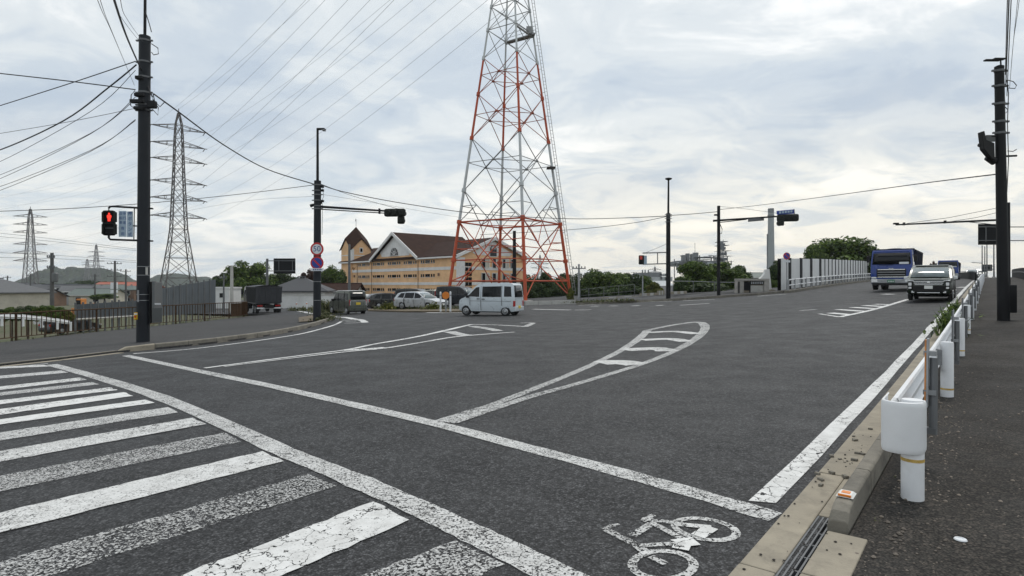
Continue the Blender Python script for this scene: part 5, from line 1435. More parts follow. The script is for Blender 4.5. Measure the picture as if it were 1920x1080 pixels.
MB().bb((tx0-0.06,ty0-0.02,zE+1.25), (tx1+0.06,ty1+0.06,zE+1.42)).build('turret_string_course', 'hotel_white', ho)
tw = MB().bb((tx0-0.08,tm[1]-0.4,zt-0.9), (tx0,tm[1]+0.4,zt+0.25)).build('turret_window', 'hotel_white', ho)
MB().bb((tx0-0.10,tm[1]-0.25,zt-0.7), (tx0-0.08,tm[1]+0.25,zt+0.1)).build('pane', 'window_dark', tw)
wv = MB().tube(ap, (ap[0],ap[1],za+1.6), 0.05, n=5).build('weather_vane', 'galv_dark', ho)
d_ = Vector((0.677, 0.736, 0)); d_ = vec(-0.677*-1, 0.736*-1, 0)
MB().prism([(ap[0]-0.5,ap[1]+0.4,za+1.2),(ap[0]+0.15,ap[1]-0.1,za+1.2),(ap[0]+0.35,ap[1]-0.3,za+1.75),(ap[0]+0.1,ap[1]-0.1,za+1.55),(ap[0]-0.3,ap[1]+0.25,za+1.8)], (0.03,0.03,0)).build('rooster', 'galv_dark', wv)
# brown script lettering near the far corner (a flowing line)
xa, xb = fx(667), fx(646.5)
pts = []
for k in range(61):
    t = k/60; pts.append((xb + (xa-xb)*t, 0.12, 5.0+Z0 + 0.28*sin(t*34)*(1 if (k//9) % 2 else 0.55) + 0.12*sin(t*71)))
MB().path(pts, 0.055, 5).build('script_sign', 'script', ho)

# ---------------------------------------------------------------- generic small houses
def window(parent, x0, x1, y, z0, z1, m='window_dark'):
    w = MB().bb((x0, y-0.03, z0), (x1, y+0.03, z1)).build('window', m, parent)
    for a, b in (((x0-.06,y-.06,z0-.06),(x1+.06,y+.02,z0)), ((x0-.06,y-.06,z1),(x1+.06,y+.02,z1+.06)), ((x0-.06,y-.06,z0),(x0,y+.02,z1)), ((x1,y-.06,z0),(x1+.06,y+.02,z1))):
        MB().bb(a, b).build('frame', 'white_wall', w)
    return w
def house(label, px, D, w, d, hw, hr, wm, rm, rzr=0.0, base=None, hip=False, wins=(), cat='house', name='house', group=None):
    x = (px-CX)/F*D; bz = (gz(x, D) if base is None else base) - 0.1
    o = thing(name, label, cat, vec(x, D, bz), rzr, group)
    MB().bb((-w/2,-d/2,0), (w/2,d/2,hw)).build('wall', wm, o)
    e = 0.55
    if hr > 0:
        k = hr/(d/2)
        if hip:
            r = max(0.2, w/2-d/2)
            A = [(-w/2-e,-d/2-e,hw-0.1),(w/2+e,-d/2-e,hw-0.1),(w/2+e,d/2+e,hw-0.1),(-w/2-e,d/2+e,hw-0.1),(-r,0,hw+hr),(r,0,hw+hr)]
            rf = MB().add(A + [(a,b,c-0.18) for a,b,c in A[:4]], [(0,1,5,4),(1,2,5),(2,3,4,5),(3,0,4),(0,6,7,1),(1,7,8,2),(2,8,9,3),(3,9,6,0),(9,8,7,6)]).build('roof', rm, o)
        else:
            MB().prism([(-w/2+0.02,-d/2,hw),(-w/2+0.02,d/2,hw),(-w/2+0.02,0,hw+hr)], (w-0.04,0,0)).build('gable', wm, o)
            rf = MB().prism([(-w/2-e,-d/2-e,hw-e*k),(w/2+e,-d/2-e,hw-e*k),(w/2+e,0,hw+hr),(-w/2-e,0,hw+hr)], (0,0,0.16)).build('roof', rm, o)
            MB().prism([(-w/2-e,d/2+e,hw-e*k),(-w/2-e,0,hw+hr),(w/2+e,0,hw+hr),(w/2+e,d/2+e,hw-e*k)], (0,0,0.16)).build('roof', rm, o)
            MB().bb((-w/2-e,-d/2-e-0.06,hw-e*k-0.12), (w/2+e,-d/2-e,hw-e*k+0.12)).build('fascia', 'white_wall', o)
        MB().tube((-w/2-e if not hip else -max(.2,w/2-d/2),0,hw+hr+0.16), (w/2+e if not hip else max(.2,w/2-d/2),0,hw+hr+0.16), 0.12, n=6).build('ridge_cap', rm, rf)
    else:
        MB().bb((-w/2-0.12,-d/2-0.12,hw), (w/2+0.12,d/2+0.12,hw+0.25)).build('parapet', rm, o)
    for x0, x1, z0, z1 in wins: window(o, x0, x1, -d/2-0.02, z0, z1)
    return o
house('cream bungalow with grey hipped roof and brown door beyond the rusty railing', -2, 105, 12.5, 10, 3.2, 2.2, 'cream_wall', 'roof_grey', R(-22), base=-2.8, hip=True, wins=((-4.5,-2.6,0.7,2.4),(-0.6,1.2,0.5,2.5),(2.4,4.6,0.3,2.5)))
house('grey two storey house with shallow roof between utility pole and green shed', 147, 185, 7.5, 7, 4.6, 1.6, 'grey_wall', 'roof_grey', R(20), base=-5, wins=((-2.6,-1.6,3.2,4.3),(0.2,1.6,3.0,4.3),(1.8,2.6,0.8,2.2)))
house('white two storey flat house with balcony strip behind the utility pole', 112, 205, 7, 7, 5.2, 0, 'white_wall', 'roof_grey', R(5), base=-4.6, wins=((-1,0.6,3.8,5.0),(1.2,2.6,3.8,5.0),(-3,-1.8,1.0,2.4)))
house('long low green grey roofed shed beside the tall billboard', 184, 180, 12, 8, 3.6, 1.6, 'cream_wall', 'roof_green', R(4), base=-5, wins=((-4,-2.5,1.5,2.8),(1,2.6,1.5,2.8)))
house('dark roofed low house behind the cream bungalow', 78, 165, 9, 7, 3.4, 1.7, 'brown_wall', 'roof_dark', R(-12), base=-5, wins=((-4,-2,1,2.4),(1,3,1,2.4)))
house('pale long house with blue grey roof below the hill', 95, 240, 14, 9, 4.6, 2.0, 'grey_wall', 'roof_grey', R(8), base=-5, wins=((-5,-3,1,3),(0,2,1,3),(3.5,5,1,3)))
house('small white house far left below the reddish pylon', 45, 270, 12, 9, 5.0, 2.2, 'white_wall', 'roof_dark', R(-15), base=-5, wins=((-4,-2,2,4),(1,3,2,4)))
house('beige distant house next to the orange roofed plant', 205, 215, 10, 8, 4.6, 1.8, 'cream_wall', 'roof_green', R(12), base=-5, wins=((-3,-1.5,2,4),(1,2.5,2,4)))
house('brown distant shed under the wooded hill', 125, 210, 16, 10, 4.5, 2.0, 'brown_wall', 'roof_dark', R(3), base=-5, wins=((-5,-3,1.5,3),(2,4,1.5,3)))
house('rust orange sheet metal plant behind the slate signal pole', 240, 230, 20, 14, 5.4, 2.0, MT['rust_red'], MT['rust_red'], R(6), base=-5, wins=((-7,-5,2,3.5),(3,5,2,3.5)), cat='factory', name='factory')
house('white box building left of the dark dump truck', 417, 95, 4.0, 5, 4.0, 0, 'white_wall', 'white_wall', R(4), base=-3.0, wins=((0.6,1.3,2.6,3.3),))
house('low white walled house with dark tiled roof behind the dump truck', 566, 92, 8.2, 7, 3.0, 1.9, 'white_wall', 'roof_dark', R(8), base=-2.2, hip=True, wins=((1.6,2.8,1.0,2.2),))
house('long low brown roofed shed left of the hotel', 620, 104, 10, 5, 2.3, 1.0, 'white_wall', MT['hotel_roof'], R(0), base=-1.6, wins=((-3,-2,1,1.8),))
house('pale low factory shed behind the dark hedge', 1190, 260, 30, 14, 6.0, 2.0, 'plant_light', 'plant_light', R(6), base=-5, wins=((-8,-6,3,5),(5,7,3,5)), cat='factory', name='factory')
house('long grey factory hall between the bushes and the chimney', 1412, 200, 22, 14, 9.0, 1.5, 'plant_grey', 'roof_green', R(4), base=-5, wins=((-6,-4,5,7),(3,5,5,7)), cat='factory', name='factory')
rh = random.Random(21)
for k in range(22):
    px = -30 + k*13 + rh.uniform(-5, 5); D_ = rh.choice((190, 215, 240, 280, 330, 390)); two = rh.random() < 0.45
    house('small distant house among the roofs below the wooded hill', px, D_, rh.uniform(6.5,10), rh.uniform(6,8), 5.0 if two else 3.0, rh.uniform(1.1,1.8), rh.choice(('white_wall','cream_wall','grey_wall','brown_wall')), rh.choice(('roof_grey','roof_dark','roof_dark','roof_green')), R(rh.uniform(-40,40)), base=-4.9, hip=rh.random() < 0.5, wins=((-2.4,-1.2,1,2.2),(0.6,2.0,1,2.2)) + (((-2.2,-1,3.4,4.5),(0.8,2,3.4,4.5)) if two else ()), group='distant houses below the hill')
# white low wall by the junction, left
def low_wall(label, pa, pb, D, h, m, base):
    a, b = vec((pa-CX)/F*D, D, base), vec((pb-CX)/F*D, D+2, base)
    o = thing('garden_wall', label, 'wall', a)
    n = max(1, int((b-a).length/2.0))
    for k in range(n):
        p, q = a.lerp(b, k/n), a.lerp(b, (k+0.99)/n); MB().prism([p, q, q+vec(0,0,h), p+vec(0,0,h)], (0,0.2,0)).build('wall_panel', m, o, world=True)
    MB().prism([a+vec(0,-0.04,h), b+vec(0,-0.04,h), b+vec(0,-0.04,h+0.1), a+vec(0,-0.04,h+0.1)], (0,0.28,0)).build('coping', 'concrete_light', o, world=True)
    return o
low_wall('long white garden wall behind the dump truck and the 50 sign pole', 530, 648, 84, 2.2, 'white_wall', -2.3)
# concrete posts with a rail in front of that wall
for px in (556, 575, 640):
    q = P(px, 583); o = thing('guide_post', 'short white guide post at the edge of the side road', 'post', q, group='short white guide posts')
    MB().lathe([(0.07,0),(0.07,0.9),(0.03,0.95)], (0,0,0), 10).build('shaft', 'guard_white', o); MB().lathe([(0.075,0.72),(0.075,0.82)], (0,0,0), 10).build('reflector_band', 'orange', o)
# billboard on the town side
x = (216-CX)/F*175
o = thing('billboard', 'tall white double billboard standing above the green shed', 'billboard', vec(x, 175, -5))
MB().tube((0,0,0), (0,0,7.2), 0.2, n=8).build('post', 'galv_dark', o)
for y0, y1 in ((529.5, 541.5), (544, 549), (553, 559)):
    MB().bb(at(207,y0,174.6)-o.location, at(221,y1,174.9)-o.location).build('panel', 'white_sign', o)

# ---------------------------------------------------------------- utility poles
def upole(label, px, D, ytop, base, r=0.16, arms=2, m='concrete', cat='utility pole', arm_w=1.6, trans=False):
    x = (px-CX)/F*D; o = thing('utility_pole', label, cat, vec(x, D, base))
    top = at(px, ytop, D) - o.location
    MB().tube((0,0,-0.2), top, r*1.15, r*0.8, 10).build('pole', m, o)
    for k in range(arms):
        z = top.z - 0.5 - k*1.1; ar = MB().box((0,-0.15,z), (arm_w,0.08,0.1), 0.3).build('cross_arm', 'galv_dark', o)
        for dx in (-0.45, -0.2, 0.2, 0.45): MB().lathe([(0.05,0),(0.07,0.08),(0.04,0.2)], (dx*arm_w*cos(0.3), -0.15+dx*arm_w*sin(0.3), z+0.05), 6).build('insulator', 'box_grey', ar)
    if trans: MB().lathe([(0.24,-0.5),(0.28,-0.4),(0.28,0.4),(0.2,0.5)], (0.4,-0.1,top.z-2.6), 10).build('transformer', 'box_grey', o)
    return o
MT['pole_grey'] = mat('concrete_pole', (0.10, 0.098, 0.095), 0.85, var=0.15)
upole('dark utility pole without wide arms beside the cream bungalow', 97.5, 62, 474, -3.2, 0.2, 2, 'pole_grey', arm_w=0.7, trans=True)
upole('utility pole with crossed arms in front of the billboard', 215.5, 100, 489, -4.5, 0.2, 3, 'pole_grey', arm_w=2.2)
upole('far utility pole left of the slate signal pole', 236, 140, 505, -5, 0.22, 2, 'pole_grey', arm_w=2.2)
upole('utility pole below the faint pylons on the hill', 178, 150, 514, -5, 0.2, 2, 'pole_grey', arm_w=1.8)
upole('utility pole at the left edge among the roofs', 14, 160, 517, -5, 0.2, 2, 'pole_grey', arm_w=1.8)
upole('utility pole standing under the reddish pylon', 57, 170, 513, -5, 0.2, 2, 'pole_grey', arm_w=1.8)
upole('tall plain concrete pole behind the brown railing infill', 434.5, 70, 499, -2.0, 0.2, 0, 'concrete_light')
upole('thin pole with small insulators before the white box building', 419.5, 74, 514, -2.2, 0.11, 1, 'galv_dark', arm_w=0.8)
upole('dark wooden pole standing inside the red tower', 964.5, 70, 433, -0.8, 0.24, 0, 'black_pole')
upole('plain grey lamp post against the orange facade', 655, 96, 458, -1.5, 0.22, 0, 'galv_dark')
upole('utility pole with one long arm beside the right tower leg', 1085.5, 66, 495, -0.6, 0.13, 1, 'galv', arm_w=1.6)
upole('thin post rising from the dark hedge', 1205, 62, 517, -0.5, 0.08, 0, 'galv')
q = P(1204, 566)

# ---------------------------------------------------------------- grey sheet fence and white rail on the lower road (left)
sf = thing('sheet_fence', 'long grey corrugated sheet fence behind the rusty railing', 'fence', at(145, 580, 50))
def sheet_run(pa, pb, Da, Db, ya0, ya1, yb0, yb1, n, m='grey_sheet'):
    for k in range(n):
        t0, t1 = k/n, (k+0.97)/n
        def pt(t, lo): 
            D = Da+(Db-Da)*t; px = CX + ((pa-CX)*Da + ((pb-CX)*Db-(pa-CX)*Da)*t)/D
            return at(px, (ya1+(yb1-ya1)*t) if lo else (ya0+(yb0-ya0)*t), D)
        a, b, c, d = pt(t0,1), pt(t1,1), pt(t1,0), pt(t0,0)
        MB().prism([a, b, c, d], (0.0,0.05,0)).build('sheet', m, sf, world=True)
        for j in (0.25, 0.5, 0.75): MB().tube(a.lerp(b,j)+vec(0,-0.02,0), d.lerp(c,j)+vec(0,-0.02,0), 0.035, n=4).build('rib', m, sf, world=True)
        MB().tube(a+vec(-0.02,-0.06,-1.2), d+vec(-0.02,-0.06,0.15), 0.075, n=5).build('post', 'galv_dark', sf, world=True)
sheet_run(143, 262, 44, 48, 571, 597, 563, 594, 9)
sheet_run(300, 404, 50, 58, 541, 592, 524, 586, 9)
MB().tube(at(143,599,43.9), at(262,592,47.9), 0.08, n=6).build('base_rail', 'concrete_light', sf, world=True)
lr_ = thing('guardrail', 'white guard rail sloping down on the lower road behind the rusty railing', 'guard rail', at(30, 606, 33))
pts = [(-90,589.5,31),(0,593,32),(40,594,33),(75,597,34.5),(105,601,36),(130,604.5,37)]
for (a0,b0,d0),(a1,b1,d1) in zip(pts[:-1], pts[1:]):
    MB().prism([at(a0,b0-4.5*34/d0,d0), at(a1,b1-3.5*34/d1,d1), at(a1,b1+3.5*34/d1,d1), at(a0,b0+4.5*34/d0,d0)], (0,0.05,0)).build('beam', 'guard_white', lr_, world=True)
    MB().tube(at(a0,b0,d0)+vec(0,-0.04,0), at(a1,b1,d1)+vec(0,-0.04,0), 0.045, n=6).build('beam_wave', 'guard_white', lr_, world=True)
for a, b, d in pts: MB().tube(at(a,b,d)+vec(0,0.12,0.02), at(a,b,d)+vec(0,0.12,-0.55), 0.06, n=8).build('post', 'guard_white', lr_, world=True)

# ---------------------------------------------------------------- white noise barrier and its rail on the bridge approach
nb_ = thing('noise_barrier', 'long white steel noise barrier with dark gaps along the bridge road', 'barrier', P(1475, 546))
q0 = P(1475, 547); U1, V1 = to_uv(q0)
HB = 2.75
u = U1 + 0.0; k = 0
pans = []
widths = [1.5, 2.9, 2.9, 2.9]
# return panel facing us at the near end
a, b = q0, at(1497, 545, q0.y + 3.2)
V1b = V1 - 0.4
uu = U1
while uu < U1 + 62 and k < 40:
    w = (2.2, 3.4, 3.4, 3.4)[k] if k < 4 else 1.85; g = 0.7 if k < 4 else 0.05
    p, q = uv(uu, V1b, 0.15), uv(uu+w, V1b, 0.15)
    off = vec(-VD.x, -VD.y, 0)*0.06
    hb = HB + 0.1*random.uniform(-0.2,0.2)
    MB().prism([p, q, q+vec(0,0,hb), p+vec(0,0,hb)], off).build('panel', 'barrier', nb_, world=True)
    MB().prism([q - off*1.2, uv(uu+w+g, V1b, 0.15)-off*1.2, uv(uu+w+g, V1b, 0.15)-off*1.2+vec(0,0,HB+0.06), q-off*1.2+vec(0,0,HB+0.06)], off*2).build('gap_post', 'sign_back', nb_, world=True)
    MB().prism([p, q, q+vec(0,0,0.55), p+vec(0,0,0.55)], off*-0.3).build('kick_plate', 'concrete_light' if k > 3 else 'barrier', nb_, world=True)
    uu += w + g; k += 1
MB().prism([uv(U1-0.1, V1b, 0.1), uv(uu, V1b, 0.1), uv(uu, V1b, 0.1)+vec(0,0,HB+0.05), uv(U1-0.1, V1b, 0.1)+vec(0,0,HB+0.05)], vec(-VD.x,-VD.y,0)*0.02).build('back_sheet', 'sign_back', nb_, world=True).location += vec(-VD.x,-VD.y,0)*0.3
if False: er = uv(U1-0.2, V1b, 0.1); el = er + vec(-2.6, 1.6, 0)
if False: MB().prism([el, er, er+vec(0,0,HB), el+vec(0,0,HB)], (0,0.06,0)).build('end_panel', 'barrier', nb_, world=True)
for t in (): MB().tube(el.lerp(er,t)+vec(0,-0.03,0), el.lerp(er,t)+vec(0,-0.03,HB), 0.04, n=4).build('end_panel_rib', 'galv', nb_, world=True)
br_ = thing('bridge_rail', 'two bar white rail with short posts running along the white noise barrier', 'rail', uv(U1, V1+0.75))
uu = U1 - 2.5; prev = None
while uu < U1 + 60:
    b_ = uv(uu, V1+0.75, 0.1)
    MB().box(b_+vec(0,0,0.5), (0.12,0.12,1.0), pi/2-RA).build('post', 'galv', br_, world=True)
    n_ = uv(uu+2, V1+0.75, 0.1)
    for h in (0.5, 0.95): MB().tube(b_+vec(0,0,h), n_+vec(0,0,h), 0.055, n=7).build('bar', 'guard_white', br_, world=True)
    uu += 2
kb = thing('bridge_kerb', None, None, uv(U1, V1+1.0)); tag(kb, kind='structure')
uu = U1 - 3
while uu < U1+110:
    ubox(MB(), uu, uu+1.97, V1+0.55, V1+1.05, -0.1, 0.2).build('kerb_stone', 'kerb', kb, world=True); uu += 2
# far side pavement with kerb, low wall and fence
fk = [P(a, b) for a, b in ((1475,548.5),(1420,553.5),(1347,558.5),(1253,564.5),(1170,568),(1100,571),(1080,572))]
fw = drape('sidewalk_far', [(p.x, p.y) for p in fk] + [(p.x+0.6, p.y+4.2) for p in fk[::-1]], 2.0, 0.13, 'walk_grey', thick=0.3); tag(fw, kind='structure')
for a, b in zip(fk[:-1], fk[1:]):
    n = max(1, int((b-a).length/1.5))
    for k in range(n):
        p, q = a.lerp(b, k/n), a.lerp(b, (k+0.99)/n)
        for z in (p, q): z.z = rz(z.x, z.y)
        MB().prism([p+vec(0,-0.09,-0.1), q+vec(0,-0.09,-0.1), q+vec(0,-0.09,0.17), p+vec(0,-0.09,0.17)], (0,0.18,0)).build('kerb_stone', 'kerb', fw, world=True)
wa = [(1130,569.0,60),(1200,565.5,60),(1230,562,60.5),(1240,560,61)]
lw = thing('low_wall', 'low stained concrete block wall under the hedge by the far lamp pole', 'wall', at(1130, 566, 63))
for (xa, ya, da), (xb, yb, db), h in ((( 1128,567.5,64),(1199,564.5,63),0.55), ((1200,563.5,63),(1232,562,62.6),0.75), ((1233,561.5,62.5),(1246,560.5,62.4),0.9), ((1258,559.5,62),(1288,558,61.5),0.7)):
    n = 5
    for k in range(n):
        p, q = at(xa,ya,da).lerp(at(xb,yb,db), k/n), at(xa,ya,da).lerp(at(xb,yb,db), (k+0.985)/n)
        MB().prism([p+vec(0,0,-0.4), q+vec(0,0,-0.4), q+vec(0,0,h), p+vec(0,0,h)], (0,0.25,0)).build('block', 'concrete_light' if k % 2 else 'concrete', lw, world=True)
mf = thing('mesh_fence', 'thin dark wire fence on posts in front of the hedge', 'fence', at(1088, 566, 66))
fp = [(1088,566,543,66),(1104,564.5,541,65.7),(1132,562.5,538,65.4),(1160,560.5,535.5,65),(1190,558,533,64.5)]
for x0, yb, yt, D in fp: MB().tube(at(x0,yb,D)+vec(0,0,-0.4), at(x0,yt,D), 0.035, n=5).build('post', 'galv_dark', mf, world=True)
for a, b in zip(fp[:-1], fp[1:]):
    for t in (0.02, 0.5, 0.97): MB().tube(at(a[0], a[2]+(a[1]-a[2])*t, a[3]), at(b[0], b[2]+(b[1]-b[2])*t, b[3]), 0.02, n=4).build('wire', 'galv_dark', mf, world=True)
mf2 = thing('pipe_rail', 'single pipe rail on posts before the bushes and the stone name wall', 'rail', at(1262, 558, 62))
fp = [(1262,557,527,62.5),(1300,556,527.5,62),(1340,555,529,61),(1384,553,529.5,59)]
for x0, yb, yt, D in fp: MB().tube(at(x0,yb,D)+vec(0,0,-0.2), at(x0,yt,D), 0.035, n=5).build('post', 'galv_dark', mf2, world=True)
for a, b in zip(fp[:-1], fp[1:]): MB().tube(at(a[0],a[2],a[3]), at(b[0],b[2],b[3]), 0.03, n=5).build('rail', 'galv', mf2, world=True)
# stone name wall with dark panels and white lettering (too small to read in the photograph)
DM = P(1410, 552).y + 1.0
nm = thing('stone_name_wall', 'concrete name wall with black panel and white lettering beside the white barrier', 'monument', vec(at(1410,552,DM).x, DM, at(1410,552,DM).z))
MB().bb(at(1382,522.5,DM), at(1437,526.2,DM+0.6)).build('lintel', 'stone', nm, world=True)
MB().bb(at(1382,526.2,DM+0.05), at(1390,556,DM+0.6)).build('pier', 'stone', nm, world=True); MB().bb(at(1433,526.2,DM+0.05), at(1437,553,DM+0.6)).build('pier', 'stone', nm, world=True)
MB().bb(at(1390,526.2,DM+0.3), at(1433,555,DM+0.55)).build('back_wall', 'concrete', nm, world=True)
MB().bb(at(1391.5,528,DM+0.2), at(1405,544,DM+0.3)).build('picture_panel', 'void', nm, world=True)
MB().bb(at(1407,527,DM+0.2), at(1432,533.5,DM+0.3)).build('name_panel', 'void', nm, world=True)
for k in range(7): 
    x0 = 1408.2+k*3.35
    g = MB(); g.bb(at(x0,528.2,DM+0.18), at(x0+2.3,529.2,DM+0.2)); g.bb(at(x0+0.8,528.4,DM+0.18), at(x0+1.5,532.4,DM+0.2)); g.bb(at(x0+0.1*(k%3),530.3,DM+0.18), at(x0+2.4,531.2,DM+0.2)); g.build('lettering', 'white_sign', nm, world=True)
MB().bb(at(1407,535.5,DM+0.22), at(1432,554,DM+0.3)).build('stone_panel', 'concrete_light', nm, world=True)
for xx in (1385.5, 1406): MB().tube(at(xx,528,DM-0.1), at(xx,557.5,DM-0.1), 0.06, n=6).build('front_post', 'dark_metal', nm, world=True)
cw = thing('curved_wing_wall', 'pale curved concrete wing wall next to the stone name wall', 'wall', vec(at(1440,545,DM).x, DM+0.8, at(1440,545,DM).z))
prof = [(1424,523.5),(1430,518),(1434,512),(1436,505),(1443,504.5),(1447,542),(1437,543.5),(1436,524)]
MB().prism([at(a,b,DM+0.8) for a, b in prof], (0,0.4,0)).build('wall', 'white_wall', cw, world=True, bevel=0.02)
MB().bb(at(1436,543,DM+0.7), at(1447.5,546,DM+1.3)).build('foot', 'concrete', cw, world=True)
# no-parking sign on the barrier
sgn = thing('no_parking_sign', 'round no parking sign on a post at the end of the white barrier', 'road sign', P(1475, 548))
Dn = sgn.location.y
MB().tube((0,0,0), at(1475,474,Dn)-sgn.location, 0.045, n=8).build('post', 'galv', sgn)
c = at(1475, 480, Dn-0.08) - sgn.location; rr = 6.6*Dn/F
disc(MB(), c, rr, 0.02).build('disc', 'red_sign', sgn); disc(MB(), c+vec(0,-0.022,0), rr*0.78, 0.006).build('face', 'blue_sign', sgn)
d7 = rr*0.72/1.414
MB().prism([c+vec(-d7-.03,-.03,d7-.03), c+vec(-d7+.03,-.03,d7+.03), c+vec(d7+.03,-.03,-d7+.03), c+vec(d7-.03,-.03,-d7-.03)], (0,-0.005,0)).build('red_bar', 'red_sign', sgn)
MB().bb(at(1469,488,Dn-0.1)-sgn.location, at(1481.5,492,Dn-0.07)-sgn.location).build('plate', 'white_sign', sgn)
# dark panel fence on the far right of the pavement
df = thing('dark_fence', 'long black panel fence with a pale rail at the right edge of the pavement', 'fence', uv(26, 2.6))
for k in range(16):
    a, b = uv(20+k*6, 2.62, SW), uv(25.95+k*6, 2.62, SW)
    MB().prism([a, b, b+vec(0,0,1.15), a+vec(0,0,1.15)], (0.05,0.03,0)).build('panel', 'sign_back', df, world=True)
    MB().tube(a+vec(-0.06,0.03,0.72), b+vec(-0.06,0.03,0.72), 0.025, n=5).build('rail', 'galv', df, world=True)
# rail at the crest of the bridge (right side)
cr = thing('bridge_parapet', 'dark curved parapet rail at the crest of the bridge road', 'parapet', uv(75, -1.5))
for k in range(14):
    a, b = uv(66+k*4, -1.0-0.10*k*k*0.2), uv(70+k*4, -1.0-0.10*(k+1)**2*0.2)
    MB().prism([a, b, b+vec(0,0,0.9), a+vec(0,0,0.9)], (0.1,-0.06,0)).build('panel', 'sign_back', cr, world=True)
    MB().tube(a+vec(0,0,1.0), b+vec(0,0,1.0), 0.05, n=5).build('rail', 'galv', cr, world=True)

# ---------------------------------------------------------------- chimney and chemical plant behind the trees
Dc = 420.0
ch = thing('chimney', 'tall pale grey concrete chimney behind the stone name wall', 'chimney', vec(at(1445.5,533,Dc).x, Dc, -5))
zt_ = at(1445,391,Dc).z + 5
MB().lathe([(7.4*Dc/F,0),(6.6*Dc/F,zt_*0.3),(5.4*Dc/F,zt_*0.8),(5.2*Dc/F,zt_)], (0,0,0), 28).build('shaft', 'chimney', ch, smooth=True)
MB().lathe([(5.9*Dc/F,zt_*0.905),(6.1*Dc/F,zt_*0.91),(6.1*Dc/F,zt_*0.922),(5.9*Dc/F,zt_*0.925)], (0,0,0), 28).build('gallery', 'plant_grey', ch)
MB().lathe([(5.3*Dc/F,zt_*0.955),(5.35*Dc/F,zt_)], (0,0,0), 28).build('crown', 'plant_grey', ch)
MB().box((-7.0*Dc/F,0,zt_*0.35), (0.5,0.5,zt_*0.7)).build('ladder', 'plant_grey', ch)
rnd = random.Random(3)
Dp = 300.0
pg = thing('chemical_plant', 'grey tangle of steel plant structures and pipes rising behind the bushes', 'factory', vec(at(1320,533,Dp).x, Dp, -5))
def pbox(x0, x1, y0, y1, D, dd, m, nm): MB().bb(at(x0,y0,D)-pg.location, at(x1,y1,D+dd)-pg.location).build(nm, m, pg)
def ppipe(a, b, r, m='plant_grey', D=Dp): MB().tube(at(*a,D)-pg.location, at(*b,D)-pg.location, r, n=6).build('pipe', m, pg)
pbox(1270,1342,489,500,Dp,14,'plant_grey','deck'); pbox(1304,1340,482,484.5,Dp-2,12,'plant_grey','deck'); pbox(1326,1340,494,505,Dp-4,8,'plant_light','tank_house')
pbox(1266,1290,492,496,Dp-2,10,'plant_grey','deck')
for k in range(60):
    x0 = rnd.uniform(1268,1345); y0 = rnd.uniform(478,498) if x0 > 1275 else rnd.uniform(484,498)
    if rnd.random() < 0.5: ppipe((x0,y0), (x0+rnd.uniform(-1,1), y0+rnd.uniform(5,16)), rnd.uniform(0.15,0.4), rnd.choice(['plant_grey','plant_grey','plant_light']), Dp+rnd.uniform(-4,8))
    else: ppipe((x0,y0), (x0+rnd.uniform(4,14), y0+rnd.uniform(-0.6,0.6)), rnd.uniform(0.12,0.3), rnd.choice(['plant_grey','plant_light']), Dp+rnd.uniform(-4,8))
for x0, y0, w in ((1288,475,1.2),(1302,473.5,2.6),(1297,476,1.0),(1280,478,0.9)): pbox(x0,x0+w*1.6,y0,500,Dp,3,'plant_grey','column')
ppipe((1303,455),(1303,474),0.10); ppipe((1264.5,486),(1264.5,522),0.25); ppipe((1270.5,494),(1270.5,512),0.2); ppipe((1264,494),(1272,494),0.25)
# stepped tower on the right of the plant
for k, (x0, x1, y0) in enumerate(((1346,1366,490),(1348,1364,480),(1349.5,1361,470),(1350,1357,460),(1350.5,1354.5,453))):
    pbox(x0,x1,y0,y0+1.2,Dp,8,'plant_grey','deck')
    for xx in (x0, (x0+x1)/2, x1): ppipe((xx,y0),(xx+rnd.uniform(0,1),y0+11),0.22)
    for j in range(6): ppipe((rnd.uniform(x0,x1),y0+rnd.uniform(1,9)),(rnd.uniform(x0,x1),y0+rnd.uniform(1,9)),0.25,'plant_grey')
    pbox(x0+1,x0+(x1-x0)*0.6,y0+3,y0+9,Dp+1,5,'plant_grey','vessel')
ppipe((1356,449),(1356,470),0.12); ppipe((1353,459.5),(1361,459.5),0.12); ppipe((1371,489),(1371,497),0.3)
pg2 = thing('factory_plant', 'faint low chemical works with row of short stacks behind the hedge', 'factory', vec(at(1210,533,420).x, 420, -5))
def p2b(x0,x1,y0,y1,m,nm,dd=8): MB().bb(at(x0,y0,420)-pg2.location, at(x1,y1,420+dd)-pg2.location).build(nm, m, pg2)
p2b(1199,1228,511,520,'plant_grey','hall',20); p2b(1168,1182,514,524,'plant_light','hall'); p2b(1182,1250,519,528,'plant_light','hall',16)
for x0 in (1204,1209,1215): p2b(x0,x0+1.2,506,512,'plant_grey','stack',1)
for k in range(26):
    x0 = rnd.uniform(1168,1248); y0 = rnd.uniform(513,520); p2b(x0,x0+rnd.uniform(0.5,3),y0,y0+rnd.uniform(1,6),rnd.choice(['plant_grey','plant_light']),'vessel',3)
p2b(1173,1175,512,520,'plant_grey','stack',2); p2b(1183,1194,510.4,511,'plant_grey','pipe_bridge',1); p2b(1188,1188.8,510.4,520,'plant_grey','stack',1)

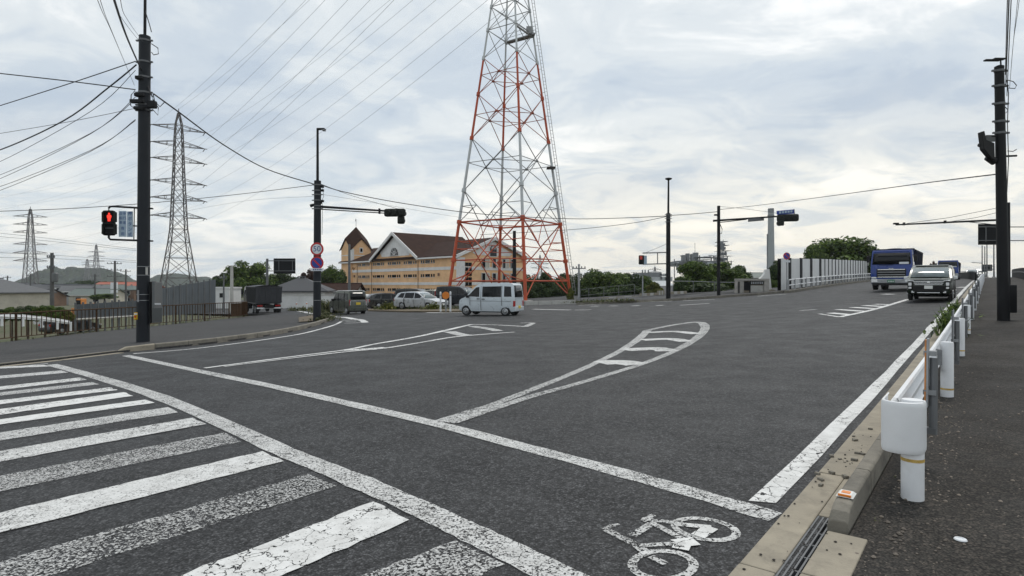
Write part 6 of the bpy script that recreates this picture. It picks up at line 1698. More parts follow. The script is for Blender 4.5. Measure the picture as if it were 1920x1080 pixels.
# ---------------------------------------------------------------- wooded hills on the left skyline
def hill(name, pts, D, depth, m, seed, label):
    r = random.Random(seed); n = 120; mb = MB()
    xs = [p[0] for p in pts]
    def top(px):
        for (a, ya), (b, yb) in zip(pts[:-1], pts[1:]):
            if a <= px <= b:
                t = (px-a)/(b-a); t = t*t*(3-2*t); return ya + (yb-ya)*t
        return pts[-1][1]
    rows = 26; vs = []
    for j in range(rows+1):
        v = j/rows; f = sin(pi*v)**0.8
        for i in range(n+1):
            px = xs[0] + (xs[-1]-xs[0])*i/n
            H = (HY - top(px))/F*D + CH + 6.6
            q = at(px, 533, D); z = -6 + H*f + (r.uniform(-1,1)*0.075*H + 0.03*H*sin(px*0.21+seed)*sin(v*9))*(1 if 0 < j < rows else 0)
            vs.append((q.x, D + (v-0.5)*depth, z))
    mb.v = vs; mb.f = [(j*(n+1)+i, j*(n+1)+i+1, (j+1)*(n+1)+i+1, (j+1)*(n+1)+i) for j in range(rows) for i in range(n)]
    return tag(mb.build(name, m), None, None, None, 'structure')
def hillmat():
    m = bpy.data.materials.new('wooded_hill'); nt, b = nodes_of(m); p = wpos(nt)
    v = N(nt, 'ShaderNodeTexVoronoi'); v.inputs['Scale'].default_value = 0.09; L(nt, p, v.inputs['Vector'])
    n = noise(nt, p, 0.05, 6, 0.75)
    c = ramp(nt, n, [(0.3, (0.020, 0.032, 0.016)), (0.55, (0.042, 0.060, 0.028)), (0.72, (0.075, 0.085, 0.04))])
    c = mix(nt, 1.0, c, ramp(nt, v.outputs['Distance'], [(0.0, 1.25), (0.6, 0.6)]), 'MULTIPLY')
    L(nt, c, b.inputs['Base Color']); b.inputs['Roughness'].default_value = 0.95
    bump(nt, b, v.outputs['Distance'], 0.8, 3.0); return m
MT['hill'] = hillmat()
hill('wooded_hill', [(40,536),(62,520),(90,506),(103,503.5),(118,506),(138,503),(155,504),(162,508),(172,503.5),(185,504),(205,508),(222,514),(240,524),(258,534)], 1350, 130, 'hill', 2, 'hill')
hill('wooded_hill', [(250,534),(285,523),(300,517),(318,514),(340,514.5),(360,519),(384,520),(400,525),(440,534)], 1700, 130, 'hill', 5, 'hill')
hill('wooded_hill', [(-160,533),(-60,530),(0,532),(30,532.5),(60,531),(90,534)], 1900, 130, 'hill', 8, 'hill')
# ---------------------------------------------------------------- vegetation
def crown_mesh(name, seed, n, ls, m, nl=34, flat=0.0, gap=0.12):
    """leaf-sized faces on and inside many clumps spread over an uneven ellipsoid of radius 1"""
    r = random.Random(seed); lobes = []
    for k in range(nl):
        z = r.uniform(-0.75, 1); a = r.uniform(0, 2*pi); q = sqrt(max(0, 1-z*z))
        rad = r.uniform(0.62, 0.84)
        lobes.append((Vector((q*cos(a)*rad, q*sin(a)*rad, z*rad)), r.uniform(0.20, 0.38)))
    for k in range(8): lobes.append((Vector((r.uniform(-.4,.4), r.uniform(-.4,.4), r.uniform(-.5,.4))), 0.38))
    vs = []; fs = []
    for i in range(n):
        c, rad = r.choice(lobes)
        d = Vector((r.gauss(0,1), r.gauss(0,1), r.gauss(0,1)+0.25)).normalized()
        p = c + d*rad*(r.random()**0.35)
        nrm = (d + Vector((r.gauss(0,.55), r.gauss(0,.55), r.gauss(0,.55)))).normalized()
        t = nrm.cross(Vector((r.gauss(0,1), r.gauss(0,1), r.gauss(0,1)))).normalized(); b = nrm.cross(t)
        s_ = ls*r.uniform(0.6, 1.35)
        o = len(vs); vs += [p - t*s_, p + b*s_*0.55 + nrm*s_*0.12, p + t*s_, p - b*s_*0.55 + nrm*s_*0.12]; fs.append((o, o+1, o+2, o+3))
    me = bpy.data.meshes.new(name); me.from_pydata(vs, [], fs); me.materials.append(MT[m]); me.update()
    return me
CROWN = {}
for m in ('leaf', 'leaf_dark', 'leaf_yellow', 'leaf_red'):
    for v in range(3 if m in ('leaf', 'leaf_dark') else 1):
        CROWN[m, v] = crown_mesh('crown', 10*v + len(m), 13000, 0.056, m)
tcount = 0
def tree(label, px, D, ytop, wpx, ybot, m='leaf', var=None, group=None, name='tree', cat='tree', base=None):
    global tcount
    tcount += 1; var = (tcount % 3 if m in ('leaf', 'leaf_dark') else 0) if var is None else var
    x = (px-CX)/F*D; bz = gz(x, D) if base is None else base
    o = thing(name, label, cat, vec(x, D, bz), group=group)
    zt, zb = at(px, ytop, D).z, at(px, ybot, D).z
    w = wpx/F*D/2; h = (zt-zb)/2; cz = (zt+zb)/2
    c = bpy.data.objects.new('crown', CROWN[m, var]); COL.objects.link(c); c.parent = o
    c.location = (0,0,cz-bz); c.scale = (w*1.06, w*1.0, h*1.06); c.rotation_euler = (0,0,random.uniform(0,6.3))
    r0 = max(0.06, w*0.07)
    tk = MB().path([(0,0,-0.3),(0.05*w,0,(cz-bz)*0.4),(0,0.04*w,max(0.3,cz-bz))], [r0*1.3, r0, r0*0.6], 8)
    for k in range(4):
        a = k*1.6+0.4; tk.path([(0,0.03*w,max(0.2,(cz-bz)*0.75)), (cos(a)*w*0.3, sin(a)*w*0.3, cz-bz+h*0.1), (cos(a)*w*0.5, sin(a)*w*0.5, cz-bz+h*0.45)], [r0*0.55, r0*0.35, r0*0.12], 5)
    tk.build('trunk', 'bark', o, smooth=True)
    return o
def bush(label, px, D, ytop, wpx, ybot, m='leaf', **k): return tree(label, px, D, ytop, wpx, ybot, m, name='bush', cat='bush', **k)
tree('large round crowned tree rising behind the white noise barrier', 1578, 92, 448, 150, 545, 'leaf', 0)
tree('smaller round tree leaning out left of the big one behind the barrier', 1527, 88, 463, 62, 545, 'leaf', 1)
tree('dense tree at the right flank of the big round tree by the blue truck', 1625, 96, 464, 66, 545, 'leaf_dark', 0)
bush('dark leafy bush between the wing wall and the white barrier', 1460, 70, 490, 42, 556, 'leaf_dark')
bush('low bush at the foot of the no parking sign', 1452, 66, 522, 26, 552, 'leaf')
bush('big green bush before the chemical plant, left of the slim signal pole', 1305, 70, 491, 86, 562, 'leaf')
bush('wide green bush behind the slim signal pole', 1352, 70, 495, 92, 562, 'leaf')
bush('dark bush right of the slim signal pole', 1386, 78, 499, 44, 555, 'leaf_dark')
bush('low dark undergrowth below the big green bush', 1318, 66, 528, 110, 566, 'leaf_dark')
bush('small bush beside the far lamp pole', 1275, 66, 521, 30, 560, 'leaf_dark')
tree('round headed tree behind the wire fence, tallest of the hedge row', 1135, 84, 503, 84, 566, 'leaf', 2)
tree('dark tree behind the utility pole by the tower leg', 1094, 88, 513, 46, 572, 'leaf_dark', 1)
tree('dark tree right of the round headed hedge tree', 1178, 86, 514, 56, 570, 'leaf_dark', 2)
tree('low tree behind the thin post in the hedge', 1212, 86, 519, 46, 566, 'leaf', 1)
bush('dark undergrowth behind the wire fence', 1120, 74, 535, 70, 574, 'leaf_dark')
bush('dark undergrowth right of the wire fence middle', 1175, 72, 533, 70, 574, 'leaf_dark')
bush('yellow green shrub left of the far lamp pole', 1226, 66, 531, 40, 563, 'leaf_yellow')
bush('dry yellow weeds at the foot of the right tower leg', 1070, 68, 541, 16, 571, 'leaf_yellow')
for k, (px, y0, w) in enumerate(((995,516,40),(1022,512,46),(1050,508,48),(1074,516,36))):
    tree('dark tree in the belt behind the red tower legs', px, 108+k*3, y0, w, 572, 'leaf_dark', group='dark tree belt behind the tower')
tree('big round green tree above the dark dump truck', 468, 112, 492, 88, 560, 'leaf', 0)
tree('green tree left of the direction sign post', 425, 118, 507, 62, 562, 'leaf_dark', 0)
tree('green tree behind the direction sign panel', 530, 116, 510, 74, 562, 'leaf_dark', 1)
tree('copper leaved tree left of the 50 sign pole', 579, 112, 507, 44, 556, 'leaf_red', 0)
tree('bright green tree between the 50 sign pole and the orange building', 625, 118, 497, 56, 566, 'leaf', 2)
tree('dark tree right behind the 50 sign pole', 602, 124, 508, 40, 562, 'leaf_dark', 1)
bush('dark shrub behind the garden wall next to the dump truck', 545, 98, 528, 40, 560, 'leaf_dark')
for k, (px, y0, w) in enumerate(((128,529,28),(150,527,30),(168,526,26),(188,526,30),(208,529,26),(228,528,30),(250,530,28),(80,531,30),(104,532,24))):
    tree('dark far tree in the row between the houses and the hill', px, 300+8*k, y0, w, 546, 'leaf_dark', group='far tree row below the hill')
for k, (px, y0, w, m) in enumerate(((-10,574,46,'leaf_dark'),(22,577,40,'leaf'),(52,574,44,'leaf_dark'),(84,573,40,'leaf'),(108,577,40,'leaf'),(126,584,26,'leaf_yellow'))):
    bush('leafy hedge bush behind the lower white guard rail', px, 40, y0, w, 604, m, group='hedge behind the lower guard rail')
bush('low hedge before the green shed by the billboard', 195, 150, 551, 50, 562, 'leaf')
bush('small brownish tree on the crest behind the blue trucks', 1749, 120, 491, 14, 520, 'leaf_red')
tree('dark shrub at the far end of the bridge road', 1808, 135, 514, 16, 528, 'leaf_dark')
tree('scrub tree inside the red tower base, right leg', 1062, 96, 520, 30, 570, 'leaf')

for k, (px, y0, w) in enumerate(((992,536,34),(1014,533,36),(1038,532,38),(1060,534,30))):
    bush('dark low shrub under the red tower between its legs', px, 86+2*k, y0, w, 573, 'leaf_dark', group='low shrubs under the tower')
tk_ = thing('tower_kerb', 'low pale concrete kerb along the foot of the red tower', 'kerb', P(985, 573))
tp_ = [P(a, b) for a, b in ((985,572.5),(1010,571.8),(1035,571.2),(1060,570.6),(1080,570.2))]
for a, b in zip(tp_[:-1], tp_[1:]):
    MB().prism([a+vec(0,0,-0.2), b+vec(-0.03,0,-0.2), b+vec(-0.03,0,0.35), a+vec(0,0,0.35)], (0,0.25,0)).build('kerb_block', 'concrete_light', tk_, world=True)
def weeds(label, pts, n, h, m='weed', name='weed_clump', w=0.25, leaf=0.06):
    """grass-like blades and small leaves around ground points"""
    r = random.Random(len(label)*7+n)
    c0 = pts[0]; o = thing(name, label, 'weeds', c0)
    mb = MB()
    for p in pts:
        for k in range(n):
            a = r.uniform(0, 2*pi); d = abs(r.gauss(0, w)); b = Vector(p) + vec(cos(a)*d, sin(a)*d, -0.02)
            hh = h*r.uniform(0.35, 1.0)*max(0.3, 1-d/w*0.35); ln = vec(r.gauss(0,.25), r.gauss(0,.25), 1).normalized()
            s_ = leaf*r.uniform(0.5,1.2); sd = vec(cos(a+1.5), sin(a+1.5), 0)*s_*0.5
            tip = b + ln*hh
            mb.add([b - sd*0.4, b + sd*0.4, b + ln*hh*0.6 + sd*0.5, tip + vec(r.gauss(0,.1),r.gauss(0,.1),-0.05)*h, b + ln*hh*0.6 - sd*0.5], [(0,1,2,4),(4,2,3)])
            q = b + ln*hh*r.uniform(0.3,1); t = vec(r.gauss(0,1),r.gauss(0,1),r.gauss(0,.5)).normalized(); u_ = t.cross(vec(0,0,1)).normalized()
            mb.add([q - t*s_, q + u_*s_*0.6, q + t*s_, q - u_*s_*0.6], [(0,1,2,3)])
    mb.build('foliage', m, o, world=True)
    return o
weeds('leafy green weeds growing through the guard rail', [uv(U0+DU*2.75+0.4*k, PV0-0.34+0.05*(k % 3), 0.1) for k in range(4)], 45, 0.85, 'leaf', w=0.22, leaf=0.09)
weeds('weed clump at the guard rail beyond the first weeds', [uv(U0+DU*4.0+0.6*k, PV0-0.40, 0.1) for k in range(4)], 60, 0.7, 'leaf', w=0.25, leaf=0.09)
weeds('sparse grass along the kerb by the guard rail end', [uv(4.4+0.35*k, -0.57, SW) for k in range(12)], 9, 0.05, 'weed', w=0.03, leaf=0.012)
weeds('dry weeds on the traffic island around the 50 sign pole', [P(600+6*k, 601-k*1.1, 0.1) for k in range(4)] + [P(606+5*k, 592.5, 0.1) for k in range(3)], 60, 0.42, 'weed', w=0.5, leaf=0.1)
weeds('tall dry shrub right behind the 50 sign pole', [P(613,589), P(618,588), P(606,588)], 200, 1.5, 'weed', w=0.7, leaf=0.16)
weeds('grass along the foot of the rusty railing', [Vector((p.x, p.y, rz(p.x,p.y)+0.05)) for p in dn[2:-1:2]], 26, 0.22, 'weed', w=0.4, leaf=0.03)
weeds('weedy verge in front of the parked cars', [P(700+k*9.5, 582.6) + vec(0,1.2,0) for k in range(21)], 42, 0.5, 'weed', w=0.55, leaf=0.11)
weeds('spiky dark green plant before the silver wagon', [P(748,581), P(752,581)], 160, 1.5, 'leaf', w=0.45, leaf=0.16)
weeds('dry bush before the dark hatchback', [P(729,582), P(736,582), P(722,582)], 150, 0.95, 'leaf_yellow', w=0.5, leaf=0.14)
weeds('yellowing bush by the bumper of the silver wagon', [P(808,582), P(814,582)], 130, 0.8, 'leaf_yellow', w=0.45, leaf=0.13)
weeds('weeds along the side road before the white garden wall', [P(540+k*8, 583.5) + vec(0,1,0) for k in range(13)], 45, 0.7, 'weed', w=0.7, leaf=0.13)
weeds('low weeds under the far wire fence', [P(1090+k*10, 570.3-k*0.35, 0.13) + vec(0,3,0) for k in range(12)], 40, 0.4, 'weed', w=0.6, leaf=0.1)
# kerbed verge before the parking lot
vg = drape('verge_island', [(p.x, p.y) for p in (P(690,583.6), P(760,585.6), P(850,586), P(905,584), P(905,580), P(690,580.5))], 2.0, 0.1, 'soil', thick=0.3); tag(vg, kind='structure')
for px in (826, 844.5):
    q = P(px, 584, 0.1); o = thing('guide_post', 'white guide post on the verge either side of the orange reflector disc', 'post', q, group='white guide posts on the verge')
    MB().lathe([(0.06,0),(0.06,1.25),(0.03,1.3)], (0,0,0), 10).build('shaft', 'guard_white', o); MB().lathe([(0.063,1.0),(0.063,1.1)], (0,0,0), 10).build('band', 'galv', o)
q = P(836, 584, 0.1); o = thing('reflector_disc', 'round orange reflector disc on a short post before the parking lot', 'reflector', q)
MB().tube((0,0,0), (0,0,1.2), 0.05, n=8).build('post', 'galv', o); disc(MB(), vec(0,-0.06,1.05), 0.24, 0.04, 18).build('disc', 'orange', o)

# ---------------------------------------------------------------- vehicles
def wheel(parent, x, y, r, w, rimm='rim', spokes=6):
    sg = 1 if y > 0 else -1
    t = MB().lathe([(r*0.62,-w/2),(r*0.9,-w/2),(r,-w/2+0.03),(r,w/2-0.03),(r*0.9,w/2),(r*0.62,w/2)], (x,y,r), 24, 'y').build('wheel', 'rubber', parent, smooth=True)
    m = MB().lathe([(r*0.63,-0.03),(r*0.63,0.02),(r*0.52,0.03),(r*0.5,0.0),(r*0.2,0.02),(r*0.16,0.05)], (0,0,0), 20, 'y')
    vs = [(x+a, y+sg*(w/2+0.006)+sg*b, r+c) for a, b, c in m.v]
    rim = MB().add(vs, m.f).build('rim', rimm, t, smooth=True)
    for k in range(spokes):
        a = 2*pi*k/spokes; q = (x+r*0.36*cos(a), y+sg*(w/2+0.03), r+r*0.36*sin(a))
        MB().lathe([(r*0.075,-0.004),(r*0.075,0.004)], q, 8, 'y').build('rim_hole', 'void', rim)
def body(name, prof, hwf, cuts_z, cuts_x, m, parent, bev=0.05):
    """side silhouette extruded across the car; half-width is hwf(x, z)"""
    bm = bmesh.new()
    vs = [bm.verts.new((x, 0, z)) for x, z in prof]; bm.faces.new(vs)
    bmesh.ops.triangulate(bm, faces=bm.faces[:])
    for z in cuts_z: bmesh.ops.bisect_plane(bm, geom=bm.verts[:]+bm.edges[:]+bm.faces[:], plane_co=(0,0,z), plane_no=(0,0,1))
    for x in cuts_x: bmesh.ops.bisect_plane(bm, geom=bm.verts[:]+bm.edges[:]+bm.faces[:], plane_co=(x,0,0), plane_no=(1,0,0))
    bm.verts.ensure_lookup_table(); bm.verts.index_update()
    v1 = [(v.co.x, hwf(v.co.x, v.co.z), v.co.z) for v in bm.verts]; v2 = [(a, -b, c) for a, b, c in v1]; n = len(v1)
    fs = [tuple(v.index for v in f.verts) for f in bm.faces]
    F2 = [f for f in fs] + [tuple(i+n for i in f[::-1]) for f in fs]
    for e in bm.edges:
        if len(e.link_faces) == 1: a, b = e.verts[0].index, e.verts[1].index; F2.append((a, b, b+n, a+n))
    bm.free()
    me = bpy.data.meshes.new(name); me.from_pydata(v1+v2, [], F2)
    b2 = bmesh.new(); b2.from_mesh(me); bmesh.ops.recalc_face_normals(b2, faces=b2.faces[:]); b2.to_mesh(me); b2.free()
    me.materials.append(m if not isinstance(m, str) else MT[m])
    me.polygons.foreach_set('use_smooth', [True]*len(me.polygons)); me.set_sharp_from_angle(angle=R(42))
    o = link(name, me, parent)
    if bev: 
        b = o.modifiers.new('bevel', 'BEVEL'); b.width = bev; b.segments = 3; b.limit_method = 'ANGLE'; b.angle_limit = R(50)
    return o
def side_panel(name, poly, hwf, off, m, parent, sides=(1,-1), cuts=()):
    for sg in sides:
        bm = bmesh.new(); bm.faces.new([bm.verts.new((x,0,z)) for x, z in poly]); bmesh.ops.triangulate(bm, faces=bm.faces[:])
        for z in cuts: bmesh.ops.bisect_plane(bm, geom=bm.verts[:]+bm.edges[:]+bm.faces[:], plane_co=(0,0,z), plane_no=(0,0,1))
        for v in bm.verts: v.co.y = sg*(hwf(v.co.x, v.co.z)+off)
        me = bpy.data.meshes.new(name); bm.to_mesh(me); bm.free(); me.materials.append(m if not isinstance(m, str) else MT[m])
        o = link(name, me, parent); sd = o.modifiers.new('thick', 'SOLIDIFY'); sd.thickness = 0.02; sd.offset = 0
def cross_panel(name, a, b, hwf, margin, off, m, parent, t0=0.06, t1=0.94, nx=6, crown=0.02):
    """pane spanning the car between profile points a and b (windscreen, rear window, grille)"""
    (x0,z0),(x1,z1) = a, b; d = Vector((x1-x0, z1-z0)); n = Vector((d.y, -d.x)).normalized()
    if n.x*(x0+x1) < 0: n = -n
    vs = []; fs = []
    for i, t in enumerate((t0, (t0+t1)/2, t1)):
        x, z = x0+d.x*t, z0+d.y*t; w = hwf(x, z)-margin
        for k in range(nx+1):
            s_ = -1+2*k/nx; o = off + crown*(1-s_*s_)
            vs.append((x+n.x*o, w*s_, z+n.y*o))
    for i in range(2):
        for k in range(nx): q = i*(nx+1)+k; fs.append((q, q+1, q+nx+2, q+nx+1))
    o = MB().add(vs, fs).build(name, m, parent, smooth=True); sd = o.modifiers.new('thick', 'SOLIDIFY'); sd.thickness = 0.02; sd.offset = 0
    return o
def arch(cx, r, z0, n=8, rev=False):
    """points of a wheel opening from front to rear along the sill"""
    R_ = r*1.16; a0 = math.asin(max(-1, min(1, (z0-r)/R_)))
    return [(cx + R_*cos(a0+(pi-2*a0)*k/n), r + R_*sin(a0+(pi-2*a0)*k/n)) for k in range(n+1)]
def make_car(label, loc, az, spec, cat='car', name='car', group=None):
    L_, Wd = spec['L'], spec['W']; o = thing(name, label, cat, loc, pi/2 - az, group)
    belt, H = spec['belt'], spec['H']; tum = spec.get('tum', 0.16); zb = spec.get('zb', 0.22); r = spec['r']
    xf, xr = spec['xf'], spec['xr']
    endt = spec.get('endt', 0.10)
    def hwf(x, z):
        w = Wd/2
        w *= 1 - endt*abs(2*x/L_)**5
        if z > belt: w -= tum*(z-belt)
        if z < 0.55: w -= 0.05*(0.55-z)/0.35
        return w
    top = spec['top']                      # front bumper bottom, round over hood and roof to the rear bumper bottom
    prof = top + arch(xr, r, zb)[::-1] + arch(xf, r, zb)[::-1]
    bodym = spec['paint']
    bo = body('body', prof, hwf, [0.42, belt-0.12, belt, belt+(H-belt)*0.5, H-0.1], [x for x in (xf-0.5, 0, xr+0.5)], bodym, o, spec.get('bev', 0.05))
    for w in spec.get('side', []): side_panel('side_window', w, hwf, 0.008, spec.get('glass', 'glass_car'), o, cuts=(belt+0.2,))
    for w, m in spec.get('trim', []): side_panel('trim', w, hwf, 0.012, m, o, cuts=(0.55, belt))
    if 'ws' in spec: cross_panel('windscreen', *spec['ws'], hwf, 0.10, 0.012, spec.get('wsm', 'glass_front'), o)
    if 'rw' in spec: cross_panel('rear_window', *spec['rw'], hwf, spec.get('rwm', 0.12), 0.012, 'glass_car', o)
    for x0, x1, z0, z1 in spec.get('seams', []):
        dx = 0.008 if abs(x1-x0) < 0.05 else 0; dz = 0.008 if dx == 0 else 0
        side_panel('door_seam', [(x0-dx,z0-dz),(x1+dx,z0-dz) if dz else (x0+dx,z0),(x1+dx,z1+dz) if dz else (x1+dx,z1),(x0-dx,z1+dz) if dz else (x1-dx,z1)], hwf, 0.003, 'void', o, cuts=(0.55, belt))
    for x0, z0 in spec.get('handles', []):
        for sg in (1,-1): MB().box((x0, sg*(hwf(x0,z0)+0.02), z0), (0.18,0.04,0.04)).build('door_handle', spec.get('handle_m', bodym), o)
    for x in (xf, xr):
        for sg in (1,-1): wheel(o, x, sg*(Wd/2-0.105), r, 0.18, spec.get('rim', 'rim'), spec.get('spokes', 6))
    MB().bb((xr-0.2,-Wd/2+0.25,0.2), (xf+0.2,Wd/2-0.25,0.42)).build('underbody', 'void', o)
    for nm, x0, y0, z0, dx, dy, dz, m in spec.get('bits', []):
        for sg in ((1,-1) if y0 != 0 else (1,)): MB().box((x0, sg*y0, z0), (dx,dy,dz)).build(nm, m, o, bevel=min(dx,dy,dz)*0.25)
    mx, mz = spec.get('mirror', (None, None))
    if mx is not None:
        for sg in (1,-1): MB().box((mx, sg*(Wd/2+0.08), mz), (0.12,0.2,0.16)).build('mirror', spec.get('mirror_m', bodym), o, bevel=0.03)
    return o, hwf
PT = {k: carpaint('paint_'+k, *v) for k, v in dict(iceblue=((0.62,0.68,0.72),0.15), olive=((0.075,0.085,0.070),0.35), white=((0.72,0.73,0.73),0.0), silver=((0.58,0.60,0.62),0.35), darkgrey=((0.045,0.047,0.045),0.4), navy=((0.018,0.022,0.030),0.4), beige=((0.40,0.38,0.31),0.4), darkgreen=((0.020,0.032,0.022),0.3), truckblue=((0.002,0.034,0.22),0.0), black=((0.012,0.012,0.014),0.2), pearl=((0.66,0.66,0.62),0.2), greycar=((0.25,0.26,0.28),0.5)).items()}

# --- light-blue kei van crossing the junction
van_loc = P(921, 591); VA = R(-90+22)
spec = dict(L=3.4, W=1.48, H=1.9, belt=1.12, tum=0.10, r=0.275, xf=1.24, xr=-1.16, zb=0.26, paint=PT['iceblue'], bev=0.07, endt=0.05,
    top=[(1.58,0.26),(1.68,0.36),(1.70,0.60),(1.66,0.86),(1.55,0.98),(1.34,1.06),(1.22,1.12),(0.66,1.72),(0.48,1.81),(0.1,1.87),(-0.8,1.90),(-1.5,1.88),(-1.62,1.80),(-1.69,1.05),(-1.70,0.40),(-1.64,0.26)],
    side=[[(1.12,1.13),(0.62,1.64),(0.42,1.68),(0.40,1.10)], [(0.22,1.10),(0.22,1.70),(-0.92,1.72),(-0.92,1.10)], [(-1.10,1.12),(-1.10,1.72),(-1.48,1.70),(-1.54,1.12)]],
    ws=((1.22,1.12),(0.66,1.72)), rw=((-1.69,1.05),(-1.62,1.80)),
    seams=[(0.31,0.31,0.32,1.75),(-0.96,-0.96,0.6,1.75),(0.98,0.98,0.62,1.05),(-1.5,0.96,0.86,0.86)], handles=[(0.46,0.98),(0.16,0.97)], handle_m=MT['black_plastic'],
    bits=[('headlight',1.60,0.52,0.83,0.14,0.30,0.20,'lamp_glass'),('front_bumper',1.67,0,0.42,0.10,1.30,0.22,PT['iceblue']),('grille',1.69,0,0.58,0.05,0.7,0.1,'black_plastic'),('tail_lamp',-1.66,0.62,0.72,0.10,0.18,0.34,'tail_red'),('rear_bumper',-1.68,0,0.42,0.10,1.36,0.26,PT['iceblue']),('number_plate',-1.74,0,0.52,0.02,0.33,0.165,'plate_yellow'),('plate_front',1.73,0,0.42,0.02,0.33,0.165,'plate_yellow'),('roof_rail',-0.3,0.62,1.89,1.9,0.03,0.03,PT['iceblue'])],
    mirror=(1.10,1.12), mirror_m=MT['black_plastic'], spokes=8)
make_car('pale blue silver kei van driving across the junction', van_loc, VA, spec, 'van', 'kei_van')[0].scale = (1, 1, 0.96)

# --- olive kei car turning away
spec = dict(L=3.4, W=1.48, H=1.79, belt=1.08, tum=0.09, r=0.28, xf=1.24, xr=-1.22, zb=0.24, paint=PT['olive'], bev=0.06, endt=0.05,
    top=[(1.60,0.26),(1.69,0.36),(1.70,0.62),(1.64,0.86),(1.45,0.96),(1.10,1.02),(0.98,1.06),(0.52,1.66),(0.34,1.75),(-0.4,1.79),(-1.3,1.77),(-1.56,1.72),(-1.66,1.06),(-1.70,0.86),(-1.70,0.36),(-1.62,0.25)],
    side=[[(0.90,1.08),(0.52,1.58),(0.10,1.60),(0.10,1.06)], [(0.0,1.06),(0.0,1.61),(-0.85,1.61),(-0.85,1.08)], [(-0.98,1.10),(-0.98,1.60),(-1.40,1.58),(-1.48,1.12)]],
    ws=((0.98,1.06),(0.52,1.66)), rw=((-1.655,1.10),(-1.57,1.68)), rwm=0.10,
    seams=[(0.05,0.05,0.32,1.65),(-0.92,-0.92,0.55,1.65),(0.95,0.95,0.55,1.0)], handles=[(0.20,0.92),(-0.1,0.92)],
    bits=[('roof_skin',-0.5,0,1.785,2.0,1.20,0.03,PT['white']),('tail_lamp',-1.665,0.66,0.90,0.07,0.10,0.44,'tail_red'),('chrome_garnish',-1.70,0,1.02,0.03,1.30,0.06,'chrome'),('garnish_end',-1.70,0.64,0.86,0.03,0.05,0.30,'lamp_glass'),('number_plate',-1.715,0,0.83,0.02,0.36,0.18,'plate_yellow'),('rear_bumper',-1.70,0,0.42,0.09,1.38,0.24,PT['olive']),('bumper_foot',-1.71,0,0.28,0.08,1.2,0.08,'black_plastic'),('headlight',1.62,0.54,0.82,0.12,0.28,0.2,'lamp_glass')],
    mirror=(0.86,1.08), mirror_m=MT['black_plastic'])
make_car('olive green boxy kei car with white roof turning away at the corner', P(652, 588.5), R(-42), spec, 'car', 'kei_car')

# --- parked cars
def wagon_spec(pt, H=1.48, L_=4.4, W=1.7):
    h = H/1.48
    return dict(L=L_, W=W, H=H, belt=0.92*h, tum=0.30, r=0.31, xf=1.32, xr=-1.28, zb=0.24, paint=pt, bev=0.06, endt=0.10,
        top=[(2.05,0.26),(2.18,0.40),(2.19,0.58),(2.08,0.70*h),(1.75,0.82*h),(1.05,0.93*h),(0.30,1.38*h),(0.05,1.45*h),(-0.6,1.48*h),(-1.45,1.42*h),(-1.80,1.32*h),(-2.12,0.92*h),(-2.19,0.72*h),(-2.18,0.38),(-2.08,0.26)],
        side=[[(0.92,0.96*h),(0.30,1.32*h),(-0.02,1.38*h),(-0.02,0.94*h)], [(-0.10,0.94*h),(-0.10,1.38*h),(-0.98,1.38*h),(-1.05,0.95*h)], [(-1.14,0.96*h),(-1.07,1.37*h),(-1.45,1.33*h),(-1.75,0.99*h)]],
        ws=((1.05,0.93*h),(0.30,1.38*h)), rw=((-2.12,0.92*h),(-1.80,1.32*h)),
        seams=[(-0.06,-0.06,0.34,0.92*h),(-1.10,-1.02,0.5,0.92*h),(0.98,0.98,0.5,0.88*h)], handles=[(0.12,0.80*h),(-0.92,0.82*h)],
        bits=[('headlight',2.08,0.62,0.66*h,0.22,0.36,0.15,'lamp_glass'),('grille',2.19,0,0.58*h,0.04,0.75,0.14,'black_plastic'),('grille_bar',2.21,0,0.62*h,0.02,0.7,0.03,'chrome'),('intake',2.20,0,0.36,0.05,1.0,0.14,'black_plastic'),('fog_lamp',2.16,0.66,0.37,0.06,0.14,0.1,'black_plastic'),('plate_front',2.225,0,0.47,0.02,0.33,0.165,'plate_white'),('tail_lamp',-2.12,0.68,0.80*h,0.12,0.2,0.24,'tail_red'),('number_plate',-2.2,0,0.75,0.02,0.33,0.165,'plate_white')],
        mirror=(0.78,0.98*h))
def minivan_spec(pt, H=1.85, L_=4.7, W=1.72):
    return dict(L=L_, W=W, H=H, belt=1.10, tum=0.14, r=0.32, xf=1.45, xr=-1.40, zb=0.26, paint=pt, bev=0.07, endt=0.08,
        top=[(2.22,0.28),(2.33,0.42),(2.34,0.66),(2.26,0.86),(1.95,1.00),(1.52,1.10),(0.80,1.66),(0.50,1.78),(-0.4,1.85),(-1.6,1.83),(-2.14,1.76),(-2.28,1.10),(-2.34,0.85),(-2.33,0.42),(-2.22,0.28)],
        side=[[(1.36,1.12),(0.82,1.58),(0.42,1.66),(0.42,1.10)], [(0.32,1.10),(0.32,1.67),(-0.80,1.70),(-0.80,1.10)], [(-0.92,1.12),(-0.92,1.70),(-2.02,1.66),(-2.10,1.14)]],
        ws=((1.52,1.10),(0.80,1.66)), rw=((-2.27,1.14),(-2.15,1.72)),
        seams=[(0.37,0.37,0.36,1.72),(-0.86,-0.86,0.5,1.72),(1.30,1.30,0.55,1.05)], handles=[(0.55,0.98),(0.2,0.98)],
        bits=[('headlight',2.24,0.62,0.82,0.18,0.36,0.20,'lamp_glass'),('grille',2.34,0,0.72,0.04,0.8,0.2,'chrome'),('intake',2.35,0,0.40,0.04,1.1,0.14,'black_plastic'),('plate_front',2.37,0,0.52,0.02,0.33,0.165,'plate_white'),('tail_lamp',-2.28,0.74,1.1,0.1,0.14,0.6,'tail_red'),('number_plate',-2.35,0,0.85,0.02,0.33,0.165,'plate_white')],
        mirror=(1.28,1.14))
DL = 56.0
